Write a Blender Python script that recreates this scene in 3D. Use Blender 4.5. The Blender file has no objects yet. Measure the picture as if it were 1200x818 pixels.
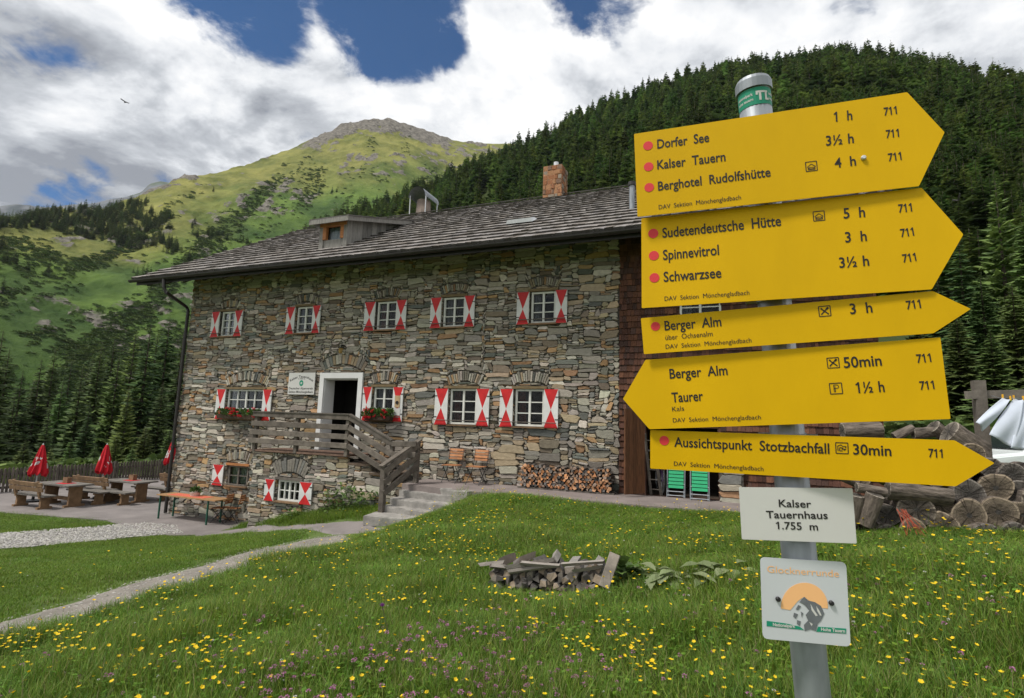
import bpy, math, random
import numpy as np
from mathutils import Vector, Matrix, Euler, noise as mnoise

# ------------------------------------------------------------------ camera
scene = bpy.context.scene
COL = scene.collection
EYE = 1.65
F_PX = 637.74
PITCH, ROLL, YAW = math.radians(7.76), math.radians(1.7685), math.radians(21.9036)
fw = np.array([-math.sin(YAW) * math.cos(PITCH), math.cos(YAW) * math.cos(PITCH), math.sin(PITCH)])
rt = np.array([math.cos(YAW), math.sin(YAW), 0.0])
up = np.cross(rt, fw)
r2 = math.cos(ROLL) * rt + math.sin(ROLL) * up
u2 = -math.sin(ROLL) * rt + math.cos(ROLL) * up
cam_data = bpy.data.cameras.new('camera')
cam = bpy.data.objects.new('camera', cam_data)
COL.objects.link(cam)
cam.matrix_world = Matrix(((r2[0], u2[0], -fw[0], 0), (r2[1], u2[1], -fw[1], 0), (r2[2], u2[2], -fw[2], EYE), (0, 0, 0, 1)))
cam_data.sensor_width = 36.0
cam_data.lens = 36.0 * F_PX / 1200.0
cam_data.clip_start = 0.05
cam_data.clip_end = 20000
scene.camera = cam

# ------------------------------------------------------------------ sky and sun
SUN_EL, SUN_AZ = math.radians(58), math.radians(222)      # azimuth clockwise from +Y
sun_from = Vector((math.sin(SUN_AZ) * math.cos(SUN_EL), math.cos(SUN_AZ) * math.cos(SUN_EL), math.sin(SUN_EL)))
world = bpy.data.worlds.new('World')
scene.world = world
world.use_nodes = True
wn, wl = world.node_tree.nodes, world.node_tree.links
wn.clear()


def wnode(t, **k):
    n = wn.new(t)
    for a, b in k.items():
        if a.startswith('i_'):
            n.inputs[int(a[2:])].default_value = b
        else:
            setattr(n, a, b)
    return n


def wmath(op, a, b=None, clamp=False):
    n = wn.new('ShaderNodeMath'); n.operation = op; n.use_clamp = clamp
    for i, v in enumerate((a, b)):
        if v is None: continue
        if isinstance(v, (int, float)): n.inputs[i].default_value = v
        else: wl.new(v, n.inputs[i])
    return n.outputs[0]


sky = wnode('ShaderNodeTexSky', sky_type='NISHITA', sun_disc=False, sun_elevation=SUN_EL, sun_rotation=SUN_AZ, altitude=1755.0, dust_density=0.6)
tc = wnode('ShaderNodeTexCoord')
sep = wnode('ShaderNodeSeparateXYZ')
wl.new(tc.outputs['Generated'], sep.inputs[0])
zz = wmath('ADD', wmath('MAXIMUM', sep.outputs[2], 0.0), 0.22)
cmb = wnode('ShaderNodeCombineXYZ')
wl.new(wmath('DIVIDE', sep.outputs[0], zz), cmb.inputs[0])
wl.new(wmath('DIVIDE', sep.outputs[1], zz), cmb.inputs[1])
n1 = wnode('ShaderNodeTexNoise'); n1.inputs['Scale'].default_value = 2.1; n1.inputs['Detail'].default_value = 11; n1.inputs['Roughness'].default_value = 0.56; n1.inputs['Distortion'].default_value = 0.25
n2 = wnode('ShaderNodeTexNoise'); n2.inputs['Scale'].default_value = 1.35; n2.inputs['Detail'].default_value = 7; n2.inputs['Roughness'].default_value = 0.52
n3 = wnode('ShaderNodeTexNoise'); n3.inputs['Scale'].default_value = 6.5; n3.inputs['Detail'].default_value = 12; n3.inputs['Roughness'].default_value = 0.62; n3.inputs['Distortion'].default_value = 0.4
mp2 = wnode('ShaderNodeMapping'); mp2.inputs['Location'].default_value = (3.7, 1.9, 0)
wl.new(cmb.outputs[0], mp2.inputs[0])
wl.new(cmb.outputs[0], n1.inputs['Vector']); wl.new(mp2.outputs[0], n2.inputs['Vector']); wl.new(cmb.outputs[0], n3.inputs['Vector'])


def pix_dir(x, y):
    d = fw + r2 * (x - 600) / F_PX - u2 * (y - 409) / F_PX
    return d / np.linalg.norm(d)


def blob(px, py, rad_deg):
    d = pix_dir(px, py)
    dot = wnode('ShaderNodeVectorMath', operation='DOT_PRODUCT')
    dot.inputs[1].default_value = tuple(d)
    nrm = wnode('ShaderNodeVectorMath', operation='NORMALIZE')
    wl.new(tc.outputs['Generated'], nrm.inputs[0]); wl.new(nrm.outputs[0], dot.inputs[0])
    mr = wnode('ShaderNodeMapRange', interpolation_type='SMOOTHSTEP')
    mr.inputs['From Min'].default_value = math.cos(math.radians(rad_deg)); mr.inputs['From Max'].default_value = math.cos(math.radians(rad_deg * 0.15))
    wl.new(dot.outputs['Value'], mr.inputs['Value'])
    return mr.outputs[0]


# the break in the clouds overhead and the small one low over the far ridge
gap = wmath('MAXIMUM', wmath('MAXIMUM', blob(280, -6, 8), blob(455, -4, 9)), wmath('MAXIMUM', wmath('MULTIPLY', blob(712, -12, 6.5), .9), wmath('MULTIPLY', blob(85, 222, 4.2), 0.58)))
gap = wmath('MAXIMUM', gap, wmath('MULTIPLY', blob(515, 45, 4), 0.8))
gap = wmath('MAXIMUM', gap, wmath('MULTIPLY', blob(205, 195, 3), 0.5))
grey = wmath('MAXIMUM', blob(40, 165, 17), wmath('MULTIPLY', blob(250, 140, 15), 0.55))
n4 = wnode('ShaderNodeTexNoise'); n4.inputs['Scale'].default_value = 2.1; n4.inputs['Detail'].default_value = 11; n4.inputs['Roughness'].default_value = 0.56; n4.inputs['Distortion'].default_value = 0.25
mp4 = wnode('ShaderNodeMapping'); mp4.inputs['Location'].default_value = (0.05, -0.07, 0)
wl.new(cmb.outputs[0], mp4.inputs[0]); wl.new(mp4.outputs[0], n4.inputs['Vector'])
relief = wmath('SUBTRACT', n1.outputs['Fac'], n4.outputs['Fac'])
dens = wmath('ADD', wmath('SUBTRACT', wmath('ADD', wmath('MULTIPLY', n1.outputs['Fac'], 1.5), wmath('MULTIPLY', n3.outputs['Fac'], .95)), wmath('MULTIPLY', gap, 0.50)), -0.575)
cov = wnode('ShaderNodeMapRange', interpolation_type='SMOOTHSTEP')
cov.inputs['From Min'].default_value = 0.22; cov.inputs['From Max'].default_value = 0.47
wl.new(dens, cov.inputs['Value'])
shade = wmath('SUBTRACT', wmath('ADD', wmath('MULTIPLY', n2.outputs['Fac'], 0.75), wmath('MULTIPLY', n3.outputs['Fac'], 0.45)), wmath('MULTIPLY', grey, 0.30))
shade = wmath('ADD', shade, wmath('MULTIPLY', relief, 1.9))
ramp = wnode('ShaderNodeValToRGB')
wl.new(shade, ramp.inputs['Fac'])
e = ramp.color_ramp.elements
e[0].position = 0.18; e[0].color = (0.30, 0.32, 0.36, 1)
e[1].position = 0.69; e[1].color = (1, 1, 1, 1)
m_ = e.new(0.40); m_.color = (0.55, 0.575, 0.615, 1)
m_ = e.new(0.53); m_.color = (0.80, 0.82, 0.85, 1)
CLOUD = 7.3
csc = wnode('ShaderNodeMix', data_type='RGBA', blend_type='MULTIPLY'); csc.inputs['Factor'].default_value = 1
csc.inputs['B'].default_value = (CLOUD, CLOUD, CLOUD, 1)
wl.new(ramp.outputs['Color'], csc.inputs['A'])
skb = wnode('ShaderNodeMix', data_type='RGBA', blend_type='MULTIPLY'); skb.inputs['Factor'].default_value = 1
skb.inputs['B'].default_value = (0.24, 0.47, 0.66, 1)
wl.new(sky.outputs[0], skb.inputs['A'])
mx = wnode('ShaderNodeMix', data_type='RGBA')
wl.new(cov.outputs[0], mx.inputs['Factor']); wl.new(skb.outputs['Result'], mx.inputs['A']); wl.new(csc.outputs['Result'], mx.inputs['B'])
bg = wnode('ShaderNodeBackground'); bg.inputs['Strength'].default_value = 0.1
wl.new(mx.outputs['Result'], bg.inputs['Color'])
wo = wnode('ShaderNodeOutputWorld')
wl.new(bg.outputs[0], wo.inputs['Surface'])

sun_data = bpy.data.lights.new('sun', 'SUN')
sun_data.energy = 2.6
sun_data.angle = math.radians(11)
sun_data.color = (1.0, 0.96, 0.89)
sun = bpy.data.objects.new('sun', sun_data)
sun.rotation_euler = (-sun_from).to_track_quat('-Z', 'Y').to_euler()
sun.location = (0, 0, 60)
COL.objects.link(sun)
scene.view_settings.view_transform = 'Standard'
scene.view_settings.look = 'None'
scene.view_settings.gamma = 1
scene.view_settings.exposure = 0.55
scene.render.resolution_x, scene.render.resolution_y = 1024, 698

rnd = random.Random(7)
U = rnd.uniform
CAM = np.array([0, 0, EYE])


# ------------------------------------------------------------------ pixel -> world helpers
def ray(x, y):
    return fw + r2 * (x - 600) / F_PX - u2 * (y - 409) / F_PX


def onY(x, y, Y):
    d = ray(x, y); return Vector(CAM + d * (Y / d[1]))


def onZ(x, y, z):            # z in world metres
    d = ray(x, y); return Vector(CAM + d * ((z - EYE) / d[2]))


def onX(x, y, X):
    d = ray(x, y); return Vector(CAM + d * (X / d[0]))


def onP(x, y, n, c):         # plane n.P = c
    d = ray(x, y); n = np.array(n); return Vector(CAM + d * ((c - n @ CAM) / (n @ d)))


def atR(x, y, dist):         # horizontal distance
    d = ray(x, y); return Vector(CAM + d * (dist / math.hypot(d[0], d[1])))


def vis_size(p):
    q = np.array(p) - CAM; return max(0.3, q @ fw)


# ------------------------------------------------------------------ mesh helpers
class MB:
    def __init__(s): s.v = []; s.f = []; s.m = []; s.c = []

    def add(s, vs, fs, mat=0, col=(1, 1, 1)):
        b = len(s.v)
        s.v.extend([tuple(p) for p in vs])
        for q in fs:
            s.f.append(tuple(i + b for i in q)); s.m.append(mat); s.c.append(col)
        return s

    def box(s, c, sz, mat=0, col=(1, 1, 1), rot=None, taper=1.0):
        hx, hy, hz = sz[0] / 2, sz[1] / 2, sz[2] / 2
        vs = [Vector((x * (taper if z > 0 else 1), y * (taper if z > 0 else 1), z)) for z in (-hz, hz) for x, y in ((-hx, -hy), (hx, -hy), (hx, hy), (-hx, hy))]
        M = rot.to_matrix() if rot is not None else None
        vs = [(M @ p if M else p) + Vector(c) for p in vs]
        return s.add(vs, [(3, 2, 1, 0), (4, 5, 6, 7), (0, 1, 5, 4), (1, 2, 6, 5), (2, 3, 7, 6), (3, 0, 4, 7)], mat, col)

    def beam(s, p0, p1, w, h, mat=0, col=(1, 1, 1), upv=(0, 0, 1), bev=0.0):
        p0, p1 = Vector(p0), Vector(p1)
        d = (p1 - p0).normalized(); a = d.cross(Vector(upv))
        if a.length < 1e-4: a = d.cross(Vector((0, 1, 0)))
        a.normalize(); b = a.cross(d)
        if bev <= 0: prof = [(-w / 2, -h / 2), (w / 2, -h / 2), (w / 2, h / 2), (-w / 2, h / 2)]
        else:
            x, y = w / 2, h / 2
            prof = [(-x + bev, -y), (x - bev, -y), (x, -y + bev), (x, y - bev), (x - bev, y), (-x + bev, y), (-x, y - bev), (-x, -y + bev)]
        n = len(prof)
        vs = [p + a * u + b * v for p in (p0, p1) for u, v in prof]
        fs = [(i, (i + 1) % n, n + (i + 1) % n, n + i) for i in range(n)] + [tuple(range(n))[::-1], tuple(range(n, 2 * n))]
        return s.add(vs, fs, mat, col)

    def tube(s, pts, r, n=8, mat=0, col=(1, 1, 1), caps=True):
        pts = [Vector(p) for p in pts]
        rs = r if isinstance(r, (list, tuple)) else [r] * len(pts)
        rings = []; a = None
        for i, p in enumerate(pts):
            d = (pts[min(i + 1, len(pts) - 1)] - pts[max(i - 1, 0)]).normalized()
            if a is None:
                a = d.cross(Vector((0, 0, 1)))
                if a.length < 1e-3: a = d.cross(Vector((0, 1, 0)))
            a = (a - d * a.dot(d)).normalized(); b = d.cross(a)
            rings.append([p + (a * math.cos(t) + b * math.sin(t)) * rs[i] for t in [2 * math.pi * k / n for k in range(n)]])
        vs = [q for R in rings for q in R]
        fs = []
        for i in range(len(pts) - 1):
            for k in range(n):
                fs.append((i * n + k, i * n + (k + 1) % n, (i + 1) * n + (k + 1) % n, (i + 1) * n + k))
        if caps:
            fs.append(tuple(range(n))[::-1]); fs.append(tuple(range((len(pts) - 1) * n, len(pts) * n)))
        return s.add(vs, fs, mat, col)

    def prism(s, poly, org, ax, ay, d0, d1, mat=0, col=(1, 1, 1), mat_side=None):
        org, ax, ay = Vector(org), Vector(ax), Vector(ay); nz = ax.cross(ay)
        n = len(poly)
        vs = [org + ax * x + ay * y + nz * d for d in (d0, d1) for x, y in poly]
        s.add(vs, [tuple(range(n))[::-1], tuple(range(n, 2 * n))], mat, col)
        s.add(vs, [(i, (i + 1) % n, n + (i + 1) % n, n + i) for i in range(n)], mat if mat_side is None else mat_side, col)
        return s

    def build(s, name, mats, parent=None, smooth=False, local=False, loc=None):
        me = bpy.data.meshes.new(name)
        off = Vector(loc) if loc is not None else (wloc(parent) if parent is not None and not local else Vector((0, 0, 0)))
        v = [(p[0] - off[0], p[1] - off[1], p[2] - off[2]) for p in s.v]
        me.from_pydata(v, [], s.f)
        mats = mats if isinstance(mats, (list, tuple)) else [mats]
        for m in mats: me.materials.append(m)
        if len(mats) > 1: me.polygons.foreach_set('material_index', s.m)
        at = me.attributes.new('col', 'FLOAT_COLOR', 'FACE')
        at.data.foreach_set('color', np.array([(c[0], c[1], c[2], 1) for c in s.c], dtype=np.float32).ravel())
        if smooth: me.polygons.foreach_set('use_smooth', [True] * len(me.polygons))
        me.update()
        o = bpy.data.objects.new(name, me)
        COL.objects.link(o)
        if parent is not None: o.parent = parent
        if loc is not None: o.location = Vector(loc) - (wloc(parent) if parent is not None else Vector((0, 0, 0)))
        return o


def wloc(o):
    v = Vector((0, 0, 0))
    while o is not None: v += Vector(o.location); o = o.parent
    return v


def tag(o, label, cat, group=None, kind=None):
    o['label'] = label; o['category'] = cat
    if group: o['group'] = group
    if kind: o['kind'] = kind
    return o


def thing(name, label, cat, loc=(0, 0, 0), rz=0.0, group=None):
    o = bpy.data.objects.new(name, None); COL.objects.link(o)
    o.location = loc; o.rotation_euler = (0, 0, rz); o.empty_display_size = 0.1
    return tag(o, label, cat, group)


def dup(o, loc=None, rz=None, label=None, group=None, scale=None, parent=None):
    c = o.copy(); COL.objects.link(c)
    if parent is not None: c.parent = parent
    else:
        if loc is not None: c.location = loc
        if rz is not None: c.rotation_euler = (0, 0, rz)
        if scale is not None: c.scale = scale if isinstance(scale, tuple) else (scale,) * 3
        if label: c['label'] = label
        if group: c['group'] = group
    for ch in o.children: dup(ch, parent=c)
    return c


# ------------------------------------------------------------------ materials
def mat(name, base, rough=0.8, var=0.25, scale=6.0, attr=False, bump=0.0, bscale=None, metal=0.0, spec=0.3, stretch=(1, 1, 1), dark=None, objrand=0.0, trans=0.0, detail=5, gloss_coat=0.0):
    m = bpy.data.materials.new(name); m.use_nodes = True
    n, l = m.node_tree.nodes, m.node_tree.links
    p = n['Principled BSDF']
    p.inputs['Roughness'].default_value = rough; p.inputs['Metallic'].default_value = metal
    p.inputs['Specular IOR Level'].default_value = spec
    t = n.new('ShaderNodeTexCoord'); mp = n.new('ShaderNodeMapping'); mp.inputs['Scale'].default_value = stretch
    l.new(t.outputs['Object'], mp.inputs[0])
    no = n.new('ShaderNodeTexNoise'); no.inputs['Scale'].default_value = scale; no.inputs['Detail'].default_value = detail; no.inputs['Roughness'].default_value = 0.6
    l.new(mp.outputs[0], no.inputs['Vector'])
    rp = n.new('ShaderNodeValToRGB')
    dk = dark if dark is not None else tuple(c * (1 - var) for c in base)
    lt = tuple(min(1, c * (1 + var)) for c in base)
    rp.color_ramp.elements[0].position = 0.3; rp.color_ramp.elements[0].color = (*dk, 1)
    rp.color_ramp.elements[1].position = 0.7; rp.color_ramp.elements[1].color = (*lt, 1)
    l.new(no.outputs['Fac'], rp.inputs[0])
    out = rp.outputs[0]
    if attr:
        a = n.new('ShaderNodeAttribute'); a.attribute_name = 'col'
        mm = n.new('ShaderNodeMix'); mm.data_type = 'RGBA'; mm.blend_type = 'MULTIPLY'; mm.inputs['Factor'].default_value = 1
        l.new(out, mm.inputs['A']); l.new(a.outputs['Color'], mm.inputs['B']); out = mm.outputs['Result']
    if objrand:
        oi = n.new('ShaderNodeObjectInfo'); hs = n.new('ShaderNodeHueSaturation')
        mr = n.new('ShaderNodeMapRange'); mr.inputs['To Min'].default_value = 1 - objrand; mr.inputs['To Max'].default_value = 1 + objrand
        l.new(oi.outputs['Random'], mr.inputs['Value']); l.new(mr.outputs[0], hs.inputs['Value'])
        mr2 = n.new('ShaderNodeMapRange'); mr2.inputs['To Min'].default_value = 0.5 - objrand * 0.09; mr2.inputs['To Max'].default_value = 0.5 + objrand * 0.05
        ml = n.new('ShaderNodeMath'); ml.operation = 'FRACT'; mk = n.new('ShaderNodeMath'); mk.operation = 'MULTIPLY'; mk.inputs[1].default_value = 7.31
        l.new(oi.outputs['Random'], mk.inputs[0]); l.new(mk.outputs[0], ml.inputs[0]); l.new(ml.outputs[0], mr2.inputs['Value']); l.new(mr2.outputs[0], hs.inputs['Hue'])
        l.new(out, hs.inputs['Color']); out = hs.outputs[0]
    l.new(out, p.inputs['Base Color'])
    if bump:
        nb = n.new('ShaderNodeTexNoise'); nb.inputs['Scale'].default_value = bscale or scale * 3; nb.inputs['Detail'].default_value = 6; nb.inputs['Roughness'].default_value = 0.65
        l.new(mp.outputs[0], nb.inputs['Vector'])
        b = n.new('ShaderNodeBump'); b.inputs['Strength'].default_value = min(1, bump); b.inputs['Distance'].default_value = 0.02
        l.new(nb.outputs['Fac'], b.inputs['Height']); l.new(b.outputs[0], p.inputs['Normal'])
    if trans:
        tr = n.new('ShaderNodeBsdfTranslucent'); l.new(out, tr.inputs['Color'])
        ms = n.new('ShaderNodeMixShader'); ms.inputs[0].default_value = trans
        l.new(p.outputs[0], ms.inputs[1]); l.new(tr.outputs[0], ms.inputs[2]); l.new(ms.outputs[0], n['Material Output'].inputs['Surface'])
    return m


def glass_mat(name, tint, rough=0.03):
    m = bpy.data.materials.new(name); m.use_nodes = True
    n, l = m.node_tree.nodes, m.node_tree.links; n.clear()
    o = n.new('ShaderNodeOutputMaterial'); g = n.new('ShaderNodeBsdfGlossy'); g.inputs['Roughness'].default_value = rough
    t = n.new('ShaderNodeBsdfTransparent'); t.inputs[0].default_value = (*tint, 1)
    fz = n.new('ShaderNodeFresnel'); fz.inputs[0].default_value = 1.28
    ns = n.new('ShaderNodeTexNoise'); ns.inputs['Scale'].default_value = 2.5
    bp = n.new('ShaderNodeBump'); bp.inputs['Strength'].default_value = 0.06; l.new(ns.outputs['Fac'], bp.inputs['Height']); l.new(bp.outputs[0], g.inputs['Normal'])
    ms = n.new('ShaderNodeMixShader'); l.new(fz.outputs[0], ms.inputs[0]); l.new(t.outputs[0], ms.inputs[1]); l.new(g.outputs[0], ms.inputs[2])
    l.new(ms.outputs[0], o.inputs[0]); return m


M = {}
M['stone'] = mat('rubble_stone', (1, 1, 1), 0.88, 0.32, 9, attr=True, bump=0.75, bscale=26, stretch=(1, 1, 2.2), spec=0.2)
M['mortar'] = mat('mortar', (0.085, 0.077, 0.066), 0.95, 0.4, 12, bump=0.5, bscale=40)
M['shingle'] = mat('weathered_shingle', (1, 1, 1), 0.85, 0.3, 5, attr=True, bump=0.4, stretch=(6, 0.8, 0.8), spec=0.25)
M['clad'] = mat('cladding_shingle', (1, 1, 1), 0.8, 0.35, 7, attr=True, bump=0.4, stretch=(6, 6, 0.8), spec=0.2)
M['greywood'] = mat('grey_weathered_wood', (0.128, 0.112, 0.096), 0.85, 0.38, 5, bump=0.4, stretch=(1, 1, 1), attr=True, spec=0.2, detail=9)
M['dormerwood'] = mat('dormer_boards', (0.21, 0.20, 0.185), 0.85, 0.3, 5, bump=0.35, stretch=(6, 6, 0.7), attr=True)
M['brownwood'] = mat('brown_timber', (0.20, 0.125, 0.07), 0.75, 0.35, 5, bump=0.3, stretch=(1, 1, 1), attr=True, detail=8)
M['doorwood'] = mat('dark_red_door_boards', (0.135, 0.058, 0.026), 0.6, 0.5, 5, bump=0.3, stretch=(9, 9, 0.7), attr=True)
M['orangewood'] = mat('orange_timber', (0.36, 0.15, 0.055), 0.65, 0.3, 5, bump=0.2, stretch=(1, 1, 4), attr=True)
M['darkpaint'] = mat('dark_brown_metal', (0.022, 0.019, 0.018), 0.5, 0.3, 6, spec=0.4)
M['white'] = mat('white_paint', (0.58, 0.58, 0.565), 0.55, 0.12, 3, bump=0.1)
M['red'] = mat('red_paint', (0.48, 0.018, 0.020), 0.5, 0.2, 4, bump=0.1)
M['framewhite'] = mat('window_white', (0.60, 0.60, 0.56), 0.5, 0.1, 6)
M['lintel'] = mat('olive_lintel_wood', (0.16, 0.115, 0.06), 0.8, 0.3, 8, stretch=(1, 4, 4))
M['glass'] = glass_mat('window_glass', (0.75, 0.78, 0.78))
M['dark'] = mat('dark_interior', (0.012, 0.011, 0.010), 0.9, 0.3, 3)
M['curtain'] = mat('red_brown_curtain', (0.16, 0.045, 0.03), 0.9, 0.35, 14)
M['curtainw'] = mat('pale_curtain', (0.20, 0.205, 0.22), 0.9, 0.2, 14)
M['plaster'] = mat('white_plaster', (0.62, 0.62, 0.61), 0.8, 0.07, 2, bump=0.15)
M['paving'] = mat('patio_paving', (0.185, 0.165, 0.158), 0.8, 0.22, 1.3, bump=0.5, bscale=14, detail=9)
M['terrace'] = mat('terrace_paving', (0.20, 0.168, 0.158), 0.85, 0.22, 1.6, bump=0.5, bscale=16, detail=9)
M['path'] = mat('dirt_path', (0.205, 0.185, 0.16), 0.95, 0.28, 2.2, bump=0.8, bscale=40, detail=10)
M['gravelbase'] = mat('gravel_bed', (0.22, 0.21, 0.20), 0.95, 0.3, 9, bump=0.8, bscale=60)
M['pebble'] = mat('pebble', (0.33, 0.325, 0.31), 0.85, 0.2, 20, attr=True)
M['soil'] = mat('meadow_ground', (0.085, 0.125, 0.028), 0.95, 0.35, 1.1, bump=0.6, bscale=30, dark=(0.05, 0.072, 0.02), detail=10)
M['blade'] = mat('grass_blade', (1, 1, 1), 0.55, 0.12, 3, attr=True, objrand=0.24, trans=0.35, spec=0.3)
M['leafplant'] = mat('leaf_green', (1, 1, 1), 0.5, 0.15, 8, attr=True, trans=0.3, spec=0.35)
M['petal'] = mat('petal', (1, 1, 1), 0.6, 0.06, 8, attr=True, trans=0.25)
M['spruce'] = mat('spruce_needles', (1, 1, 1), 0.7, 0.15, 3, attr=True, objrand=0.38, trans=0.22, spec=0.2)
M['bark'] = mat('conifer_bark', (0.085, 0.068, 0.054), 0.9, 0.4, 6, bump=0.6, stretch=(4, 4, 1))
M['bushleaf'] = mat('shrub_leaf', (1, 1, 1), 0.7, 0.2, 3, attr=True, objrand=0.3, trans=0.2, spec=0.2)
M['galv'] = mat('galvanised_steel', (0.25, 0.27, 0.29), 0.5, 0.25, 7, metal=0.55, spec=0.5, stretch=(3, 3, 0.6))
M['alu'] = mat('aluminium', (0.55, 0.56, 0.57), 0.4, 0.1, 9, metal=0.6)
M['yellow'] = mat('yellow_sign', (0.575, 0.34, 0.0015), 0.5, 0.09, 3.5, spec=0.12, stretch=(1.5, 1.5, .6), detail=9)
M['print'] = mat('black_print', (0.016, 0.014, 0.013), 0.5, 0.1, 10)
M['dotred'] = mat('red_dot', (0.58, 0.035, 0.04), 0.5, 0.05, 10)
M['plate'] = mat('white_plate', (0.52, 0.515, 0.49), 0.4, 0.03, 5, spec=0.4)
M['plate2'] = mat('white_plaque', (0.49, 0.51, 0.53), 0.35, 0.03, 5, spec=0.5)
M['green'] = mat('park_green', (0.010, 0.22, 0.13), 0.5, 0.05, 5)
M['orangep'] = mat('pale_orange_print', (0.78, 0.43, 0.19), 0.5, 0.03, 5)
M['greyp'] = mat('grey_print', (0.13, 0.14, 0.15), 0.5, 0.15, 60)
M['greenmetal'] = mat('green_metal', (0.012, 0.07, 0.045), 0.4, 0.1, 5)
M['blackmetal'] = mat('black_metal', (0.015, 0.015, 0.016), 0.5, 0.1, 5)
M['slatwood'] = mat('slat_wood', (0.36, 0.16, 0.07), 0.6, 0.25, 6, attr=True)
M['redcloth'] = mat('red_umbrella_cloth', (0.46, 0.012, 0.022), 0.85, 0.12, 5)
M['whitecloth'] = mat('white_cloth', (0.60, 0.65, 0.74), 0.9, 0.06, 4, trans=0.2)
M['greenplastic'] = mat('green_plastic', (0.03, 0.36, 0.16), 0.4, 0.08, 5)
M['logend'] = mat('log_end_grain', (1, 1, 1), 0.9, 0.4, 10, attr=True, bump=0.5, bscale=30)
_m = M['logend']; _n, _l = _m.node_tree.nodes, _m.node_tree.links
_t = _n.new('ShaderNodeTexCoord'); _s = _n.new('ShaderNodeSeparateXYZ'); _l.new(_t.outputs['Object'], _s.inputs[0]); _c = _n.new('ShaderNodeCombineXYZ'); _l.new(_s.outputs[0], _c.inputs[0]); _l.new(_s.outputs[2], _c.inputs[1])
_nm = _n.new('ShaderNodeVectorMath'); _nm.operation = 'NORMALIZE'; _l.new(_c.outputs[0], _nm.inputs[0])
_oi = _n.new('ShaderNodeObjectInfo'); _ad = _n.new('ShaderNodeVectorMath'); _ad.operation = 'ADD'; _l.new(_nm.outputs[0], _ad.inputs[0]); _mu = _n.new('ShaderNodeMath'); _mu.operation = 'MULTIPLY'; _mu.inputs[1].default_value = 50; _l.new(_oi.outputs['Random'], _mu.inputs[0]); _l.new(_mu.outputs[0], _ad.inputs[1])
_no = _n.new('ShaderNodeTexNoise'); _no.inputs['Scale'].default_value = 5; _no.inputs['Detail'].default_value = 6; _l.new(_ad.outputs[0], _no.inputs['Vector'])
_r = _n.new('ShaderNodeValToRGB'); _r.color_ramp.elements[0].position = .36; _r.color_ramp.elements[0].color = (.12, .10, .09, 1); _r.color_ramp.elements[1].position = .5; _r.color_ramp.elements[1].color = (1, 1, 1, 1); _l.new(_no.outputs['Fac'], _r.inputs[0])
_w = _n.new('ShaderNodeTexWave'); _w.wave_type = 'RINGS'; _w.rings_direction = 'Z'; _w.inputs['Scale'].default_value = 22; _w.inputs['Distortion'].default_value = 3; _w.inputs['Detail'].default_value = 3; _l.new(_c.outputs[0], _w.inputs['Vector'])
_r2 = _n.new('ShaderNodeValToRGB'); _r2.color_ramp.elements[0].color = (.68, .66, .64, 1); _r2.color_ramp.elements[1].color = (1.1, 1.08, 1.05, 1); _l.new(_w.outputs['Fac'], _r2.inputs[0])
_b = _n['Principled BSDF'].inputs['Base Color']; _prev = _b.links[0].from_socket
for _q in (_r.outputs[0], _r2.outputs[0]):
    _x = _n.new('ShaderNodeMix'); _x.data_type = 'RGBA'; _x.blend_type = 'MULTIPLY'; _x.inputs['Factor'].default_value = .85; _l.new(_prev, _x.inputs['A']); _l.new(_q, _x.inputs['B']); _prev = _x.outputs['Result']
_l.new(_prev, _b)
M['logbark'] = mat('log_bark', (0.125, 0.102, 0.084), 0.95, 0.7, 14, bump=1.0, bscale=30, detail=9, stretch=(1.6, .5, 1.6))
M['split'] = mat('split_wood', (1, 1, 1), 0.85, 0.3, 14, attr=True, bump=0.3)
M['rock'] = mat('chimney_stone', (0.34, 0.17, 0.09), 0.9, 0.55, 16, bump=0.8, bscale=22, dark=(0.12, 0.075, 0.05))
M['conc'] = mat('step_stone', (0.27, 0.255, 0.235), 0.9, 0.3, 5, bump=0.6, bscale=22, detail=9)
M['carpaint'] = mat('white_car_paint', (0.62, 0.66, 0.66), 0.25, 0.03, 3, spec=0.5)
M['carglass'] = mat('car_glass', (0.02, 0.026, 0.028), 0.06, 0.1, 3, spec=0.6)
M['rubber'] = mat('tyre_rubber', (0.02, 0.02, 0.02), 0.8, 0.1, 6)
M['lampglass'] = mat('amber_lamp_glass', (0.25, 0.16, 0.05), 0.2, 0.2, 6)
M['purple'] = mat('purple_paint', (0.12, 0.06, 0.20), 0.3, 0.1, 6)
M['terracotta'] = mat('pale_pot', (0.55, 0.45, 0.40), 0.7, 0.1, 6)


# ------------------------------------------------------------------ terrain
def rel(px, py, z):          # control point from a pixel and height relative to the eye
    p = onZ(px, py, EYE + z); return (p.x, p.y, p.z)


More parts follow.
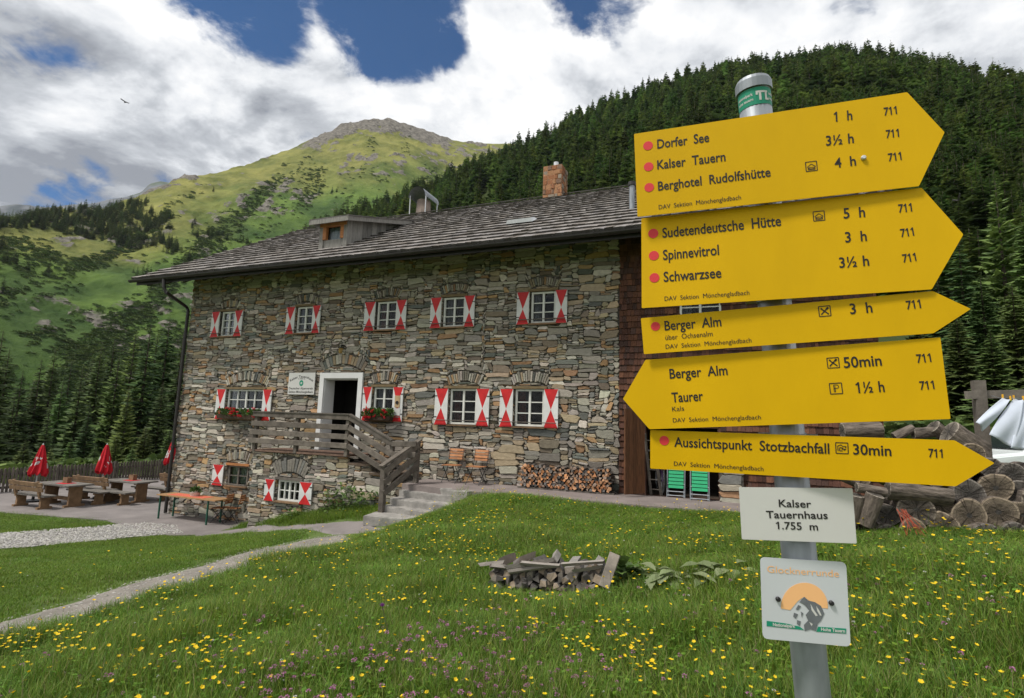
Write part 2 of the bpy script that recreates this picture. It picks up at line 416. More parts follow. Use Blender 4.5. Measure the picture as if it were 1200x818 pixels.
TERR, PAT = EYE - 1.60, EYE - 3.40
FY = 13.5
ctl = [rel(0, 818, -2.0), rel(300, 818, -1.78), rel(600, 818, -1.65), rel(900, 818, -1.58), rel(1190, 818, -1.45),
       rel(0, 738, -2.3), rel(200, 680, -2.4), rel(410, 630, -2.42), rel(463, 614, -2.36), rel(640, 692, -1.85),
       rel(250, 650, -2.75), rel(100, 660, -2.75), rel(330, 618, -2.9), rel(500, 650, -2.05), rel(800, 690, -1.62), rel(800, 640, -1.68), rel(520, 600, -1.95), rel(700, 620, -1.78),
       rel(1100, 625, -1.08), rel(1005, 628, -1.16), rel(1195, 622, -1.0), rel(1190, 700, -1.25), rel(1000, 700, -1.4), rel(900, 610, -1.55),
       (-16.7, 8.3, EYE - 3.25), (-13.9, 11.66, EYE - 3.4), (-16, 12.5, PAT - .02), (-18.5, 12.05, PAT - .02), (-21, 10, PAT - .02), (-25, 9, PAT - .05), (-24, 16, PAT - .05), (-28, 14, PAT - .1), (-20, 20, PAT - .05), (-27, 22, PAT - .1),
       (-13.2, 13.4, EYE - 3.2), (-11.2, 12.1, EYE - 2.68), (-9.6, 12.0, EYE - 2.42), (-8.4, 11.6, EYE - 2.32), (-10.2, 11.3, EYE - 2.68),
       (-5.4, 11.65, TERR - .03), (-3, 11.7, TERR - .03), (0, 11.75, TERR - .03), (-5, 13.5, TERR - .1), (0, 13.5, TERR - .1), (3, 12.2, TERR + .05), (6, 12, TERR + .4), (10, 12, EYE - .9), (8, 7, EYE - .8), (14, 5, EYE - .4), (7, 22, EYE - .6), (16, 20, EYE + .5),
       (0, 0, 0), (0, -8, 0.05), (8, -6, 0.5), (-8, -6, -.6), (-14, 0, -1.0), (-24, 0, -1.5), (-24, -10, -1.3), (3, 1.5, .12), (-34, 8, PAT - .8), (-36, 22, PAT - 1.5), (-8, 20, TERR - .8), (-14, 26, PAT)]
ctl = np.array(ctl)


def in_poly(x, y, poly):
    x = np.asarray(x); y = np.asarray(y); c = np.zeros(x.shape, bool); n = len(poly)
    for i in range(n):
        x1, y1 = poly[i]; x2, y2 = poly[(i + 1) % n]
        if y1 == y2: continue
        c ^= ((y1 > y) != (y2 > y)) & (x < (x2 - x1) * (y - y1) / (y2 - y1) + x1)
    return c


STEP_POLY = [tuple(onZ(424, 604, EYE - 2.2))[:2], tuple(onZ(499, 611, EYE - 2.25))[:2], tuple(onZ(512, 601, EYE - 2.05))[:2], tuple(onZ(535, 592, EYE - 1.9))[:2], tuple(onZ(541, 582, EYE - 1.74))[:2], tuple(onZ(549, 577, EYE - 1.6))[:2], (-5.6, 11.75), (-7.6, 12.1)]


def _tps_k(r2_):
    return np.where(r2_ > 1e-9, 0.5 * r2_ * np.log(np.maximum(r2_, 1e-9)), 0)


_n = len(ctl)
_K = _tps_k(((ctl[:, None, :2] - ctl[None, :, :2]) ** 2).sum(-1)) + np.eye(_n) * 0.25
_P = np.c_[np.ones(_n), ctl[:, :2]]
_sol = np.linalg.solve(np.block([[_K, _P], [_P.T, np.zeros((3, 3))]]), np.r_[ctl[:, 2], 0, 0, 0])


def sstep(a, b, x):
    t = np.clip((x - a) / (b - a), 0, 1); return t * t * (3 - 2 * t)


def height(x, y):
    x = np.asarray(x, float); y = np.asarray(y, float); sh = x.shape; x, y = x.ravel(), y.ravel()
    xc, yc = np.clip(x, -34, 16), np.clip(y, -10, 24)
    z = np.zeros(len(x))
    for s in range(0, len(x), 20000):
        a = np.c_[xc[s:s + 20000], yc[s:s + 20000]]
        k = _tps_k(((a[:, None, :] - ctl[None, :, :2]) ** 2).sum(-1))
        z[s:s + 20000] = k @ _sol[:_n] + _sol[_n] + a @ _sol[_n + 1:]
    # small bumps
    z += 0.02 * np.sin(x * 1.7 + 1.3 * np.sin(y * .9)) * np.cos(y * 1.9 + np.sin(x * 1.1))
    # the patio and the terrace lie flat
    wp = sstep(-15.2, -16.6, x) * sstep(9.8, 11.6, y + 0.0) * sstep(-33, -29, x)
    wp = np.maximum(wp, sstep(-13.6, -14.6, x) * sstep(11.7, 12.3, y) * sstep(-33, -29, x))
    z = z * (1 - wp) + (PAT - 0.03) * wp
    wt = sstep(-7.3, -7.0, x) * sstep(11.55, 11.9, y) * sstep(4.2, 2.6, x)
    z = z * (1 - wt) + (TERR - 0.04) * wt
    st_ = in_poly(x, y, STEP_POLY)
    z = np.where(st_, np.minimum(z, EYE - 2.5), z)
    # beyond: valley floor, then hills take over
    d = np.maximum(np.maximum(-34 - x, x - 16), np.maximum(y - 24, -10 - y))
    w = sstep(0, 70, d)
    far = np.where(x < -20, -7.0, -1.0)
    far = -7.0 + 6.0 * sstep(-60, 20, x)
    z = z * (1 - w) + far * w
    return z.reshape(sh)


def hz(x, y): return float(height(np.array([x]), np.array([y]))[0])


def ground_hit(px, py):
    d = ray(px, py); lo, hi = 0.5, 80.0
    ts = np.linspace(lo, 60, 900)
    P = CAM[None] + ts[:, None] * d[None]
    below = P[:, 2] < height(P[:, 0], P[:, 1])
    i = int(np.argmax(below)) if below.any() else len(ts) - 1
    return Vector(P[i])


def grow(a, b, n, k):
    t = np.linspace(0, 1, n) ** k; return a + (b - a) * t


xs = np.r_[grow(-33, -2600, 40, 3.2)[::-1], np.arange(-32.7, -9.2, 0.3), np.arange(-9.2, -4.6, 0.1), np.arange(-4.6, 14, 0.3), grow(14, 2600, 40, 3.2)]
ys = np.r_[grow(-8, -1500, 26, 3.2)[::-1], np.arange(-7.7, 9.8, 0.3), np.arange(9.8, 12.4, 0.1), np.arange(12.4, 18, 0.3), grow(18, 3200, 46, 3.2)]
GX, GY = np.meshgrid(xs, ys)
GZ = height(GX, GY)
nx, ny = len(xs), len(ys)
me = bpy.data.meshes.new('ground')
vv = np.stack([GX, GY, GZ], -1).reshape(-1, 3)
ii = (np.arange(ny - 1)[:, None] * nx + np.arange(nx - 1)[None]).ravel()
ff = np.stack([ii, ii + 1, ii + nx + 1, ii + nx], -1)
me.from_pydata(vv.tolist(), [], ff.tolist())
me.polygons.foreach_set('use_smooth', [True] * len(me.polygons))
me.materials.append(M['soil'])
g = bpy.data.objects.new('ground', me); COL.objects.link(g)
tag(g, 'green meadow and lawn ground falling away to the patio', 'ground', kind='structure')


def resample(pts, step):
    out = [pts[0]]
    for a, b in zip(pts[:-1], pts[1:]):
        n = max(1, int((b - a).length / step))
        for i in range(1, n + 1): out.append(a.lerp(b, i / n))
    return out


def ribbon(name, left, right, m, label, cat, lift=0.02, n=70, k=6, wob=0.06, kind='structure'):
    L = resample_n(left, n); R = resample_n(right, n); mb = MB(); vs = []
    for i in range(n):
        wl_ = wob * (mnoise.noise(Vector((i * .35, 3, 1))) + .6 * mnoise.noise(Vector((i * 1.1, 7, 1)))); wr_ = wob * (mnoise.noise(Vector((i * .35, 9, 4))) + .6 * mnoise.noise(Vector((i * 1.1, 2, 4))))
        for j in range(k + 1):
            t = j / k; p = L[i].lerp(R[i], t + wl_ * (1 - t) + wr_ * t)
            edge = 0.0 if 0 < j < k else -0.03
            vs.append((p.x, p.y, hz(p.x, p.y) + lift + edge))
    fs = [(i * (k + 1) + j, i * (k + 1) + j + 1, (i + 1) * (k + 1) + j + 1, (i + 1) * (k + 1) + j) for i in range(n - 1) for j in range(k)]
    mb.add(vs, fs)
    # upward facing
    o = mb.build(name, m, smooth=True)
    if sum(p.normal.z for p in o.data.polygons) < 0: o.data.flip_normals()
    tag(o, label, cat, kind=kind)
    return o, [(p.x, p.y) for p in L] + [(p.x, p.y) for p in R[::-1]]


def resample_n(pts, n):
    d = [0]
    for a, b in zip(pts[:-1], pts[1:]): d.append(d[-1] + (b - a).length)
    out = []
    for i in range(n):
        s = d[-1] * i / (n - 1)
        j = max(k for k in range(len(d)) if d[k] <= s + 1e-9); j = min(j, len(pts) - 2)
        t = (s - d[j]) / max(1e-9, d[j + 1] - d[j]); out.append(pts[j].lerp(pts[j + 1], min(1, t)))
    return out


gp = lambda L: [ground_hit(*p) for p in L]
EXCL = []
o, poly = ribbon('footpath', gp([(-90, 762), (0, 729), (100, 702), (200, 672), (300, 644), (360, 632), (398, 627)]), gp([(-90, 790), (0, 750), (100, 723), (200, 693), (300, 662), (370, 645), (418, 634)]), M['path'], 'narrow worn gravel footpath crossing the lawn toward the steps', 'footpath')
EXCL.append(poly); PATHPOLY = poly
o, poly = ribbon('gravel_strip', gp([(-80, 634), (0, 626), (60, 622), (120, 617), (170, 613.5), (207, 617)]), gp([(-80, 652), (0, 645), (80, 638), (150, 631), (190, 628), (215, 626)]), M['gravelbase'], 'pale gravel strip between lawn and paved patio', 'gravel strip', k=8)
EXCL.append(poly); GRAV = poly
o, poly = ribbon('walkway', gp([(236, 622), (280, 620), (330, 617.5), (380, 613.5), (424, 610)]), gp([(228, 629), (285, 624), (335, 621), (392, 627), (462, 620)]), M['paving'], 'grey flagged walkway running from patio to stone steps', 'walkway', lift=0.025, wob=0.04)
EXCL.append(poly)
# pebbles on the gravel strip
mb = MB()
gx = np.array([p[0] for p in GRAV]); gy = np.array([p[1] for p in GRAV])
ico = [(0, 0, 1), (.9, 0, .2), (.28, .85, .2), (-.72, .53, .2), (-.72, -.53, .2), (.28, -.85, .2)]
cnt = 0
while cnt < 5200:
    x, y = U(gx.min(), gx.max()), U(gy.min(), gy.max())
    if not bool(in_poly(np.array([x]), np.array([y]), GRAV)[0]): continue
    s = U(.018, .05); a = U(0, 6.28); z = 0; k = U(.7, 1.25); c = (k, k * U(.96, 1.0), k * U(.9, 1.0))
    ca, sa = math.cos(a), math.sin(a); sx, sy, sz = s * U(.7, 1.4), s * U(.6, 1), s * U(.4, .8)
    mb.add([(x + ca * p[0] * sx - sa * p[1] * sy, y + sa * p[0] * sx + ca * p[1] * sy, p[2] * sz) for p in ico], [(0, 1, 2), (0, 2, 3), (0, 3, 4), (0, 4, 5), (0, 5, 1)], 0, c)
    cnt += 1
va = np.array(mb.v); va[:, 2] += height(va[:, 0], va[:, 1]) + .022; mb.v = va.tolist()
tag(mb.build('gravel', M['pebble']), 'loose pale grey pebbles spread along the gravel strip', 'gravel', kind='stuff')
mb = MB(); pxs = np.array([p[0] for p in PATHPOLY]); pys = np.array([p[1] for p in PATHPOLY]); cnt = 0
while cnt < 2600:
    x, y = U(pxs.min(), pxs.max()), U(pys.min(), pys.max())
    if not bool(in_poly(np.array([x]), np.array([y]), PATHPOLY)[0]): continue
    s = U(.006, .02) * (1.8 if U(0, 1) > .95 else 1); a = U(0, 6.28); k = U(.45, 1.1); c = (k, k * U(.94, 1.0), k * U(.84, .98)); ca, sa = math.cos(a), math.sin(a); sx, sy, sz = s * U(.7, 1.4), s * U(.6, 1), s * U(.3, .7)
    mb.add([(x + ca * p[0] * sx - sa * p[1] * sy, y + sa * p[0] * sx + ca * p[1] * sy, p[2] * sz) for p in ico], [(0, 1, 2), (0, 2, 3), (0, 3, 4), (0, 4, 5), (0, 5, 1)], 0, c); cnt += 1
va = np.array(mb.v); va[:, 2] += height(va[:, 0], va[:, 1]) + .019; mb.v = va.tolist()
tag(mb.build('path_gravel', M['pebble']), 'small stones scattered over the worn footpath', 'gravel', kind='stuff')
# patio and terrace slabs
pat = [(-32, 9.6), (-25.5, 10.4), (-22, 11.0), (-19.5, 11.5), (-18.3, 11.75), (-16.9, 11.4), (-15.4, 11.1), (-14.6, 11.2), (-13.9, 11.75), (-14.0, 12.5), (-13.6, 13.55), (-17.9, 13.6), (-17.9, 24), (-32, 24)]
mb = MB(); mb.prism(pat, (0, 0, 0), (1, 0, 0), (0, 1, 0), PAT - .25, PAT)
tag(mb.build('patio', M['paving']), 'grey stone paved patio beside the corner of the stone house', 'patio', kind='structure'); EXCL.append(pat)
ter = [(-7.9, 13.6), (-7.75, 12.1), (-5.6, 11.75), (-3, 11.78), (0, 11.82), (2.6, 11.9), (4.0, 12.3), (4.4, 14.2), (3.2, 14.2), (3.2, 13.6)]
mb = MB(); mb.prism(ter, (0, 0, 0), (1, 0, 0), (0, 1, 0), TERR - .3, TERR)
tag(mb.build('terrace', M['terrace']), 'reddish grey paved strip along the foot of the house wall', 'terrace', kind='structure'); EXCL.append(ter)
# patio joints: shallow dark grooves are left to the material at this distance


# ------------------------------------------------------------------ the stone house
SC = 1.125
W2 = lambda x, z: (x * SC, EYE + z * SC)
hut = thing('mountain_hut', 'long rubble stone mountain hut with grey shingle roof and red white shutters', 'house', (-10, FY, TERR))


def fp(px, py, Y=FY - .03):
    p = onY(px, py, Y); return p.x, p.z


PALETTE = [((.30, .282, .250), 24), ((.385, .360, .322), 20), ((.235, .222, .200), 16), ((.47, .445, .40), 10), ((.345, .285, .205), 13), ((.37, .24, .135), 6), ((.150, .162, .155), 9), ((.185, .158, .128), 11), ((.29, .18, .11), 3)]
_pw = [w for _, w in PALETTE]


def stone_col(r):
    c = r.choices(PALETTE, _pw)[0][0]; k = r.uniform(.68, 1.28)
    return tuple(x * k * q * r.uniform(.96, 1.04) for x, q in zip(c, (1.16, 1.12, 1.05)))


def pack_rubble(x0, x1, z0, z1, blocked, seed, keep=None, cw=.045, ch=.028, big=None):
    """lay flat rubble stones on a fine grid; returns (polygon, colour)"""
    r = random.Random(seed)
    nxc, nzc = int((x1 - x0) / cw), int((z1 - z0) / ch)
    cw, ch = (x1 - x0) / nxc, (z1 - z0) / nzc
    gx_, gz_ = np.meshgrid(x0 + (np.arange(nxc) + .5) * cw, z0 + (np.arange(nzc) + .5) * ch)
    occ = np.zeros((nzc, nxc), bool)
    for poly in blocked: occ |= in_poly(gx_, gz_, poly)
    if keep is not None: occ |= ~in_poly(gx_, gz_, keep)
    out = []
    for j in range(nzc):
        for i in range(nxc):
            if occ[j, i]: continue
            b = big(x0 + i * cw) if big else 1.0
            h = r.choices([1, 2, 3, 4, 5, 7], [14, 32, 27, 15, 8, 3 * b])[0]
            w = max(2, int(h * r.uniform(1.4, 4.2) * (1 if r.random() > .12 else 1.6)))
            w = min(w, 15)
            run = 0
            while run < 18 and i + run < nxc and not occ[j, i + run]: run += 1
            k = run if run - w <= 2 else w
            w = k; hh = 1
            while hh < h and j + hh < nzc and not occ[j + hh, i:i + w].any(): hh += 1
            if w == 1: 
                while hh < 4 and j + hh < nzc and not occ[j + hh, i]: hh += 1
            occ[j:j + hh, i:i + w] = True
            out.append((x0 + i * cw, z0 + j * ch, w * cw, hh * ch, r.random()))
    res = []
    for (x, z, w, h, q) in out:
        gpx = r.uniform(.0, .010)
        a, b, c, d = x + gpx, x + w - gpx, z + gpx * .8, z + h - gpx * .8
        cr = lambda: min(w, h) * r.uniform(.03, .30) * (1.5 if r.random() < .2 else 1)
        t = lambda: r.uniform(-.016, .016)
        k1, k2, k3, k4 = cr(), cr(), cr(), cr()
        m1, m2 = r.uniform(.25, .75), r.uniform(.25, .75)
        sl = r.uniform(-.10, .10) * w * .5
        sa, sb = r.uniform(-.28, .28) * h, r.uniform(-.28, .28) * h
        pts = [(a + k1 * 1.5 - sa, c), (a + (b - a) * m1, c + t() * .8), (b - k2 * 1.5 - sb, c), (b - sb, c + k2 * .7), (b + sb, d - k3 * .7), (b - k3 * 1.5 + sb, d), (a + (b - a) * m2, d + t() * .8), (a + k4 * 1.5 + sa, d), (a + sa, d - k4 * .7), (a - sa, c + k1 * .7)]
        pp = []
        for (u_, v_) in pts:
            nv = mnoise.noise_vector(Vector((u_ * 1.9, v_ * 2.6, seed)))
            n2v = mnoise.noise_vector(Vector((u_ * 6, v_ * 9, seed + 5)))
            pp.append((u_ + nv.x * .07 + n2v.x * .010 + r.uniform(-.004, .004), v_ + nv.y * .055 + n2v.y * .009 + sl * ((u_ - x) / w - .5) + r.uniform(-.004, .004)))
        res.append((pp, stone_col(r), w * h))
    return res


def emit_stone(mb, poly, col, org, ax, az, an, r, prot=None):
    """poly in plane coords -> a chunky bevelled stone, an = outward normal"""
    org, ax, az, an = Vector(org), Vector(ax), Vector(az), Vector(an)
    cx = sum(p[0] for p in poly) / len(poly); cz = sum(p[1] for p in poly) / len(poly)
    p = r.uniform(-.014, .040) if prot is None else prot
    tx, tz = r.uniform(-.10, .10), r.uniform(-.14, .14)
    n = len(poly); vs = []
    wmin = min(max(q[0] for q in poly) - min(q[0] for q in poly), max(q[1] for q in poly) - min(q[1] for q in poly))
    ins = min(.013, wmin * .15)
    for k, (dep, shrink) in enumerate(((-.10, 0), (p - .018, 0), (p, ins))):
        for (u_, v_) in poly:
            du, dv = u_ - cx, v_ - cz; L = math.hypot(du, dv) + 1e-6
            u2_, v2_ = u_ - du / L * shrink, v_ - dv / L * shrink
            dd = dep + (tx * du * .25 + tz * dv * .4 if k else 0)
            vs.append(org + ax * u2_ + az * v2_ + an * dd)
    fs = []
    for k in range(2):
        for i in range(n):
            fs.append((k * n + i, k * n + (i + 1) % n, (k + 1) * n + (i + 1) % n, (k + 1) * n + i))
    fs.append(tuple(range(2 * n, 3 * n)))
    mb.add(vs, fs, 0, col)


def emit_wall(stones, org, ax, az, an, parent, seed, nsingle, minpx=10.0):
    r = random.Random(seed)
    sc_ = []
    for s_ in stones:
        c = s_[0][0]; P = Vector(org) + Vector(ax) * c[0] + Vector(az) * c[1]
        sc_.append(s_[2] / vis_size(P) ** 2)
    order = sorted(range(len(stones)), key=lambda i: -sc_[i])
    rest = MB()
    for k, i in enumerate(order):
        if k < nsingle:
            mb = MB(); emit_stone(mb, stones[i][0], stones[i][1], org, ax, az, an, r); mb.build('stone', M['stone'], parent)
        else: emit_stone(rest, stones[i][0], stones[i][1], org, ax, az, an, r)
    if rest.v:
        o = rest.build('small_stones', M['stone'], parent); o['kind'] = 'stuff'


# --- openings on the facade (world X, Z); the shutters' own edges first
WIN = []
for nm, x, zt, zb, cols, rows in (('U1', (-14.86, -14.53, -13.90, -13.58), 3.127, 2.34, 2, 3), ('U2', (-11.87, -11.56, -10.92, -10.64), 3.127, 2.34, 2, 3), ('U3', (-9.14, -8.80, -8.13, -7.82), 3.127, 2.34, 2, 3),
                                  ('U4', (-7.09, -6.78, -6.12, -5.84), 3.127, 2.34, 2, 3), ('U5', (-4.71, -4.40, -3.74, -3.46), 3.127, 2.34, 2, 3),
                                  ('L4', (-6.83, -6.47, -5.69, -5.35), .80, -.09, 2, 3), ('L5', (-5.07, -4.74, -3.97, -3.63), .80, -.085, 2, 3), ('L3', (-9.01, -8.74, -8.07, -7.77), .83, -.05, 2, 3)):
    WIN.append(dict(n=nm, x=[v * SC for v in x], zt=EYE + zt * SC, zb=EYE + zb * SC, cols=cols, rows=rows))
a = [fp(255.7, 456.3)[0], fp(265.7, 456.3)[0], fp(309.8, 456)[0], fp(319.9, 456)[0]]
WIN.append(dict(n='L1', x=a, zt=fp(256, 456.2)[1], zb=fp(252.7, 490.8)[1], cols=4, rows=3))
a = [fp(251, 544)[0], fp(263.5, 544)[0], fp(290.5, 545)[0], None]
WIN.append(dict(n='B1', x=a, zt=fp(251, 544)[1], zb=fp(249, 568)[1], cols=2, rows=2))
PY = 12.2
fq = lambda px, py: (onY(px, py, PY - .03).x, onY(px, py, PY - .03).z)
B2 = dict(n='B2', x=[fq(312, 561)[0], fq(323, 562)[0], fq(352.5, 565)[0], fq(367, 566)[0]], zt=fq(312, 561)[1], zb=fq(309.5, 586)[1], cols=4, rows=2, Y=PY)
blocked = []; openings = []; arches = []
WX0, WX1, WZ0, WZ1 = -17.9, -2.55, PAT - .1, EYE + 5.2
for w in WIN:
    w['ox0'], w['ox1'] = w['x'][1] + .04, w['x'][2] - .02
    if w['n'] == 'B1': w['ox0'] += .1
    w['oz0'], w['oz1'] = w['zb'] + .03, w['zt'] + .0
    ox0, ox1, oz0, oz1 = w['ox0'], w['ox1'], w['oz0'], w['oz1']
    openings.append((ox0, ox1, oz0, oz1))
    blocked.append([(ox0 - .05, oz0 - .07), (ox1 + .05, oz0 - .07), (ox1 + .05, oz1 + .09), (ox0 - .05, oz1 + .09)])
    # relieving arch of thin upright stones
    cx, wd = (ox0 + ox1) / 2, (ox1 - ox0)
    R0 = wd * .95 + .30; half = math.asin(min(.95, (wd * .5 + .06) / R0)); Hh = .25 if w['n'][0] == 'U' else .30
    czc = oz1 + .10 - R0 * math.cos(half)
    nv = max(9, int(2 * half * (R0 + .12) / .065)); arc = []
    for k in range(nv):
        t0, t1 = -half + 2 * half * k / nv, -half + 2 * half * (k + 1) / nv
        g_ = .012
        ra = R0 + rnd.uniform(-.02, .03); rb = R0 + Hh * rnd.uniform(.75, 1.05)
        pl = [(cx + math.sin(t0) * ra + g_ * .4, czc + math.cos(t0) * ra), (cx + math.sin(t1) * ra - g_ * .4, czc + math.cos(t1) * ra), (cx + math.sin(t1) * (ra + rb) / 2 - g_ * .4, czc + math.cos(t1) * (ra + rb) / 2), (cx + math.sin(t1) * rb - g_ * .6, czc + math.cos(t1) * rb), (cx + math.sin(t0) * rb + g_ * .6, czc + math.cos(t0) * rb), (cx + math.sin(t0) * (ra + rb) / 2 + g_ * .4, czc + math.cos(t0) * (ra + rb) / 2)]
        arc.append((pl, tuple(c * .95 for c in stone_col(rnd)), .025))
    arches.append(arc)
    out = [(cx + math.sin(t) * (R0 - .03), czc + math.cos(t) * (R0 - .03)) for t in np.linspace(-half, half, 9)] + [(cx + math.sin(t) * (R0 + Hh + .02), czc + math.cos(t) * (R0 + Hh + .02)) for t in np.linspace(half, -half, 9)]
    blocked.append(out)
# door surround
DX0, DX1 = fp(376, 437)[0], fp(426, 436)[0]; DZ1 = fp(376, 437)[1]; PORCH = EYE - .97
openings.append((DX0 + .16, DX1 - .16, PORCH, DZ1 - .17))
blocked.append([(DX0 - .01, PORCH - .1), (DX1 + .01, PORCH - .1), (DX1 + .01, DZ1 + .01), (DX0 - .01, DZ1 + .01)])
# arch over the door
dcx = (DX0 + DX1) / 2; arc = []
for k in range(15):
    t0, t1 = -.62 + 1.24 * k / 15, -.62 + 1.24 * (k + 1) / 15; ra, rb = 1.28, 1.28 + rnd.uniform(.26, .36); cz0 = DZ1 + .04 - 1.28 * math.cos(.62)
    arc.append(([(dcx + math.sin(t0) * ra + .006, cz0 + math.cos(t0) * ra), (dcx + math.sin(t1) * ra - .006, cz0 + math.cos(t1) * ra), (dcx + math.sin(t1) * rb - .008, cz0 + math.cos(t1) * rb), (dcx + math.sin(t0) * rb + .008, cz0 + math.cos(t0) * rb)], tuple(c * .9 for c in stone_col(rnd)), .025))
arches.append(arc)
blocked.append([(dcx + math.sin(t) * 1.26, cz0 + math.cos(t) * 1.26) for t in np.linspace(-.62, .62, 9)] + [(dcx + math.sin(t) * 1.62, cz0 + math.cos(t) * 1.62) for t in np.linspace(.62, -.62, 9)])


def wall_panel(mb, x0, x1, z0, z1, Y, holes, depth=.35, mat=0):
    cx_ = sorted({x0, x1} | {h[0] for h in holes} | {h[1] for h in holes}); cz_ = sorted({z0, z1} | {h[2] for h in holes} | {h[3] for h in holes})
    cx_ = [c for c in cx_ if x0 <= c <= x1]; cz_ = [c for c in cz_ if z0 <= c <= z1]
    for a_, b_ in zip(cx_[:-1], cx_[1:]):
        for c_, d_ in zip(cz_[:-1], cz_[1:]):
            mx_, mz_ = (a_ + b_) / 2, (c_ + d_) / 2
            if any(h[0] < mx_ < h[1] and h[2] < mz_ < h[3] for h in holes): continue
            mb.add([(a_, Y, c_), (b_, Y, c_), (b_, Y, d_), (a_, Y, d_)], [(0, 1, 2, 3)], mat)
    for (a_, b_, c_, d_) in holes:
        y2 = Y + depth
        mb.add([(a_, Y, c_), (b_, Y, c_), (b_, Y, d_), (a_, Y, d_), (a_, y2, c_), (b_, y2, c_), (b_, y2, d_), (a_, y2, d_)], [(0, 4, 5, 1), (1, 5, 6, 2), (2, 6, 7, 3), (3, 7, 4, 0)], mat)


mb = MB()
wall_panel(mb, WX0, WX1, WZ0, WZ1, FY + .05, openings)
BY = 26.5; RZ = EYE + 9.1
mb.add([(WX0, FY + .05, WZ0), (WX0, BY, WZ0), (WX0, BY, WZ1), (WX0, 20, RZ - .25), (WX0, FY + .05, WZ1)], [(0, 4, 3, 2, 1)])
mb.add([(WX0, BY, WZ0), (3.26, BY, WZ0), (3.26, BY, WZ1), (WX0, BY, WZ1)], [(0, 3, 2, 1)])
swall = mb.build('stone_wall', M['mortar'], hut)
stones = pack_rubble(WX0, WX1, WZ0, WZ1, blocked, 11, big=lambda x: 4 if x > -4.3 else (2 if x > -8 else 1))
emit_wall(stones, (0, FY + .015, 0), (1, 0, 0), (0, 0, 1), (0, -1, 0), swall, 5, 262)
r_ = random.Random(3)
mbA = MB()
for arc in arches:
    for pl, c, _ in arc: emit_stone(mbA, pl, c, (0, FY + .015, 0), (1, 0, 0), (0, 0, 1), (0, -1, 0), r_, prot=r_.uniform(.0, .03))
mbA.build('arch_stones', M['stone'], swall)['kind'] = 'stuff'
# left return: stones seen on edge at the corner
stl = pack_rubble(FY + .02, FY + 3.2, WZ0, WZ1, [], 21)
rest = MB()
for pl, c, _ in stl: emit_stone(rest, pl, c, (WX0 + .02, 0, 0), (0, 1, 0), (0, 0, 1), (-1, 0, 0), r_)
o = rest.build('return_stones', M['stone'], swall); o['kind'] = 'stuff'

# rooms behind the openings
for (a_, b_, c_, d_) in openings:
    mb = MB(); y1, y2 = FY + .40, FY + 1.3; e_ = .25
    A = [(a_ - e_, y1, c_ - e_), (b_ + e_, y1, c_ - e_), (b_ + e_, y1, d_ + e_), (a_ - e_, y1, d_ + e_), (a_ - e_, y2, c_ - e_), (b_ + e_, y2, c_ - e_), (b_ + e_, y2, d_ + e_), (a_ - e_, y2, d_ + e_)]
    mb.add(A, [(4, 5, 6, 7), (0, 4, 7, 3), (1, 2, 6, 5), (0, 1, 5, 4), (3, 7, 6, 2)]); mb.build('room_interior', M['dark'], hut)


def make_window(w, parent=hut):
    x0, x1, z0, z1 = w['ox0'], w['ox1'], w['oz0'], w['oz1']; Y = w.get('Y', FY) + .06
    mb = MB(); fb = .05
    for (a_, b_, c_, d_) in ((x0, x0 + fb, z0, z1), (x1 - fb, x1, z0, z1), (x0 + fb, x1 - fb, z0, z0 + fb), (x0 + fb, x1 - fb, z1 - fb, z1)):
        mb.box(((a_ + b_) / 2, Y, (c_ + d_) / 2), (b_ - a_, .07, d_ - c_))
    cols, rows = w['cols'], w['rows']
    pw, ph = (x1 - x0 - 2 * fb) / cols, (z1 - z0 - 2 * fb) / rows
    for i in range(1, cols):
        wide = .055 if (cols == 2 or i == 2) else .03
        mb.box((x0 + fb + i * pw, Y - .004, (z0 + z1) / 2), (wide, .06, z1 - z0 - 2 * fb))
    for j in range(1, rows):
        mb.box(((x0 + x1) / 2, Y - .001, z0 + fb + j * ph), (x1 - x0 - 2 * fb, .045, .026))
    win = mb.build('window', M['framewhite'] if w['n'] != 'B1' else M['greywood'], parent)
    for i in range(cols):
        for j in range(rows):
            px0, pz0 = x0 + fb + i * pw, z0 + fb + j * ph
            m2 = MB(); m2.box((px0 + pw / 2, Y + .012, pz0 + ph / 2), (pw - .004, .006, ph - .004)); m2.build('pane', M['glass'], win)
    m2 = MB(); m2.box(((x0 + x1) / 2, Y - .05, z1 + .045), (x1 - x0 + .16, .12, .07)); m2.build('lintel', M['orangewood'] if w['n'] == 'B1' else (M['greywood'] if w['n'] == 'B2' else M['lintel']), win)
    m2 = MB(); m2.box(((x0 + x1) / 2, Y - .06, z0 - .028), (x1 - x0 + .1, .16, .045)); m2.build('sill', M['brownwood'], win)
    # curtain folds inside
    kind = M['curtain'] if w['n'] in ('L4', 'L5', 'U3') else M['curtainw']
    m2 = MB(); ww = (x1 - x0) * (.26 if w['n'] != 'B1' else .8); nn = 14; vs = []
    for k in range(nn + 1):
        xx = x0 + .06 + ww * k / nn; yy = Y + .10 + .018 * math.sin(k * 1.9)
        vs += [(xx, yy, z0 + .06), (xx - ww * .2 * (k / nn), yy, z1 - .06)]
    m2.add(vs, [(2 * k, 2 * k + 2, 2 * k + 3, 2 * k + 1) for k in range(nn)]); m2.build('curtain', kind, win)
    return win


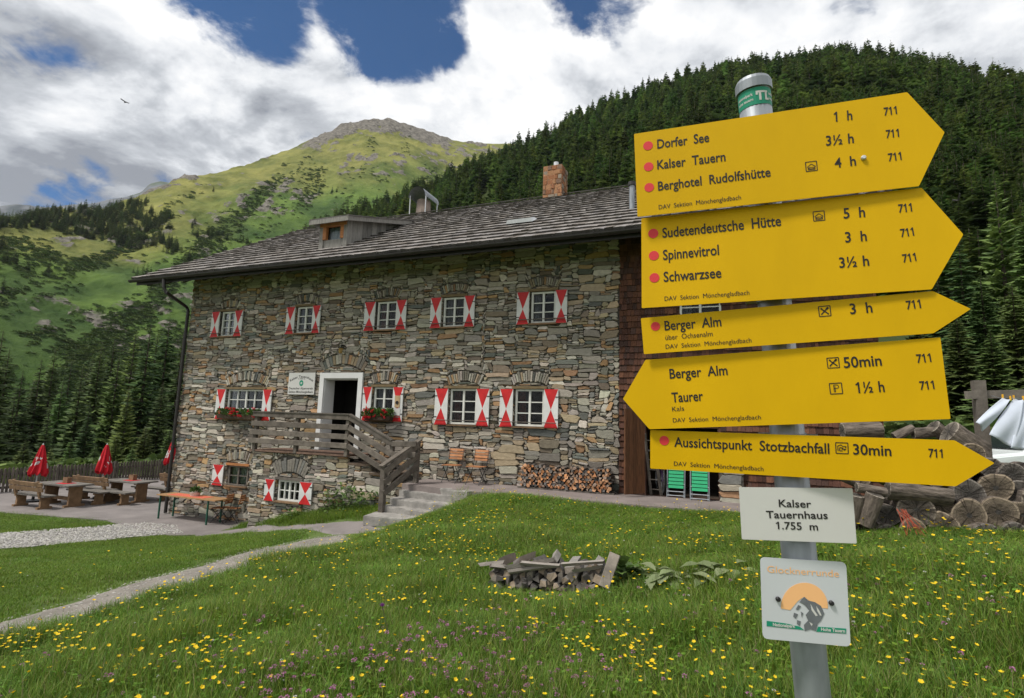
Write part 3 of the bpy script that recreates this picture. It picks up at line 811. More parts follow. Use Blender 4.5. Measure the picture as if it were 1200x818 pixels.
def make_shutter(x0, x1, z0, z1, parent=hut, Y=FY - .055, extra=None):
    mb = MB(); t = .032
    yf, yb = Y - t / 2, Y + t / 2; cx, cz = (x0 + x1) / 2, z0 + (z1 - z0) * .47
    vs = [(x0, yf, z0), (x1, yf, z0), (x1, yf, z1), (x0, yf, z1), (cx, yf, cz), (x0, yb, z0), (x1, yb, z0), (x1, yb, z1), (x0, yb, z1)]
    mb.add(vs, [(0, 1, 4), (2, 3, 4)], 1); mb.add(vs, [(1, 2, 4), (3, 0, 4)], 0)
    mb.add(vs, [(0, 3, 8, 5), (2, 1, 6, 7), (3, 2, 7, 8), (1, 0, 5, 6), (5, 8, 7, 6)], 0)
    o = mb.build('shutter', [M['white'], M['red']], parent)
    m2 = MB()
    for zz_ in (z0 + (z1 - z0) * .22, z0 + (z1 - z0) * .80):
        m2.box((x0 + .03 if extra == 'L' else x1 - .03, yf - .006, zz_), (.09, .01, .02))
    m2.build('hinge', M['blackmetal'], o)
    return o


for w in WIN:
    make_window(w)
    x = w['x']
    make_shutter(x[0], x[1], w['zb'], w['zt'], extra='L')
    if x[3] is not None: make_shutter(x[2], x[3], w['zb'], w['zt'], extra='R')
    if w['n'] != 'B2':
        zb_ = w['zb'] + (w['zt'] - w['zb']) * .13; x3 = x[3] if x[3] is not None else x[2] + .06
        mb = MB(); mb.tube([(x[0] + .03, FY - .13, zb_), (x3 - .02, FY - .13, zb_)], .013, 6)
        for xx in (x[1] + .03, x[2] - .03): mb.tube([(xx, FY - .13, zb_), (xx, FY + .02, zb_)], .010, 6)
        mb.build('window_rail', M['greywood'], hut)
# thermometer-like board on one shutter
w = [q for q in WIN if q['n'] == 'L3'][0]
mb = MB(); xc = (w['x'][2] + w['x'][3]) / 2; zc = (w['zt'] + w['zb']) / 2
mb.box((xc, FY - .079, zc + .08), (.17, .014, .34), 0); mb.box((xc, FY - .079, zc - .22), (.22, .012, .2), 1)
pl = [(math.cos(t) * .05, math.sin(t) * .05) for t in np.linspace(0, 2 * math.pi, 14)[:-1]]
mb.prism(pl, (xc, FY - .088, zc + .05), (1, 0, 0), (0, 0, 1), 0, .012, 2)
mb.build('notice_board', [mat('tan_board', (.38, .27, .15), .7), M['plate'], M['print']], hut)

# door surround, reveal and leaf
mb = MB(); sw = .16
mb.box((DX0 + sw / 2, FY - .03, (PORCH + DZ1) / 2), (sw, .06, DZ1 - PORCH)); mb.box((DX1 - sw / 2, FY - .03, (PORCH + DZ1) / 2), (sw, .06, DZ1 - PORCH)); mb.box(((DX0 + DX1) / 2, FY - .03, DZ1 - .085), (DX1 - DX0 - 2 * sw, .06, .17))
mb.box((DX0 + sw - .03 + .033, FY + .22, (PORCH + DZ1 - .17) / 2), (.03, .44, DZ1 - .17 - PORCH)); mb.box((DX1 - sw - .003, FY + .22, (PORCH + DZ1 - .17) / 2), (.03, .44, DZ1 - .17 - PORCH)); mb.box(((DX0 + DX1) / 2, FY + .22, DZ1 - .187), (DX1 - DX0 - 2 * sw - .07, .44, .03))
mb.build('door_surround', M['plaster'], hut)
dw = MB(); dl = DX1 - DX0 - 2 * sw
for k in range(4): dw.box((DX1 - sw - .06, FY + .50 + k * .19, (PORCH + DZ1 - .2) / 2), (.045, .186, DZ1 - .22 - PORCH), 0, (U(.6, 1.1),) * 3)
door = dw.build('door', M['doorwood'], hut)
mb = MB(); mb.tube([(DX1 - sw - .09, FY + 1.05, PORCH + 1.05), (DX1 - sw - .15, FY + 1.05, PORCH + 1.05), (DX1 - sw - .15, FY + .93, PORCH + 1.05)], .012, 6); mb.build('handle', M['alu'], door)
mb = MB(); mb.box((DX0 + sw + .45, FY + 1.27, PORCH + 1.62), (.26, .01, .36)); mb.build('notice', M['plate'], hut)
# lamp over the door
lx, lz = fp(402, 411)
lamp = MB(); lamp.box((lx, FY - .06, lz + .16), (.05, .16, .04)); lamp.tube([(lx, FY - .14, lz + .16), (lx, FY - .14, lz + .10)], .012, 6)
lamp.prism([(math.cos(t) * .10, math.sin(t) * .10) for t in np.linspace(0, 2 * math.pi, 7)[:-1]], (lx, FY - .14, lz + .07), (1, 0, 0), (0, 1, 0), 0, .025)
lp = lamp.build('wall_lamp', M['blackmetal'], hut)
lamp = MB(); lamp.tube([(lx, FY - .14, lz + .07), (lx, FY - .14, lz - .10)], [.075, .05], 6); lamp.build('lantern_glass', M['lampglass'], lp)

# --- text
def text_mesh(s, bold=0.0, spacing=1.0, align='LEFT'):
    cu = bpy.data.curves.new('t', 'FONT'); cu.body = s; cu.size = 1; cu.offset = bold; cu.space_character = spacing; cu.resolution_u = 3; cu.align_x = 'LEFT'
    ob = bpy.data.objects.new('t', cu); COL.objects.link(ob)
    dg = bpy.context.evaluated_depsgraph_get(); me = bpy.data.meshes.new_from_object(ob.evaluated_get(dg))
    bpy.data.objects.remove(ob); bpy.data.curves.remove(cu)
    v = np.array([p.co[:] for p in me.vertices]); f = [tuple(p.vertices) for p in me.polygons]
    bpy.data.meshes.remove(me)
    return v, f


CAPH = None


def put_text(mb, s, org, ax, ay, an, width, cap, lift=.0008, mat_=0, bold=0.012, arc=None):
    """fit text s into width (m) with capital height cap (m); org = left end of the baseline"""
    global CAPH
    if CAPH is None:
        v0, _ = text_mesh('H'); CAPH = v0[:, 1].max() - v0[:, 1].min()
    v, f = text_mesh(s, bold)
    if not len(v): return
    x0, x1 = v[:, 0].min(), v[:, 0].max(); sx = width / (x1 - x0); sy = cap / CAPH
    if '1' in s:
        one, _ = text_mesh('1', bold); ow = one[:, 0].max() - one[:, 0].min()
        for i_, ch_ in enumerate(s):
            if ch_ != '1': continue
            pv, _ = text_mesh(s[:i_ + 1], bold); xr = pv[:, 0].max(); xl = xr - ow; H_1 = one[:, 1].max(); nb0 = len(v)
            v = np.r_[v, [[xl + ow * .3, H_1, 0], [xl + .0, H_1 - .04, 0], [xl - .15, H_1 - .13, 0], [xl - .15, H_1 - .22, 0], [xl + .005, H_1 - .15, 0]]]
            f = f + [(nb0, nb0 + 1, nb0 + 2, nb0 + 3, nb0 + 4)]
        if s[0] == '1': x0 -= .15; sx = width / (x1 - x0)
    org, ax, ay, an = Vector(org), Vector(ax), Vector(ay), Vector(an); vs = []
    for p in v:
        u_, w_ = (p[0] - x0) * sx, p[1] * sy
        if arc:
            t = (u_ - width / 2) / arc; u_ = width / 2 + math.sin(t) * (arc + w_); w_ = math.cos(t) * (arc + w_) - arc
        vs.append(org + ax * u_ + ay * w_ + an * lift)
    mb.add(vs, f, mat_)


# plaque beside the door
px0, pz1 = fp(340, 437); px1, pz0 = fp(368.5, 462.5)
plq = MB(); plq.box(((px0 + px1) / 2, FY - .05, (pz0 + pz1) / 2), (px1 - px0, .03, pz1 - pz0))
plaque = plq.build('plaque', M['plate'], hut); W_ = px1 - px0; H_ = pz1 - pz0
plaque['label'] = 'white name plaque with green emblem beside the door'
tx = MB(); an_ = (0, -1, 0); yy = FY - .066; cxp = (px0 + px1) / 2
put_text(tx, 'Kalser Tauernhaus', (cxp - W_ * .45, yy, pz0 + H_ * .77), (1, 0, 0), (0, 0, 1), an_, W_ * .90, H_ * .11, arc=W_ * .78)
put_text(tx, '1.755 m', (cxp - W_ * .13, yy, pz0 + H_ * .69), (1, 0, 0), (0, 0, 1), an_, W_ * .26, H_ * .06)
put_text(tx, 'Deutscher Alpenverein', (cxp - W_ * .46, yy, pz0 + H_ * .23), (1, 0, 0), (0, 0, 1), an_, W_ * .92, H_ * .10)
put_text(tx, 'Sektion Mönchengladbach', (cxp - W_ * .46, yy, pz0 + H_ * .07), (1, 0, 0), (0, 0, 1), an_, W_ * .92, H_ * .10)
tx.prism([(math.cos(t) * H_ * .14 * .85, math.sin(t) * H_ * .14) for t in np.linspace(0, 6.283, 21)[:-1]], (cxp, yy, pz0 + H_ * .52), (1, 0, 0), (0, 0, 1), 0, .001, 1)
tx.prism([(math.cos(t) * H_ * .07 * (1 if k % 2 else .45), math.sin(t) * H_ * .07 * (1 if k % 2 else .45)) for k, t in enumerate(np.linspace(0, 6.283, 13)[:-1])], (cxp, yy - .0012, pz0 + H_ * .52), (1, 0, 0), (0, 0, 1), 0, .001, 2)
tx.build('plaque_lettering', [M['print'], M['green'], M['plate']], plaque)

# --- the shingled wing to the right
XW = 2.95
OX0, OX1 = fp(756, 560)[0], fp(842, 560)[0]
wing_open = (OX0, OX1, TERR, EYE + .02)
ww0, wz1 = fp(796, 338); ww1, wz0 = fp(846, 402)
wh = (ww0, ww1, wz0, wz1)
mb = MB(); wall_panel(mb, WX1, XW, TERR, WZ1, FY + .05, [wing_open, wh], .3)
mb.add([(XW, FY + .05, TERR - .6), (XW, BY, TERR - .6), (XW, BY, WZ1), (XW, 20, RZ - .25), (XW, FY + .05, WZ1)], [(0, 1, 2, 3, 4)])
wing = mb.build('timber_wing', mat('wing_boarding', (.075, .038, .027), .85, .3, 5), hut)
wing['label'] = 'dark red brown shingle clad end of the house'
mb = MB(); a_, b_, c_, d_ = wing_open; y1, y2 = FY + .35, FY + 2.6
A = [(a_ - .6, y1, c_), (b_ + .6, y1, c_), (b_ + .6, y1, d_ + .3), (a_ - .6, y1, d_ + .3), (a_ - .6, y2, c_), (b_ + .6, y2, c_), (b_ + .6, y2, d_ + .3), (a_ - .6, y2, d_ + .3)]
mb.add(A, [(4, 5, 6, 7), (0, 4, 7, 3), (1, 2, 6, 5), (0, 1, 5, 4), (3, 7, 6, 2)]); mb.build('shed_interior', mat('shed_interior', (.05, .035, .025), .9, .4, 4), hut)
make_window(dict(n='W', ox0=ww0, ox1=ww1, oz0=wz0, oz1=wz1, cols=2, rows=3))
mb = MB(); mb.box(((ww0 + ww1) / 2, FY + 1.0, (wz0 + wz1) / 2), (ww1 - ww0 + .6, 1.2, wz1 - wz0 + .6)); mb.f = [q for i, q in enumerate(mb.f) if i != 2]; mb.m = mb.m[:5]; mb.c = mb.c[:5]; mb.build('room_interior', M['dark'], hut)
shg = []; r_ = random.Random(31); row = 0; z = TERR + .02
while z < WZ1 - .05:
    ex = .155; x = WX1 + .01 - r_.uniform(0, .1)
    while x < XW:
        wd = r_.uniform(.07, .15); xa, xb = max(x, WX1 + .012), min(x + wd - .005, XW + .02); x += wd
        xm, zm = (xa + xb) / 2, z + ex / 2
        if xb - xa < .02: continue
        if any(h[0] - .03 < xm < h[1] + .03 and h[2] - .12 < zm < h[3] + .08 for h in (wing_open, wh)): continue
        if xm > OX1 and xm < OX1 + .55 and zm < TERR + .9: continue
        k = r_.uniform(.6, 1.35); c = tuple(v * k for v in r_.choice([(.115, .052, .034), (.095, .045, .032), (.14, .062, .036), (.075, .042, .033)]))
        shg.append((xa, xb, z + r_.uniform(-.008, .008), ex, c, k))
    z += ex


def emit_clad(mb, s_):
    xa, xb, z, ex, c, k = s_; t = .014 + .012 * (k - .6)
    vs = [(xa, FY + .045, z), (xb, FY + .045, z), (xb, FY + .045 - .03 - t, z), (xa, FY + .045 - .03 - t, z), (xa, FY + .046, z + ex * 1.45), (xb, FY + .046, z + ex * 1.45), (xb, FY + .040, z + ex * 1.45), (xa, FY + .040, z + ex * 1.45)]
    mb.add(vs, [(3, 2, 6, 7), (0, 1, 2, 3), (0, 3, 7, 4), (2, 1, 5, 6)], 0, c)


def visible_clad(s_):
    p = np.array([s_[0], FY, s_[2]]) - CAM; d = p @ fw; X = 600 + F_PX * (p @ r2) / d; Y = 409 - F_PX * (p @ u2) / d
    return (X < 772) or (Y > 485 and X < 1060)


shg.sort(key=lambda s_: 0 if visible_clad(s_) else 1); rest = MB()
for k, s_ in enumerate(shg):
    if k < 290 and visible_clad(s_): mb = MB(); emit_clad(mb, s_); mb.build('shingle', M['clad'], wing)
    else: emit_clad(rest, s_)
rest.build('small_shingles', M['clad'], wing)['kind'] = 'stuff'
# stone pier at the wing
st = pack_rubble(OX1 + .02, OX1 + .52, TERR, TERR + .9, [], 41, cw=.08, ch=.05); r_ = random.Random(4)
mbp = MB(); mbp.box((OX1 + .27, FY + .02, TERR + .45), (.5, .16, .9)); pier = mbp.build('stone_pier', M['mortar'], hut)
for pl, c, _ in st:
    mb = MB(); emit_stone(mb, pl, tuple(v * 1.25 for v in c), (0, FY - .09, 0), (1, 0, 0), (0, 0, 1), (0, -1, 0), r_); mb.build('stone', M['stone'], pier)
# the open plank door leaf
dlf = MB(); D0 = onZ(736, 579, TERR); d0x, d0y = fp(737, 560)[0], FY - .02
for k in range(5):
    t0, t1 = k / 5, (k + 1) / 5
    A_ = Vector((d0x, FY - .62, 0)).lerp(Vector((OX0 - .02, FY - .03, 0)), (t0 + t1) / 2); dirv = (Vector((OX0 - .02, FY - .03, 0)) - Vector((d0x, FY - .62, 0))); L = dirv.length
    dlf.box((A_.x, A_.y, TERR + .06 + .98), (L / 5 - .006, .04, 1.96 - .0), 0, (U(.6, 1.25),) * 3, Euler((0, 0, math.atan2(dirv.y, dirv.x))))
dl_ = dlf.build('plank_door', M['doorwood'], hut)

# --- roof
EY, EZ, SL = 12.3, EYE + 4.62, .585
tl = math.hypot(1, SL); tv = Vector((0, 1 / tl, SL / tl)); nv_ = Vector((0, -SL / tl, 1 / tl))
RX0, RX1 = -19.2, 3.2; SLEN = (20 - EY) * tl
roofz = lambda y: EZ + SL * (y - EY)
mb = MB(); th = .16
o0 = Vector((0, EY, EZ)) - nv_ * .03
def rp(x, s_, d_): return o0 + Vector((x, 0, 0)) + tv * s_ + nv_ * d_
for sgn in (1,):
    vs = [rp(RX0, 0, 0), rp(RX1, 0, 0), rp(RX1, SLEN, 0), rp(RX0, SLEN, 0), rp(RX0, 0, -th), rp(RX1, 0, -th), rp(RX1, SLEN, -th), rp(RX0, SLEN, -th)]
    mb.add(vs, [(0, 1, 2, 3), (7, 6, 5, 4), (0, 4, 5, 1), (1, 5, 6, 2), (3, 7, 4, 0)])
    vb = [Vector((p.x, 40 - p.y, p.z)) for p in vs]; mb.add(vb, [(3, 2, 1, 0), (4, 5, 6, 7), (1, 5, 4, 0), (2, 6, 5, 1), (0, 4, 7, 3)])
roof = mb.build('roof', mat('roof_boarding', (.05, .042, .036), .9, .3, 4), hut)
# rafter tails under the eave
eave_m = mat('eave_timber', (.055, .043, .035), .85, .3, 4)
for k in range(27):
    x = RX0 + .35 + k * .9
    if x > RX1 - .2: break
    mb = MB(); mb.beam(rp(x, .08, -th - .07), rp(x, 1.6, -th - .07), .11, .13); mb.build('rafter_tail', eave_m, roof)
# chimney / dormer footprint helpers
nP = (0, -SL / tl, 1 / tl); cP = Vector(nP).dot(Vector((0, EY, EZ)))
RB = onP(405, 288.5, nP, cP); DYF = RB.y
dx1 = RB.x; dx0 = onY(377, 292, DYF).x; dzt = onY(408, 256, DYF).z
REnd = onP(476, 262.5, nP, cP)
shr = []; r_ = random.Random(77); s_ = -.10; rowi = 0
while s_ < SLEN - .05:
    ex = .50; x = RX0 - r_.uniform(-.03, .10)
    while x < RX1:
        wd = r_.uniform(.10, .26); xa, xb = x, x + wd - .006; x += wd
        yc = EY + (s_ + .1) / tl
        if dx0 + .03 < (xa + xb) / 2 < dx1 - .03 and yc > DYF and yc < REnd.y - .3: continue
        k = r_.uniform(.82, 1.16); c = tuple(v * k for v in r_.choice([(.255, .232, .212), (.235, .213, .198), (.28, .258, .24), (.20, .175, .155), (.26, .24, .232)]))
        shr.append((xa, xb, s_ + r_.uniform(-.012, .012), c, r_.uniform(.03, .045), r_.uniform(-.008, .008), r_.uniform(-.012, .012)))
    s_ += ex; rowi += 1


def emit_shr(mb, q):
    xa, xb, s0, c, t, tw, sk = q; L = .66 if s0 < SLEN - .7 else SLEN - s0 + .02
    b0, b1 = .050, .004
    vs = [rp(xa, s0, b0 - .03 + tw), rp(xb, s0 + sk, b0 - .03 - tw), rp(xb, s0 + L, b1), rp(xa, s0 + L, b1), rp(xa, s0, b0 + t + tw), rp(xb, s0 + sk, b0 + t - tw), rp(xb, s0 + L, b1 + .02), rp(xa, s0 + L, b1 + .02)]
    mb.add(vs, [(4, 5, 6, 7), (1, 2, 6, 5), (3, 0, 4, 7)], 0, c); mb.add(vs, [(0, 1, 5, 4), (0, 3, 2, 1)], 0, tuple(v * .40 for v in c))     # butts and undersides darkened: shadow lines between rows put into the colour


def vis_shr(q):
    P = rp(q[0], q[2], .05); d = np.array(P) - CAM; dd = d @ fw; X = 600 + F_PX * (d @ r2) / dd
    return (q[1] - q[0]) / dd ** 2 if X < 752 else 0


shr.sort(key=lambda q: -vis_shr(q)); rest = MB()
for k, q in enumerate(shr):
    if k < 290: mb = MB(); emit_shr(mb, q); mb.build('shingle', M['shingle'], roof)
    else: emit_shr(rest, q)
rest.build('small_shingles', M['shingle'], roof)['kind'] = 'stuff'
mb = MB()
for k in range(60):
    xa = RX0 + k * (RX1 - RX0) / 60; xb = xa + (RX1 - RX0) / 60 - .01; kk = U(.7, 1.2); zr = rp(0, SLEN, 0).z
    mb.beam((xa, 19.93, zr + .06), (xb, 19.93, zr + .06 + U(-.01, .01)), .20, .03, 0, (.17 * kk, .158 * kk, .148 * kk), upv=(0, -.4, 1))
mb.build('ridge_boards', M['shingle'], roof)
# gutter and downpipe
mb = MB(); gy_, gz_ = EY - .10, EZ - .10; prof = [(math.cos(t) * .085, math.sin(t) * .085) for t in np.linspace(math.pi, 2 * math.pi, 8)]
prof += [(math.cos(t) * .075, math.sin(t) * .075) for t in np.linspace(2 * math.pi, math.pi, 8)]
mb.prism(prof, (RX0 - .12, gy_, gz_), (0, 1, 0), (0, 0, 1), 0, RX1 - RX0 + .1)
for k in range(24): mb.tube([(RX0 + .3 + k, gy_ - .088, gz_ + .01), (RX0 + .3 + k, gy_, gz_ - .09), (RX0 + .3 + k, EY + .15, gz_ + .02)], .012, 5)
gut = mb.build('gutter', M['darkpaint'], roof)
mb = MB(); mb.box(((RX0 + RX1) / 2, EY + .05, EZ - .15), (RX1 - RX0 - .05, .035, .2)); mb.build('fascia', M['darkpaint'], roof)
gtop = onY(191.5, 331, gy_); gb = onY(192, 341, gy_)
q1 = Vector((gtop.x, gy_, gz_ - .05)); q2 = Vector((gb.x, gy_, gb.z)); q3 = Vector((WX0 + .02, FY - .10, fp(222.5, 362)[1])); q4 = Vector((WX0 + .02, FY - .10, PAT + .03))
mb = MB(); mb.tube([q1, q1.lerp(q2, .7), q2 + Vector((.06, .03, -.03)), q3 + Vector((-.06, -.03, .05)), q3 + Vector((0, 0, -.08)), q4], .055, 10)
for zz_ in (0.2, 1.6, 3.2): mb.box((WX0 + .02, FY - .06, q4.z + zz_ + .6), (.15, .17, .035))
mb.build('downpipe', M['darkpaint'], hut, smooth=False)
# thin cables hanging down the wall under the eave
# --- chimney of reddish stone with a flue pipe
cc = onY(650.5, 226, 20.0); cw = .78
mb = MB(); r_ = random.Random(9)

zb, zt = roofz(19.4) - .3, onY(650, 199, 20).z
mb.box((cc.x, 20.0, (zb + zt) / 2), (cw, cw, zt - zb)); chim = mb.build('chimney', M['rock'], roof)
mb = MB()
for face in range(2):
    for rr in range(7):
        u_ = -.5
        while u_ < .5 - .05:
            w_ = r_.uniform(.14, .36); u2_ = min(.5, u_ + w_); z0_, z1_ = zt - (rr + 1) * .2, zt - rr * .2
            c = r_.choice([(.34, .15, .075), (.28, .125, .065), (.40, .21, .11), (.22, .14, .10), (.30, .25, .2)])
            pl = [(u_ * cw + .012, z0_ + .01), (u2_ * cw - .012, z0_ + .01), (u2_ * cw - .012, z1_ - .01), (u_ * cw + .012, z1_ - .01)]
            if face == 0: emit_stone(mb, pl, c, (cc.x, 20 - cw / 2, 0), (1, 0, 0), (0, 0, 1), (0, -1, 0), r_, prot=r_.uniform(.0, .03))
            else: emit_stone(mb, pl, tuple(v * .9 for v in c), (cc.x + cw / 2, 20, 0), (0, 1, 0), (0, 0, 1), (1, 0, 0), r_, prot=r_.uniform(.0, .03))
            u_ = u2_
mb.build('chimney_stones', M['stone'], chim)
mb = MB(); mb.tube([(cc.x + .02, 20, zt - .05), (cc.x + .02, 20, onY(652, 190.5, 20).z)], .10, 12); mb.build('flue_pipe', M['alu'], chim)
# --- cowl chimney on the ridge
c2 = onY(496, 250, 20.2); zt2 = onY(496, 236, 20.2).z; zc2 = onY(496, 225, 20.2).z
mb = MB(); mb.tube([(c2.x, 20.2, rp(0, SLEN, 0).z - .3), (c2.x, 20.2, zt2)], [.36, .30], 14); cwl = mb.build('chimney', mat('render', (.24, .19, .165), .9, .2, 6, bump=.4), roof)
mb = MB(); R_ = .42; vs = []
for k in range(13):
    t = math.pi * k / 12
    for yy in (-.62, .62): vs.append((c2.x + math.cos(t) * R_, 20.2 + yy, zt2 + .02 + (zc2 - zt2 - .02) * math.sin(t)))
mb.add(vs, [(2 * k, 2 * k + 1, 2 * k + 3, 2 * k + 2) for k in range(12)]); vs2 = [(x, y, z - .03) for x, y, z in vs]; mb.add(vs2, [(2 * k + 2, 2 * k + 3, 2 * k + 1, 2 * k) for k in range(12)])
mb.build('cowl', M['galv'], cwl)
mb = MB()
for xx in (-.4, .4):
    for yy in (-.5, .5): mb.tube([(c2.x + xx, 20.2 + yy, zt2 - .75), (c2.x + xx, 20.2 + yy, zt2 + .1)], .025, 5)
mb.build('cowl_struts', M['alu'], cwl)
# vent pipe at right and small metal hatch
v0 = onP(740.5, 245, nP, cP); v1z = onY(740, 217, v0.y).z
mb = MB(); mb.tube([(v0.x, v0.y, v0.z - .1), (v0.x, v0.y, v1z)], .075, 12); vp = mb.build('vent_pipe', M['galv'], roof)
mb = MB(); mb.tube([(v0.x, v0.y, v1z - .02), (v0.x, v0.y, v1z + .08)], .11, 12); mb.build('vent_cap', M['darkpaint'], vp)
h0 = onP(611, 262, nP, cP); sh0 = (h0.y - EY) * tl
mb = MB(); vs = [rp(h0.x - .42, sh0 - .2, .09), rp(h0.x + .42, sh0 - .2, .09), rp(h0.x + .42, sh0 + .25, .08), rp(h0.x - .42, sh0 + .25, .08), rp(h0.x - .36, sh0 - .16, .2), rp(h0.x + .36, sh0 - .16, .2), rp(h0.x + .36, sh0 + .2, .15), rp(h0.x - .36, sh0 + .2, .15)]
mb.add(vs, [(4, 5, 6, 7), (0, 1, 5, 4), (1, 2, 6, 5), (2, 3, 7, 6), (3, 0, 4, 7)]); mb.build('roof_hatch', M['alu'], roof)
# --- dormer
dz0 = roofz(DYF) - .05
mb = MB()
for x in (dx0, dx1): mb.box((x, DYF, (dz0 + dzt) / 2), (.16, .14, dzt - dz0), 0)
mb.box(((dx0 + dx1) / 2, DYF + .02, dz0 + .16), (dx1 - dx0 - .16, .1, .32), 0)
dorm = mb.build('dormer', M['dormerwood'], roof)
mb = MB(); mb.box(((dx0 + dx1) / 2, DYF - .03, dzt - .13), (dx1 - dx0 + .1, .14, .2)); 
for x in (dx0 + .13, dx1 - .13): mb.box((x, DYF - .02, dzt - .42), (.13, .12, .5))
mb.build('dormer_frame', M['orangewood'], dorm)
mb = MB(); mb.box(((dx0 + dx1) / 2, DYF + .05, (dz0 + dzt) / 2 + .05), (dx1 - dx0 - .3, .02, dzt - dz0 - .5)); mb.build('dormer_pane', M['glass'], dorm)
mb = MB(); vs = []
for k in range(19):
    xx = dx0 + .15 + (dx1 - dx0 - .3) * k / 18; vs += [(xx, DYF + .16 + .02 * math.sin(k * 1.7), dz0 + .25), (xx, DYF + .16 + .02 * math.sin(k * 1.7), dzt - .2)]
mb.add(vs, [(2 * k, 2 * k + 2, 2 * k + 3, 2 * k + 1) for k in range(18)]); mb.build('dormer_curtain', M['whitecloth'], dorm)
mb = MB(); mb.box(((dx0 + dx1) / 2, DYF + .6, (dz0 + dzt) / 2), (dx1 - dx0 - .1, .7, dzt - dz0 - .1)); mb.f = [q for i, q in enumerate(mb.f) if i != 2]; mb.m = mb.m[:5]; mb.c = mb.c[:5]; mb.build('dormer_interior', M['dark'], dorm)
yE = REnd.y; zE = roofz(yE) + .05; nb_ = 13
for x in (dx0, dx1):
    for k in range(nb_):
        ya, yb_ = DYF + (yE - DYF) * k / nb_, DYF + (yE - DYF) * (k + 1) / nb_ - .008
        za, zb2 = dzt + (zE - dzt) * (ya - DYF) / (yE - DYF), dzt + (zE - dzt) * (yb_ - DYF) / (yE - DYF)
        k_ = U(.7, 1.25); sx = .02 if x == dx1 else -.02
        mb = MB(); mb.add([(x + sx, ya, roofz(ya) - .1), (x + sx, yb_, roofz(yb_) - .1), (x + sx, yb_, zb2), (x + sx, ya, za), (x - sx, ya, roofz(ya) - .1), (x - sx, yb_, roofz(yb_) - .1), (x - sx, yb_, zb2), (x - sx, ya, za)], [(0, 1, 2, 3), (7, 6, 5, 4), (0, 3, 7, 4), (1, 5, 6, 2), (3, 2, 6, 7)], 0, (k_, k_, k_)); mb.build('side_board', M['dormerwood'], dorm)
mb = MB(); ov = .35; fz_ = dzt + .04; slp = (zE - dzt) / (yE - DYF)
n_s = 8
for k in range(n_s):
    ya, yb_ = DYF - ov + (yE + .25 - DYF + ov) * k / n_s, DYF - ov + (yE + .25 - DYF + ov) * (k + 1) / n_s + .12
    za, zb2 = fz_ + slp * (ya - DYF) + .05, fz_ + slp * (yb_ - DYF) + .02; x = dx0 - .3
    while x < dx1 + .3:
        w_ = U(.12, .25); kk = U(.6, 1.2); xb = min(x + w_ - .006, dx1 + .32)
        mb.add([(x, ya, za), (xb, ya, za), (xb, yb_, zb2), (x, yb_, zb2), (x, ya, za - .04), (xb, ya, za - .04), (xb, yb_, zb2 - .04), (x, yb_, zb2 - .04)], [(0, 1, 2, 3), (4, 5, 1, 0), (5, 6, 2, 1), (0, 3, 7, 4), (7, 6, 5, 4)], 0, (.145 * kk, .135 * kk, .125 * kk)); x += w_
mb.build('dormer_roof', M['shingle'], dorm)
mb = MB(); mb.box(((dx0 + dx1) / 2, DYF - ov + .02, fz_ - .06 - slp * ov), (dx1 - dx0 + .62, .04, .16))
for x in (dx0 - .28, dx1 + .28): mb.beam((x, DYF - ov, fz_ - .06 - slp * ov), (x, yE, zE - .05), .04, .16)
mb.build('dormer_fascia', M['dormerwood'], dorm)


# ------------------------------------------------------------------ porch, railing, stone steps
P0 = onY(297, 527, PY); P1 = onY(408, 532, PY); PZ = PORCH
porch = thing('porch', 'stone porch with plank floor in front of the white framed door', 'porch', ((P0.x + P1.x) / 2, PY + .6, PAT))
GB = PAT - .05; LX = -7.75
b2 = B2
b2['ox0'], b2['ox1'], b2['oz0'], b2['oz1'] = b2['x'][1] + .07, b2['x'][2] - .02, b2['zb'] + .03, b2['zt']
hole = (b2['ox0'], b2['ox1'], b2['oz0'], b2['oz1'])
mb = MB()
wall_panel(mb, P0.x, P1.x, GB, PZ - .06, PY + .05, [hole], .3)
mb.add([(P0.x, PY + .05, GB), (P0.x, FY, GB), (P0.x, FY, PZ - .06), (P0.x, PY + .05, PZ - .06)], [(0, 3, 2, 1)])
mb.add([(P0.x, PY + .05, PZ - .06), (P1.x, PY + .05, PZ - .06), (P1.x, FY - .05, PZ - .06), (P0.x, FY - .05, PZ - .06)], [(0, 1, 2, 3)])
fl = [(P1.x, GB), (LX, GB), (LX, TERR - .02), (-8.15, TERR - .02), (-8.15, TERR + .14), (P1.x + .75, TERR + .22), (P1.x + .75, TERR + .36), (P1.x, PZ - .20)]
mb.prism(fl, (0, PY + .05, 0), (1, 0, 0), (0, 0, 1), -.9, 0)
pw = mb.build('porch_wall', M['mortar'], porch)
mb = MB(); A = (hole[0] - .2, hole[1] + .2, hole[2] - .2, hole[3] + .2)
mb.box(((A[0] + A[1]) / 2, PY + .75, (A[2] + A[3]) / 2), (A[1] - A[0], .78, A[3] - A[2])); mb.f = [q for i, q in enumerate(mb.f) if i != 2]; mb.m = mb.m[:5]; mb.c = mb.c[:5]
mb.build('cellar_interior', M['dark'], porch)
make_window(b2, porch)
make_shutter(b2['x'][0], b2['x'][1], b2['zb'], b2['zt'], porch, PY - .055, 'L'); make_shutter(b2['x'][2], b2['x'][3], b2['zb'], b2['zt'], porch, PY - .055, 'R')
bl = [[(hole[0] - .05, hole[2] - .07), (hole[1] + .05, hole[2] - .07), (hole[1] + .05, hole[3] + .09), (hole[0] - .05, hole[3] + .09)]]
cx_, oz1 = (hole[0] + hole[1]) / 2, hole[3]; Rr = .95; czz = oz1 + .1 - Rr * math.cos(.55); arc = []
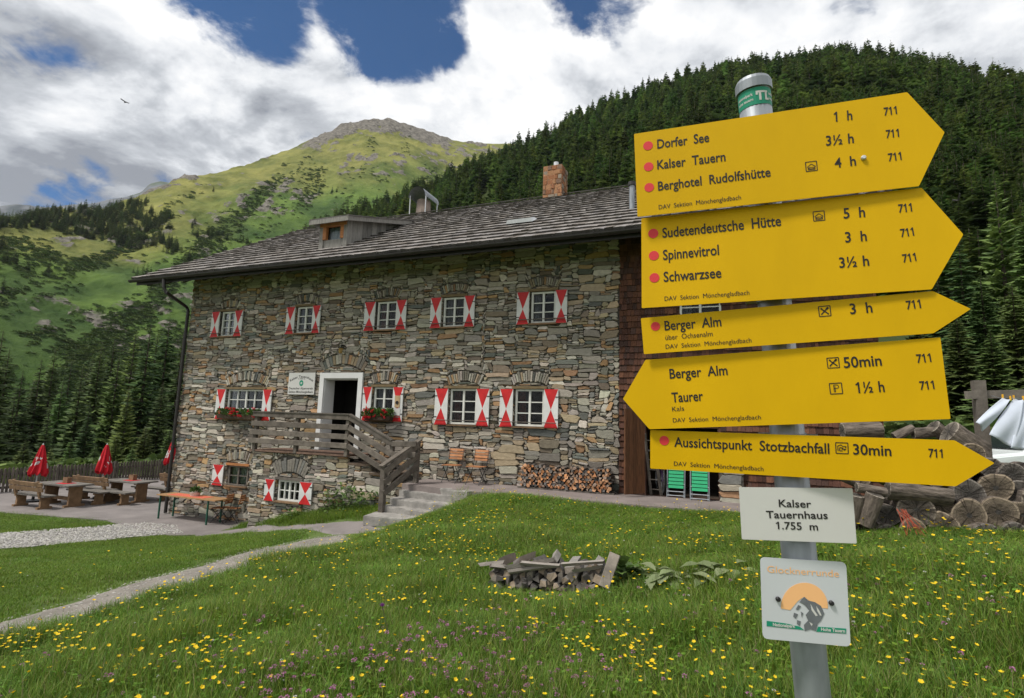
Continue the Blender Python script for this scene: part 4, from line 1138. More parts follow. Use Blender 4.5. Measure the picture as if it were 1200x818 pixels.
for k in range(13):
    t0, t1 = -.55 + 1.1 * k / 13, -.55 + 1.1 * (k + 1) / 13; ra, rb = Rr, Rr + rnd.uniform(.30, .42)
    arc.append(([(cx_ + math.sin(t0) * ra + .006, czz + math.cos(t0) * ra), (cx_ + math.sin(t1) * ra - .006, czz + math.cos(t1) * ra), (cx_ + math.sin(t1) * rb - .008, czz + math.cos(t1) * rb), (cx_ + math.sin(t0) * rb + .008, czz + math.cos(t0) * rb)], rnd.choice([(.23, .21, .18), (.19, .185, .17), (.26, .235, .2)])))
bl.append([(cx_ + math.sin(t) * (Rr - .03), czz + math.cos(t) * (Rr - .03)) for t in np.linspace(-.55, .55, 9)] + [(cx_ + math.sin(t) * (Rr + .44), czz + math.cos(t) * (Rr + .44)) for t in np.linspace(.55, -.55, 9)])
emit_wall(pack_rubble(P0.x, P1.x, GB, PZ - .07, bl, 51), (0, PY + .015, 0), (1, 0, 0), (0, 0, 1), (0, -1, 0), pw, 15, 36)
flank = pack_rubble(P1.x + .005, LX, GB, PZ - .1, [], 52, keep=fl)
emit_wall(flank, (0, PY + .015, 0), (1, 0, 0), (0, 0, 1), (0, -1, 0), pw, 16, 10)
r_ = random.Random(61); mb = MB()
for pl, c in arc: emit_stone(mb, pl, c, (0, PY + .015, 0), (1, 0, 0), (0, 0, 1), (0, -1, 0), r_, prot=r_.uniform(0, .03))
mb.build('arch_stones', M['stone'], pw)
for k in range(8):
    y0 = PY - .06 + k * (FY - .04 - PY) / 8 + .002; k_ = U(.8, 1.2); mb = MB()
    mb.box(((P0.x + P1.x) / 2 - .02, y0 + .075, PZ - .03), (P1.x - P0.x + .1, .15, .05), 0, (1.1 * k_, .8 * k_, .7 * k_)); mb.build('floor_plank', M['greywood'], porch)
for k, (xa, zt_) in enumerate(((P1.x + .06, PZ - .21), (P1.x + .75, PZ - .42))):
    mb = MB(); mb.box((xa + .33, (PY + FY) / 2 - .03, zt_ - .03), (.72, FY - PY - .02, .06), 0, (.9, .75, .65)); mb.build('tread', M['greywood'], porch)

railing = thing('porch_railing', 'weathered grey plank railing along the porch and down its stair', 'railing', ((P0.x + P1.x) / 2, PY, PZ))
ZR = EYE + .09


def plank(p0, p1, w, t, parent, name='rail', k=None):
    k = k or U(.75, 1.25); mb = MB(); mb.beam(p0, p1, t, w, 0, (k, k * .98, k * .96), bev=.008); return mb.build(name, M['greywood'], parent)


zs = [0, .27, .52, .76]
XE = onZ(453, 517, EYE - .55).x
for q in zs:
    plank((P0.x - .02 - q * .12, PY - .10, ZR - .07 - q + .02), (P1.x + .02, PY - .10, ZR - .07 - q), .145, .045, railing)
    plank((P1.x + .04, PY - .10, ZR - .07 - q), (XE, PY - .10, EYE - .62 - q * 1.0), .145, .045, railing)
plank((XE, PY - .10, EYE - .62), (-7.42, PY - .06, EYE - .60), .14, .045, railing)
plank((XE, PY - .10, EYE - .89), (-7.42, PY - .06, EYE - .87), .14, .045, railing)
for x in (P0.x + .06, (P0.x + P1.x) / 2 - .1, P1.x - .04): plank((x, PY - .02, PZ - .05), (x, PY - .02, ZR - .02), .11, .11, railing, 'post')
plank((XE - .02, PY - .02, TERR - .05), (XE - .02, PY - .02, EYE - .56), .1, .1, railing, 'post')
mb = MB(); mb.beam((P0.x - .02, PY - .08, ZR + .02), (P1.x + .03, PY - .08, ZR + .015), .13, .035, 0, (.8, .8, .8)); mb.beam((P1.x + .03, PY - .08, ZR + .015), (XE, PY - .08, EYE - .53), .13, .035, 0, (.85, .85, .85)); mb.build('handrail', M['greywood'], railing)
# the lower railing beside the stone steps
pa = onZ(447, 601, EYE - 2.22); pb = onZ(487, 566, EYE - 1.6)
srail = thing('stair_railing', 'short weathered plank handrail beside the stone steps', 'railing', (pa.x, pa.y, EYE - 2.3))
za, zb_ = onY(443, 547, pa.y).z, onY(490, 517, pb.y).z
plank((pa.x, pa.y, EYE - 2.35), (pa.x, pa.y, za), .13, .13, srail, 'post', .8); plank((pb.x, pb.y, TERR - .02), (pb.x, pb.y, zb_), .12, .12, srail, 'post', .95)
for q in (.10, .36, .62): plank((pa.x + .06, pa.y - .05, za - q), (pb.x + .05, pb.y - .05, zb_ - q), .15, .045, srail)
mb = MB(); mb.beam((pa.x - .03, pa.y - .1, za + .02), (pb.x + .02, pb.y + .06, zb_ + .03), .16, .045, 0, (1, .98, .95)); mb.build('handrail', M['greywood'], srail)

steps = thing('stone_steps', 'five worn stone steps rising from the walkway to the terrace', 'steps', tuple(onZ(463, 612, EYE - 2.35)))
for i, (l, r, z) in enumerate((((476, 566), (547, 576.5), -1.602), ((468, 574.5), (537, 582), -1.74), ((457, 583.7), (531, 592.5), -1.90), ((447, 592.5), (509, 600), -2.06), ((426, 604), (498, 609.5), -2.20))):
    a, b = onZ(*l, EYE + z), onZ(*r, EYE + z); dd = (b - a).normalized(); bk = Vector((-dd.y, dd.x, 0)); n = 9
    vs = []; rr = random.Random(i)
    for k in range(n + 1):
        p = a.lerp(b, k / n); j = rr.uniform(-.018, .018); jz = rr.uniform(-.012, .01)
        vs += [p + bk * (j + .005) + Vector((0, 0, jz)), p + bk * (j * .6 + .0) + Vector((0, 0, -.03 + jz)), p + bk * (j + .01) + Vector((0, 0, -.22)), p + bk * (.30 if i == 0 else .62) + Vector((0, 0, jz * .3)), p + bk * (.30 if i == 0 else .62) + Vector((0, 0, -.22))]
    fs = []
    for k in range(n):
        o_ = k * 5; fs += [(o_, o_ + 5, o_ + 8, o_ + 3), (o_ + 1, o_ + 6, o_ + 5, o_), (o_ + 2, o_ + 7, o_ + 6, o_ + 1)]
    fs += [(0, 3, 4, 2, 1), (n * 5, n * 5 + 1, n * 5 + 2, n * 5 + 4, n * 5 + 3)]
    mb = MB(); mb.add(vs, fs); mb.build('step', M['conc'], steps)
EXCL.append([tuple(onZ(424, 606, EYE - 2.2))[:2], tuple(onZ(494, 611, EYE - 2.2))[:2], tuple(onZ(504, 601, EYE - 2.05))[:2], tuple(onZ(527, 592, EYE - 1.9))[:2], tuple(onZ(534, 583, EYE - 1.74))[:2], tuple(onZ(543, 577, EYE - 1.6))[:2], (-7.8, 12.3), tuple(onZ(447, 597, EYE - 2.1))[:2]])
EXCL.append([(-18, 13.55), (4, 13.55), (4, 27), (-18, 27)]); EXCL.append([(P0.x, PY), (LX, PY), (LX, 14), (P0.x, 14)])


# ------------------------------------------------------------------ signpost
def spost(y): return 885.5 + (y - 130) * .0975


SA = Vector(CAM + ray(spost(640), 640) * 1.0); SB = Vector(CAM + ray(spost(130), 130) * 1.07)
sax = (SB - SA).normalized()
base = SA + sax * ((hz(SA.x, SA.y) - .25 - SA.z) / sax.z)
top = SA + (SB - SA) * ((640 - 95) / 510)
sp = thing('signpost', 'galvanised signpost carrying five yellow hiking arrows and two white plates', 'signpost', tuple(base + Vector((0, 0, .25))))
mb = MB(); mb.tube([base, top], .0295, 24); post = mb.build('post', M['galv'], sp, smooth=True)
mb = MB(); mb.tube([top - sax * .022, top - sax * .004, top + sax * .003], [.0335, .0335, .030], 24); mb.build('post_cap', M['galv'], sp)
# green national park band
bc0, bc1 = top - sax * .058, top - sax * .024
mb = MB(); mb.tube([bc0, bc1], .0300, 28, caps=False); band = mb.build('band', M['green'], sp)
mb = MB(); vdir = (Vector(CAM) - top); vdir -= sax * vdir.dot(sax); vdir.normalize(); sdir = vdir.cross(sax) * -1
sdir = sax.cross(vdir)


def put_on_post(s, ang0, h0, width, cap, bold=.02):
    v, f = text_mesh(s, bold); x0, x1 = v[:, 0].min(), v[:, 0].max(); ch_ = .7; vs = []
    for p in v:
        a = ang0 + (p[0] - x0) / (x1 - x0) * width / .0302
        vs.append(bc0 + sax * (h0 + p[1] * cap / ch_) + (vdir * math.cos(a) + sdir * math.sin(a)) * .0304)
    mb.add(vs, f)


put_on_post('nationalpark', -1.2, .0185, .034, .0055); put_on_post('hohe tauern', -1.2, .0085, .034, .0055)
put_on_post('nationalpark', .95, .0185, .034, .0055); put_on_post('hohe tauern', .95, .0085, .034, .0055)
for (a0, a1, h0, h1) in ((.10, .85, .022, .026), (.28, .42, .007, .022), (.66, .80, .007, .022), (.10, .22, .018, .022), (.80, .92, .007, .011)):
    vs = []
    for k in range(4):
        a = a0 + (a1 - a0) * k / 3
        for h in (h0, h1): vs.append(bc0 + sax * h + (vdir * math.cos(a) + sdir * math.sin(a)) * .0304)
    mb.add(vs, [(2 * k, 2 * k + 2, 2 * k + 3, 2 * k + 1) for k in range(3)])
mb.build('band_lettering', M['plate'], band)

cA = lambda X, Y: (730 + X / 2.927, 80 + Y / 2.927)
cB = lambda X, Y: (730 + X / 2.927, 220 + Y / 2.927)
cC = lambda X, Y: (730 + X / 2.727, 330 + Y / 2.727)
cD = lambda X, Y: (840 + X / 3.05, 550 + Y / 3.05)
DAV = 'DAV  Sektion  Mönchengladbach'
SIGNS = [
    dict(q=[(743, 157), (1063, 108), (1107, 155), (1077, 218), (747, 254)], yaw=5, tilt=1, c=cA, k=2.927, dots=[(86, 266, 15), (88, 338, 15), (90, 409, 15)], icons=[('hut', 625, 318, 667, 355)], bolt=[(824, 309)],
         t=[('Dorfer  See', 118, 276, 296, 252, 31), ('Kalser  Tauern', 118, 347, 352, 318, 31), ('Berghotel  Rudolfshütte', 121, 420, 507, 371, 31), (DAV, 123, 484, 405, 450, 15), ('1  h', 724, 184, 787, 177, 33), ('3½ h', 697, 266, 792, 256, 33), ('4  h', 727, 342, 800, 333, 33), ('711', 896, 163, 940, 157, 27), ('711', 903, 240, 947, 235, 27), ('711', 911, 320, 956, 314, 27)],
         lab='yellow arrow board reading Dorfer See, Kalser Tauern, Berghotel Rudolfshütte'),
    dict(q=[(751.5, 256), (1080, 220), (1129, 274.7), (1092, 339), (752, 361)], yaw=3.5, tilt=1.5, c=cB, k=2.927, dots=[(104, 157, 16), (106, 233, 16), (108, 309, 16)], icons=[('hut', 651, 77, 693, 117)], bolt=[],
         t=[('Sudetendeutsche  Hütte', 136, 172, 543, 130, 34), ('Spinnevitrol', 138, 248, 330, 230, 34), ('Schwarzsee', 140, 323, 338, 308, 34), (DAV, 143, 388, 434, 367, 15), ('5  h', 757, 106, 831, 100, 35), ('3  h', 763, 188, 837, 182, 35), ('3½ h', 743, 275, 845, 267, 35), ('711', 946, 86, 992, 81, 28), ('711', 954, 170, 999, 164, 28), ('711', 961, 257, 1007, 251, 28)],
         lab='yellow arrow board reading Sudetendeutsche Hütte, Spinnevitrol, Schwarzsee'),
    dict(q=[(751, 373), (1093, 341), (1137.8, 362), (1094, 390.5), (754.6, 415)], yaw=2, tilt=0, c=cC, k=2.727, dots=[(104, 143, 14)], icons=[('fork', 624, 76, 665, 113)], bolt=[],
         t=[('Berger  Alm', 134, 156, 315, 142, 30), ('über  Ochsenalm', 136, 187, 287, 174, 16), (DAV, 137, 215, 411, 194, 14), ('3  h', 727, 104, 798, 98, 33), ('711', 907, 89, 953, 84, 27)],
         lab='narrow yellow arrow board reading Berger Alm über Ochsenalm'),
    dict(q=[(730, 467.5), (756.4, 421.7), (1102, 395.3), (1114, 491), (761, 503)], yaw=1, tilt=0, c=cC, k=2.727, dots=[], icons=[('fork', 651, 240, 692, 279), ('P', 659, 322, 702, 361)], bolt=[],
         t=[('Berger  Alm', 150, 310, 335, 298, 31), ('Taurer', 157, 386, 257, 380, 31), ('Kals', 158, 415, 196, 412, 15), (DAV, 160, 450, 441, 440, 14), ('50min', 707, 276, 828, 268, 34), ('1½ h', 746, 356, 837, 352, 34), ('711', 940, 260, 986, 256, 27), ('711', 950, 346, 996, 343, 27)],
         lab='yellow arrow board pointing the other way, reading Berger Alm, Taurer'),
    dict(q=[(762, 504), (1118.7, 516), (1165.6, 542.7), (1120, 570), (762, 549)], yaw=.5, tilt=-1, c=cC, k=2.727, dots=[(132, 508, 15)], icons=[('view', 678, 513, 721, 551)], bolt=[],
         t=[('Aussichtspunkt  Stotzbachfall', 164, 527, 660, 550, 31), (DAV, 163, 588, 449, 605, 14), ('30min', 736, 552, 858, 557, 33), ('711', 977, 561, 1022, 563, 27)],
         lab='lowest narrow yellow arrow board reading Aussichtspunkt Stotzbachfall'),
    dict(q=[(866, 571), (999, 572.3), (1004, 637), (869.5, 632)], yaw=8, tilt=0, c=cD, k=3.05, dots=[], icons=[], bolt=[], plate=1,
         t=[('Kalser', 222, 134, 338, 137, 26), ('Tauernhaus', 177, 174, 397, 177, 26), ('1.755  m', 212, 213, 362, 218, 26)], lab='white plate reading Kalser Tauernhaus 1.755 m'),
    dict(q=[(891, 653), (991.5, 659), (997, 758), (894, 748.4)], yaw=12, tilt=1, c=cD, k=3.05, dots=[], icons=[], bolt=[(218, 463), (408, 477)], plate=2,
         t=[('Glocknerrunde', 180, 368, 436, 385, 24)], lab='white rounded plate with orange sun and grey mountain emblem'),
]
for S_ in SIGNS:
    q = S_['q']; ym = sum(p[1] for p in q) / len(q); pt = SA + (SB - SA) * ((640 - ym) / 510)
    yw, ti = math.radians(S_['yaw']), math.radians(S_['tilt'])
    nrm = Vector((math.sin(yw) * math.cos(ti), -math.cos(yw) * math.cos(ti), math.sin(ti)))
    pf = pt + (Vector(CAM) - pt).normalized() * .047; cpl = nrm.dot(pf)
    on = lambda x, y: onP(x, y, tuple(nrm), cpl)
    Q = [on(*p) for p in q]
    if len(Q) == 5 and q[0][0] == 730: eA, eB = Q[1], Q[2]
    else: eA, eB = Q[0], Q[1]
    ax = (eB - eA).normalized(); ax = (ax - nrm * ax.dot(nrm)).normalized(); ay = nrm.cross(ax)
    org = sum(Q, Vector()) / len(Q)
    loc2 = lambda P: ((P - org).dot(ax), (P - org).dot(ay))
    pl = [loc2(P) for P in Q]
    area = sum(a[0] * b[1] - b[0] * a[1] for a, b in zip(pl, pl[1:] + pl[:1]))
    if area < 0: pl = pl[::-1]
    def rounded(pl, r, n=4):
        out = []; m = len(pl)
        for i in range(m):
            a, b, c = Vector(pl[i - 1]), Vector(pl[i]), Vector(pl[(i + 1) % m])
            u_, v_ = (a - b).normalized() * r, (c - b).normalized() * r
            for k in range(n + 1):
                t = k / n; p = (b + u_) * (1 - t) ** 2 + b * 2 * t * (1 - t) + (b + v_) * t ** 2; out.append((p.x, p.y))
        return out
    kind = S_.get('plate', 0)
    outl = rounded(pl, .009 if kind == 2 else .0018, 5 if kind == 2 else 2)
    mb = MB(); mb.prism(outl, org, ax, ay, -.0022, 0)
    bd = mb.build('signboard', M['yellow'] if not kind else (M['plate'] if kind == 1 else M['plate2']), sp); bd['label'] = S_['lab']
    # clamp bracket behind
    mb = MB(); cpt = pt; 
    for dz_ in ((.03, -.03) if not kind else (0.0,)):
        c0 = pt + sax * dz_; mb.tube([c0 - sax * .006, c0 + sax * .006], .0325, 18)
        mb.beam(c0 - ax * .05, c0 + ax * .05, .004, .012, upv=tuple(sax))
    mb.build('clamp', M['galv'], bd)
    tx = MB(); c = S_['c']; mats_ = [M['print'], M['dotred'], M['plate'], M['orangep'], M['greyp'], M['green']]
    for (s_, xa, ya, xb, yb, cap) in S_['t']:
        A_, B_ = on(*c(xa, ya)), on(*c(xb, yb)); e_ = (B_ - A_); L = e_.length; e_.normalize(); n_ = nrm.cross(e_)
        C_ = on(*c((xa + xb) / 2, (ya + yb) / 2 - cap)); D_ = on(*c((xa + xb) / 2, (ya + yb) / 2)); ch_ = abs((C_ - D_).dot(n_))
        t1 = MB(); put_text(t1, s_, A_, e_, n_, nrm, L, ch_, .0007, 3 if s_.startswith('Glock') else 0, bold=(.0 if s_.startswith('Glock') else .014) if cap > 20 else .0); t1.build('lettering', mats_, bd)
    for (xa, ya, r) in S_['dots']:
        A_ = on(*c(xa, ya)); rr = (on(*c(xa, ya - r)) - A_).length
        t1 = MB(); t1.prism([(math.cos(t) * rr, math.sin(t) * rr) for t in np.linspace(0, 6.2832, 29)[:-1]], A_, ax, ay, .0002, .0007, 1); t1.build('red_dot', mats_, bd)
    for (kd, xa, ya, xb, yb) in S_['icons']:
        if tx.v: tx.build('pictogram', mats_, bd)
        tx = MB()
        A_ = on(*c((xa + xb) / 2, (ya + yb) / 2)); h = (on(*c(xa, (ya + yb) / 2)) - A_).length
        def seg(x0, y0, x1, y1, w=.07):
            p, r_q = A_ + (ax * x0 + ay * y0) * h + nrm * .0006, A_ + (ax * x1 + ay * y1) * h + nrm * .0006
            tx.beam(p, r_q, .0003, w * h * 2, 0, upv=tuple(ax.cross(nrm) if abs((r_q - p).normalized().dot(ay)) < .9 else ax)) if False else ribseg(tx, p, r_q, w * h, nrm)
        def ribseg(m_, p, r_q, w, nr):
            d_ = (r_q - p).normalized(); s2 = nr.cross(d_) * w
            m_.add([p - s2, r_q - s2, r_q + s2, p + s2], [(0, 1, 2, 3)], 0)
        for s_ in ((-.9, -.9, .9, -.9), (.9, -.9, .9, .9), (.9, .9, -.9, .9), (-.9, .9, -.9, -.9)): seg(*s_, .07)
        if kd == 'hut':
            for s_ in ((-.7, -.1, 0, .45), (0, .45, .7, -.1), (-.55, -.1, -.55, -.65), (.55, -.1, .55, -.65), (-.55, -.65, .55, -.65), (-.4, -.2, .4, -.2), (-.4, -.2, -.4, -.5), (.4, -.2, .4, -.5), (-.4, -.5, .4, -.5)): seg(*s_, .055)
        elif kd == 'fork':
            seg(-.6, -.6, .55, .6, .10); seg(.6, -.6, -.3, .25, .10); seg(-.3, .25, -.6, .45, .06); seg(-.3, .25, -.45, .62, .06); seg(-.35, .3, -.6, .6, .05); seg(.3, .3, .6, .62, .16)
        elif kd == 'P':
            for s_ in ((-.3, -.55, -.3, .6), (-.3, .6, .25, .6), (.25, .6, .42, .4), (.42, .4, .42, .2), (.42, .2, .25, .02), (.25, .02, -.3, .02), (-.12, -.55, -.12, .45), (-.3, -.55, -.12, -.55)): seg(*s_, .05)
        else:
            for s_ in ((-.6, -.5, -.6, .35), (-.6, .35, -.1, .55), (-.1, .55, .1, .3), (.1, .3, .65, .3), (.65, .3, .5, .05), (-.4, -.4, -.3, .1), (-.3, .1, .15, .05), (.15, .05, .15, -.3), (-.1, -.15, .6, -.15), (.3, -.4, .6, -.1), (-.4, -.45, .1, -.45)): seg(*s_, .06)
    if kind == 2:
        cc_ = c
        P = lambda x, y: loc2(on(*cc_(x, y)))
        sunp = [P(315 + 84 * math.cos(t) - 2, 492 - 87 * math.sin(t)) for t in np.linspace(-.06, 3.2, 26)]; sunp = sunp + [P(262, 503), P(290, 470), P(312, 455), P(340, 478), P(372, 495)]
        tx.prism(sunp[::-1] if False else sunp, org, ax, ay, .0002, .0006, 3)
        mt = [(312, 456), (325, 468), (350, 474), (372, 488), (384, 515), (372, 540), (360, 552), (354, 578), (335, 571), (314, 578), (311, 556), (326, 540), (317, 520), (330, 505), (317, 488), (305, 479), (295, 474)]
        tx.prism([P(*p) for p in mt][::-1], org, ax, ay, .0002, .0008, 4)
        for w_ in ([(291, 484), (301, 490), (290, 503), (282, 500)], [(276, 512), (290, 518), (282, 534), (273, 526)], [(287, 538), (300, 543), (296, 560), (286, 552)], [(300, 508), (309, 514), (303, 528)]): tx.prism([P(*p) for p in w_][::-1], org, ax, ay, .0002, .0008, 4)
        for w_ in ([(334, 480), (345, 500), (360, 522), (353, 524), (338, 503)], [(355, 488), (366, 505), (374, 522), (368, 522), (358, 505)], [(330, 545), (342, 552), (338, 560)]): tx.prism([P(*p) for p in w_][::-1], org, ax, ay, .0009, .0011, 2)
        tx.prism([P(*p) for p in ((178, 541), (250, 551), (296, 562), (312, 574), (178, 560))][::-1], org, ax, ay, .0002, .0006, 5)
        tx.prism([P(*p) for p in ((362, 562), (462, 569), (462, 587), (356, 580))][::-1], org, ax, ay, .0002, .0006, 5)
        for s_, xa, ya, xb, yb, cap in (('Nationalpark', 200, 559, 280, 566, 10), ('Hohe Tauern', 372, 576, 458, 583, 10)):
            A_, B_ = on(*c(xa, ya)), on(*c(xb, yb)); e_ = (B_ - A_); L = e_.length; e_.normalize(); n_ = nrm.cross(e_)
            put_text(tx, s_, A_, e_, n_, nrm, L, cap / 3.05 / F_PX, .0011, 2, bold=.03)
    if tx.v: tx.build('emblem' if kind == 2 else 'pictogram', mats_, bd)
    for (xa, ya) in S_['bolt']:
        A_ = on(*c(xa, ya)); mb = MB(); mb.tube([A_, A_ + nrm * .004, A_ + nrm * .0055], [.0042, .0042, .0028], 10); mb.build('bolt', M['alu'] if not kind else M['blackmetal'], bd)

# ------------------------------------------------------------------ logs by the drying lawn
def log_mesh(r, L, seed, endc=None, name='log'):
    rr = random.Random(seed); n = 18; mb = MB()
    prof = [1 + .07 * math.sin(2 * t + seed) + .04 * math.sin(3 * t + 2 * seed) + rr.uniform(-.03, .03) for t in np.linspace(0, 2 * math.pi, n + 1)[:-1]]
    rings = []
    for i, s_ in enumerate(np.linspace(0, 1, 7)):
        k = 1 - .06 * s_ + rr.uniform(-.015, .015)
        rings += [(math.cos(2 * math.pi * j / n) * r * prof[j] * k * (1 + rr.uniform(-.02, .02)), s_ * L, math.sin(2 * math.pi * j / n) * r * prof[j] * k * (1 + rr.uniform(-.02, .02))) for j in range(n)]
    fs = [(i * n + j, i * n + (j + 1) % n, (i + 1) * n + (j + 1) % n, (i + 1) * n + j) for i in range(6) for j in range(n)]
    mb.add(rings, fs, 0)
    for end, yy in ((0, -.004), (1, L + .004)):
        base_ = [rings[(0 if end == 0 else 6 * n) + j] for j in range(n)]
        prev = [(x, y, z) for x, y, z in base_]
        for kk, sc_ in enumerate((.90, .74, .56, .36, .16)):
            cur = [(x * sc_, yy + rr.uniform(-.004, .004), z * sc_) for x, y, z in base_]
            col0 = endc or (.18, .16, .135); q = (1.9, 1.0, .75, .6, .5)[kk] * rr.uniform(.9, 1.1); col0 = tuple(v * q for v in col0)
            vs = prev + cur
            mb.add(vs, [((j + 1) % n, j, n + j, n + (j + 1) % n) if end == 0 else (j, (j + 1) % n, n + (j + 1) % n, n + j) for j in range(n)], 1, col0)
            prev = cur
        mb.add(prev, [tuple(range(n))[::-1] if end == 0 else tuple(range(n))], 1, tuple(v * .42 for v in (.13, .122, .112)))
    return mb


def place(mb, name, mats, loc, rot, label, cat, group=None):
    o = mb.build(name, mats, local=True); o.location = loc; o.rotation_euler = rot; tag(o, label, cat, group); return o


LG = 'weathered logs piled on the grass'
LL = 'weathered grey round log in the pile behind the signpost'
ends = [(1040, 604, 13), (1074, 597, 18), (1102, 592, 12.5), (1136, 579, 17), (1136, 604, 17.5), (1167, 572, 16.5), (1170, 600, 18), (1187, 556, 14), (1161, 548, 12), (1106, 617, 16), (1071, 624, 15), (1039, 628, 13), (1155, 628, 15), (1196, 578, 15), (1200, 604, 16), (1218, 590, 17), (1225, 562, 15), (1188, 627, 14), (1222, 622, 16), (1010, 622, 12),
        (1030, 552, 13), (1062, 560, 15), (1096, 556, 14), (1128, 548, 13), (1048, 535, 12), (1080, 532, 13), (1112, 528, 12), (1141, 531, 12), (1006, 560, 12), (1015, 538, 11)]
for i, (x, y, r) in enumerate(ends):
    Yf = 7.62 + (625 - y) * .0035 + rnd.uniform(-.04, .05); p = onY(x, y, Yf); rad = r / F_PX * vis_size(p) * 1.02
    place(log_mesh(rad, U(.7, 1.0), i + 1, rnd.choice([(.155, .132, .11), (.135, .122, .11), (.185, .15, .112)])), 'log', [M['logbark'], M['logend']], p, (U(-.04, .04), 0, U(-.22, .16)), LL, 'log', LG)
side = [((1004, 571), (1038, 577), 5.5, 7.55), ((1026, 580), (1014, 615), 9, 7.5), ((1003, 580), (998, 612), 9, 7.55), ((1040, 574), (1114, 583), 11, 7.72), ((987, 505), (1032, 504), 10, 8.2), ((1093, 500), (1112, 514), 9, 8.3), ((1112, 506), (1150, 530), 15, 8.1), ((1048, 512), (1070, 502), 5, 8.2), ((1070, 508), (1095, 506), 6, 8.25), ((985, 590), (1012, 600), 8, 7.6), ((975, 553), (1004, 566), 6, 7.8)]
for i, (a, b, r, Yf) in enumerate(side):
    A_, B_ = onY(*a, Yf), onY(*b, Yf + .06); d_ = B_ - A_; rad = r / F_PX * vis_size(A_)
    mb = log_mesh(rad, d_.length, 60 + i); o = place(mb, 'log', [M['logbark'], M['logend']], A_, (0, 0, 0), 'weathered log lying lengthwise on the pile behind the signpost', 'log', 'logs lying lengthwise on the pile')
    o.rotation_euler = d_.to_track_quat('Y', 'Z').to_euler()
# loose red twigs leaning on the pile
mb = MB()
for k in range(16):
    p = onY(U(1050, 1062), U(596, 602), 7.35); q = onY(U(1062, 1088), U(618, 632), 7.25); mb.tube([p, p.lerp(q, .5) + Vector((U(-.03, .03), 0, U(-.02, .03))), q], [.004, .003, .002], 4)
tag(mb.build('twigs', mat('red_twig', (.30, .06, .03), .7)), 'bunch of thin reddish twigs leaning on the log pile', 'twigs')

# ------------------------------------------------------------------ low split-wood heap in the meadow
def split_mesh(L, w, h, seed):
    rr = random.Random(seed); n = rr.choice([3, 4, 4, 5]); a0 = rr.uniform(0, 6.28); mb = MB()
    prof = [(math.cos(a0 + 2 * math.pi * k / n + rr.uniform(-.3, .3)) * w * rr.uniform(.75, 1.1), math.sin(a0 + 2 * math.pi * k / n + rr.uniform(-.3, .3)) * h * rr.uniform(.75, 1.1)) for k in range(n)]
    vs = []
    for i in range(4):
        s_ = i / 3
        for (x, z) in prof: vs.append((x * (1 + rr.uniform(-.08, .08)) + .01 * math.sin(s_ * 3 + seed), s_ * L + (rr.uniform(-.02, .02) if i in (0, 3) else 0), z * (1 + rr.uniform(-.08, .08))))
    return mb, vs, n


def wood_piece(L, w, h, seed, colside, colend):
    mb, vs, n = split_mesh(L, w, h, seed)
    mb.add(vs, [(i * n + j, (i + 1) * n + j, (i + 1) * n + (j + 1) % n, i * n + (j + 1) % n) for i in range(3) for j in range(n)], 0, colside)
    mb.add(vs, [tuple(range(n)), tuple(range(3 * n, 4 * n))[::-1]], 0, colend)
    return mb


HL = 'grey split firewood piece in the low heap in the meadow'; HG = 'firewood pieces heaped in the meadow'
hb = ground_hit(640, 694); r_ = random.Random(12)
EXCL.append([(hb.x - .9, hb.y - .1), (hb.x + .75, hb.y - .15), (hb.x + .75, hb.y + .6), (hb.x - .9, hb.y + .6)])
for row in range(5):
    nrow = (15, 15, 14, 12, 6)[row]
    for k in range(nrow):
        x = -.72 + 1.30 * (k + .5) / nrow + (row % 2) * .04 + r_.uniform(-.02, .02)
        if row >= 4 and x > .2: continue
        z = .045 + row * .060 + r_.uniform(-.012, .012); kk = r_.uniform(.55, 1.3)
        cs = tuple(v * kk for v in r_.choice([(.26, .24, .215), (.20, .185, .17), (.29, .245, .20), (.15, .137, .128)])); ce = tuple(v * kk for v in r_.choice([(.22, .19, .16), (.14, .125, .115), (.28, .22, .165)]))
        o = place(wood_piece(r_.uniform(.36, .46), r_.uniform(.045, .07), r_.uniform(.04, .058), row * 40 + k, cs, ce), 'firewood_piece', M['split'], (hb.x + x, hb.y + r_.uniform(-.04, .04) + row * .015, hz(hb.x + x, hb.y) + z), (r_.uniform(-.06, .06), r_.uniform(-3, 3), r_.uniform(-.22, .22)), HL, 'firewood', HG)
for (a, b, wd, zz_) in (((575, 661), (607, 665), .034, .02), ((592, 662), (650, 653), .040, .03), ((596, 668), (648, 660), .032, .0), ((658, 660), (709, 656), .036, .0), ((672, 667), (707, 661), .034, 0), ((562, 660), (590, 657), .030, 0), ((610, 657), (656, 661), .03, 0)):
    A_, B_ = onY(a[0], a[1] + 2, hb.y - .03), onY(b[0], b[1] + 2, hb.y + .05); d_ = B_ - A_; kk = r_.uniform(.9, 1.3)
    o = place(wood_piece(d_.length, wd, .028, int(a[0]), (.24 * kk, .215 * kk, .19 * kk), (.12, .10, .09)), 'firewood_piece', M['split'], A_, (0, 0, 0), 'long grey split log laid flat on top of the meadow heap', 'firewood', 'long pieces on top of the heap')
    o.rotation_euler = d_.to_track_quat('Y', 'Z').to_euler()
A_, B_ = onY(708, 688, hb.y - .06), onY(721, 649, hb.y + .02); mb = MB(); mb.beam(A_, B_ + (B_ - A_).normalized() * .0, .115, .05, 0, (2.0, 2.0, 2.0), upv=(0, 1, 0), bev=.006)
tag(mb.build('leaning_plank', M['greywood']), 'pale squared plank end leaning on the firewood heap', 'plank')

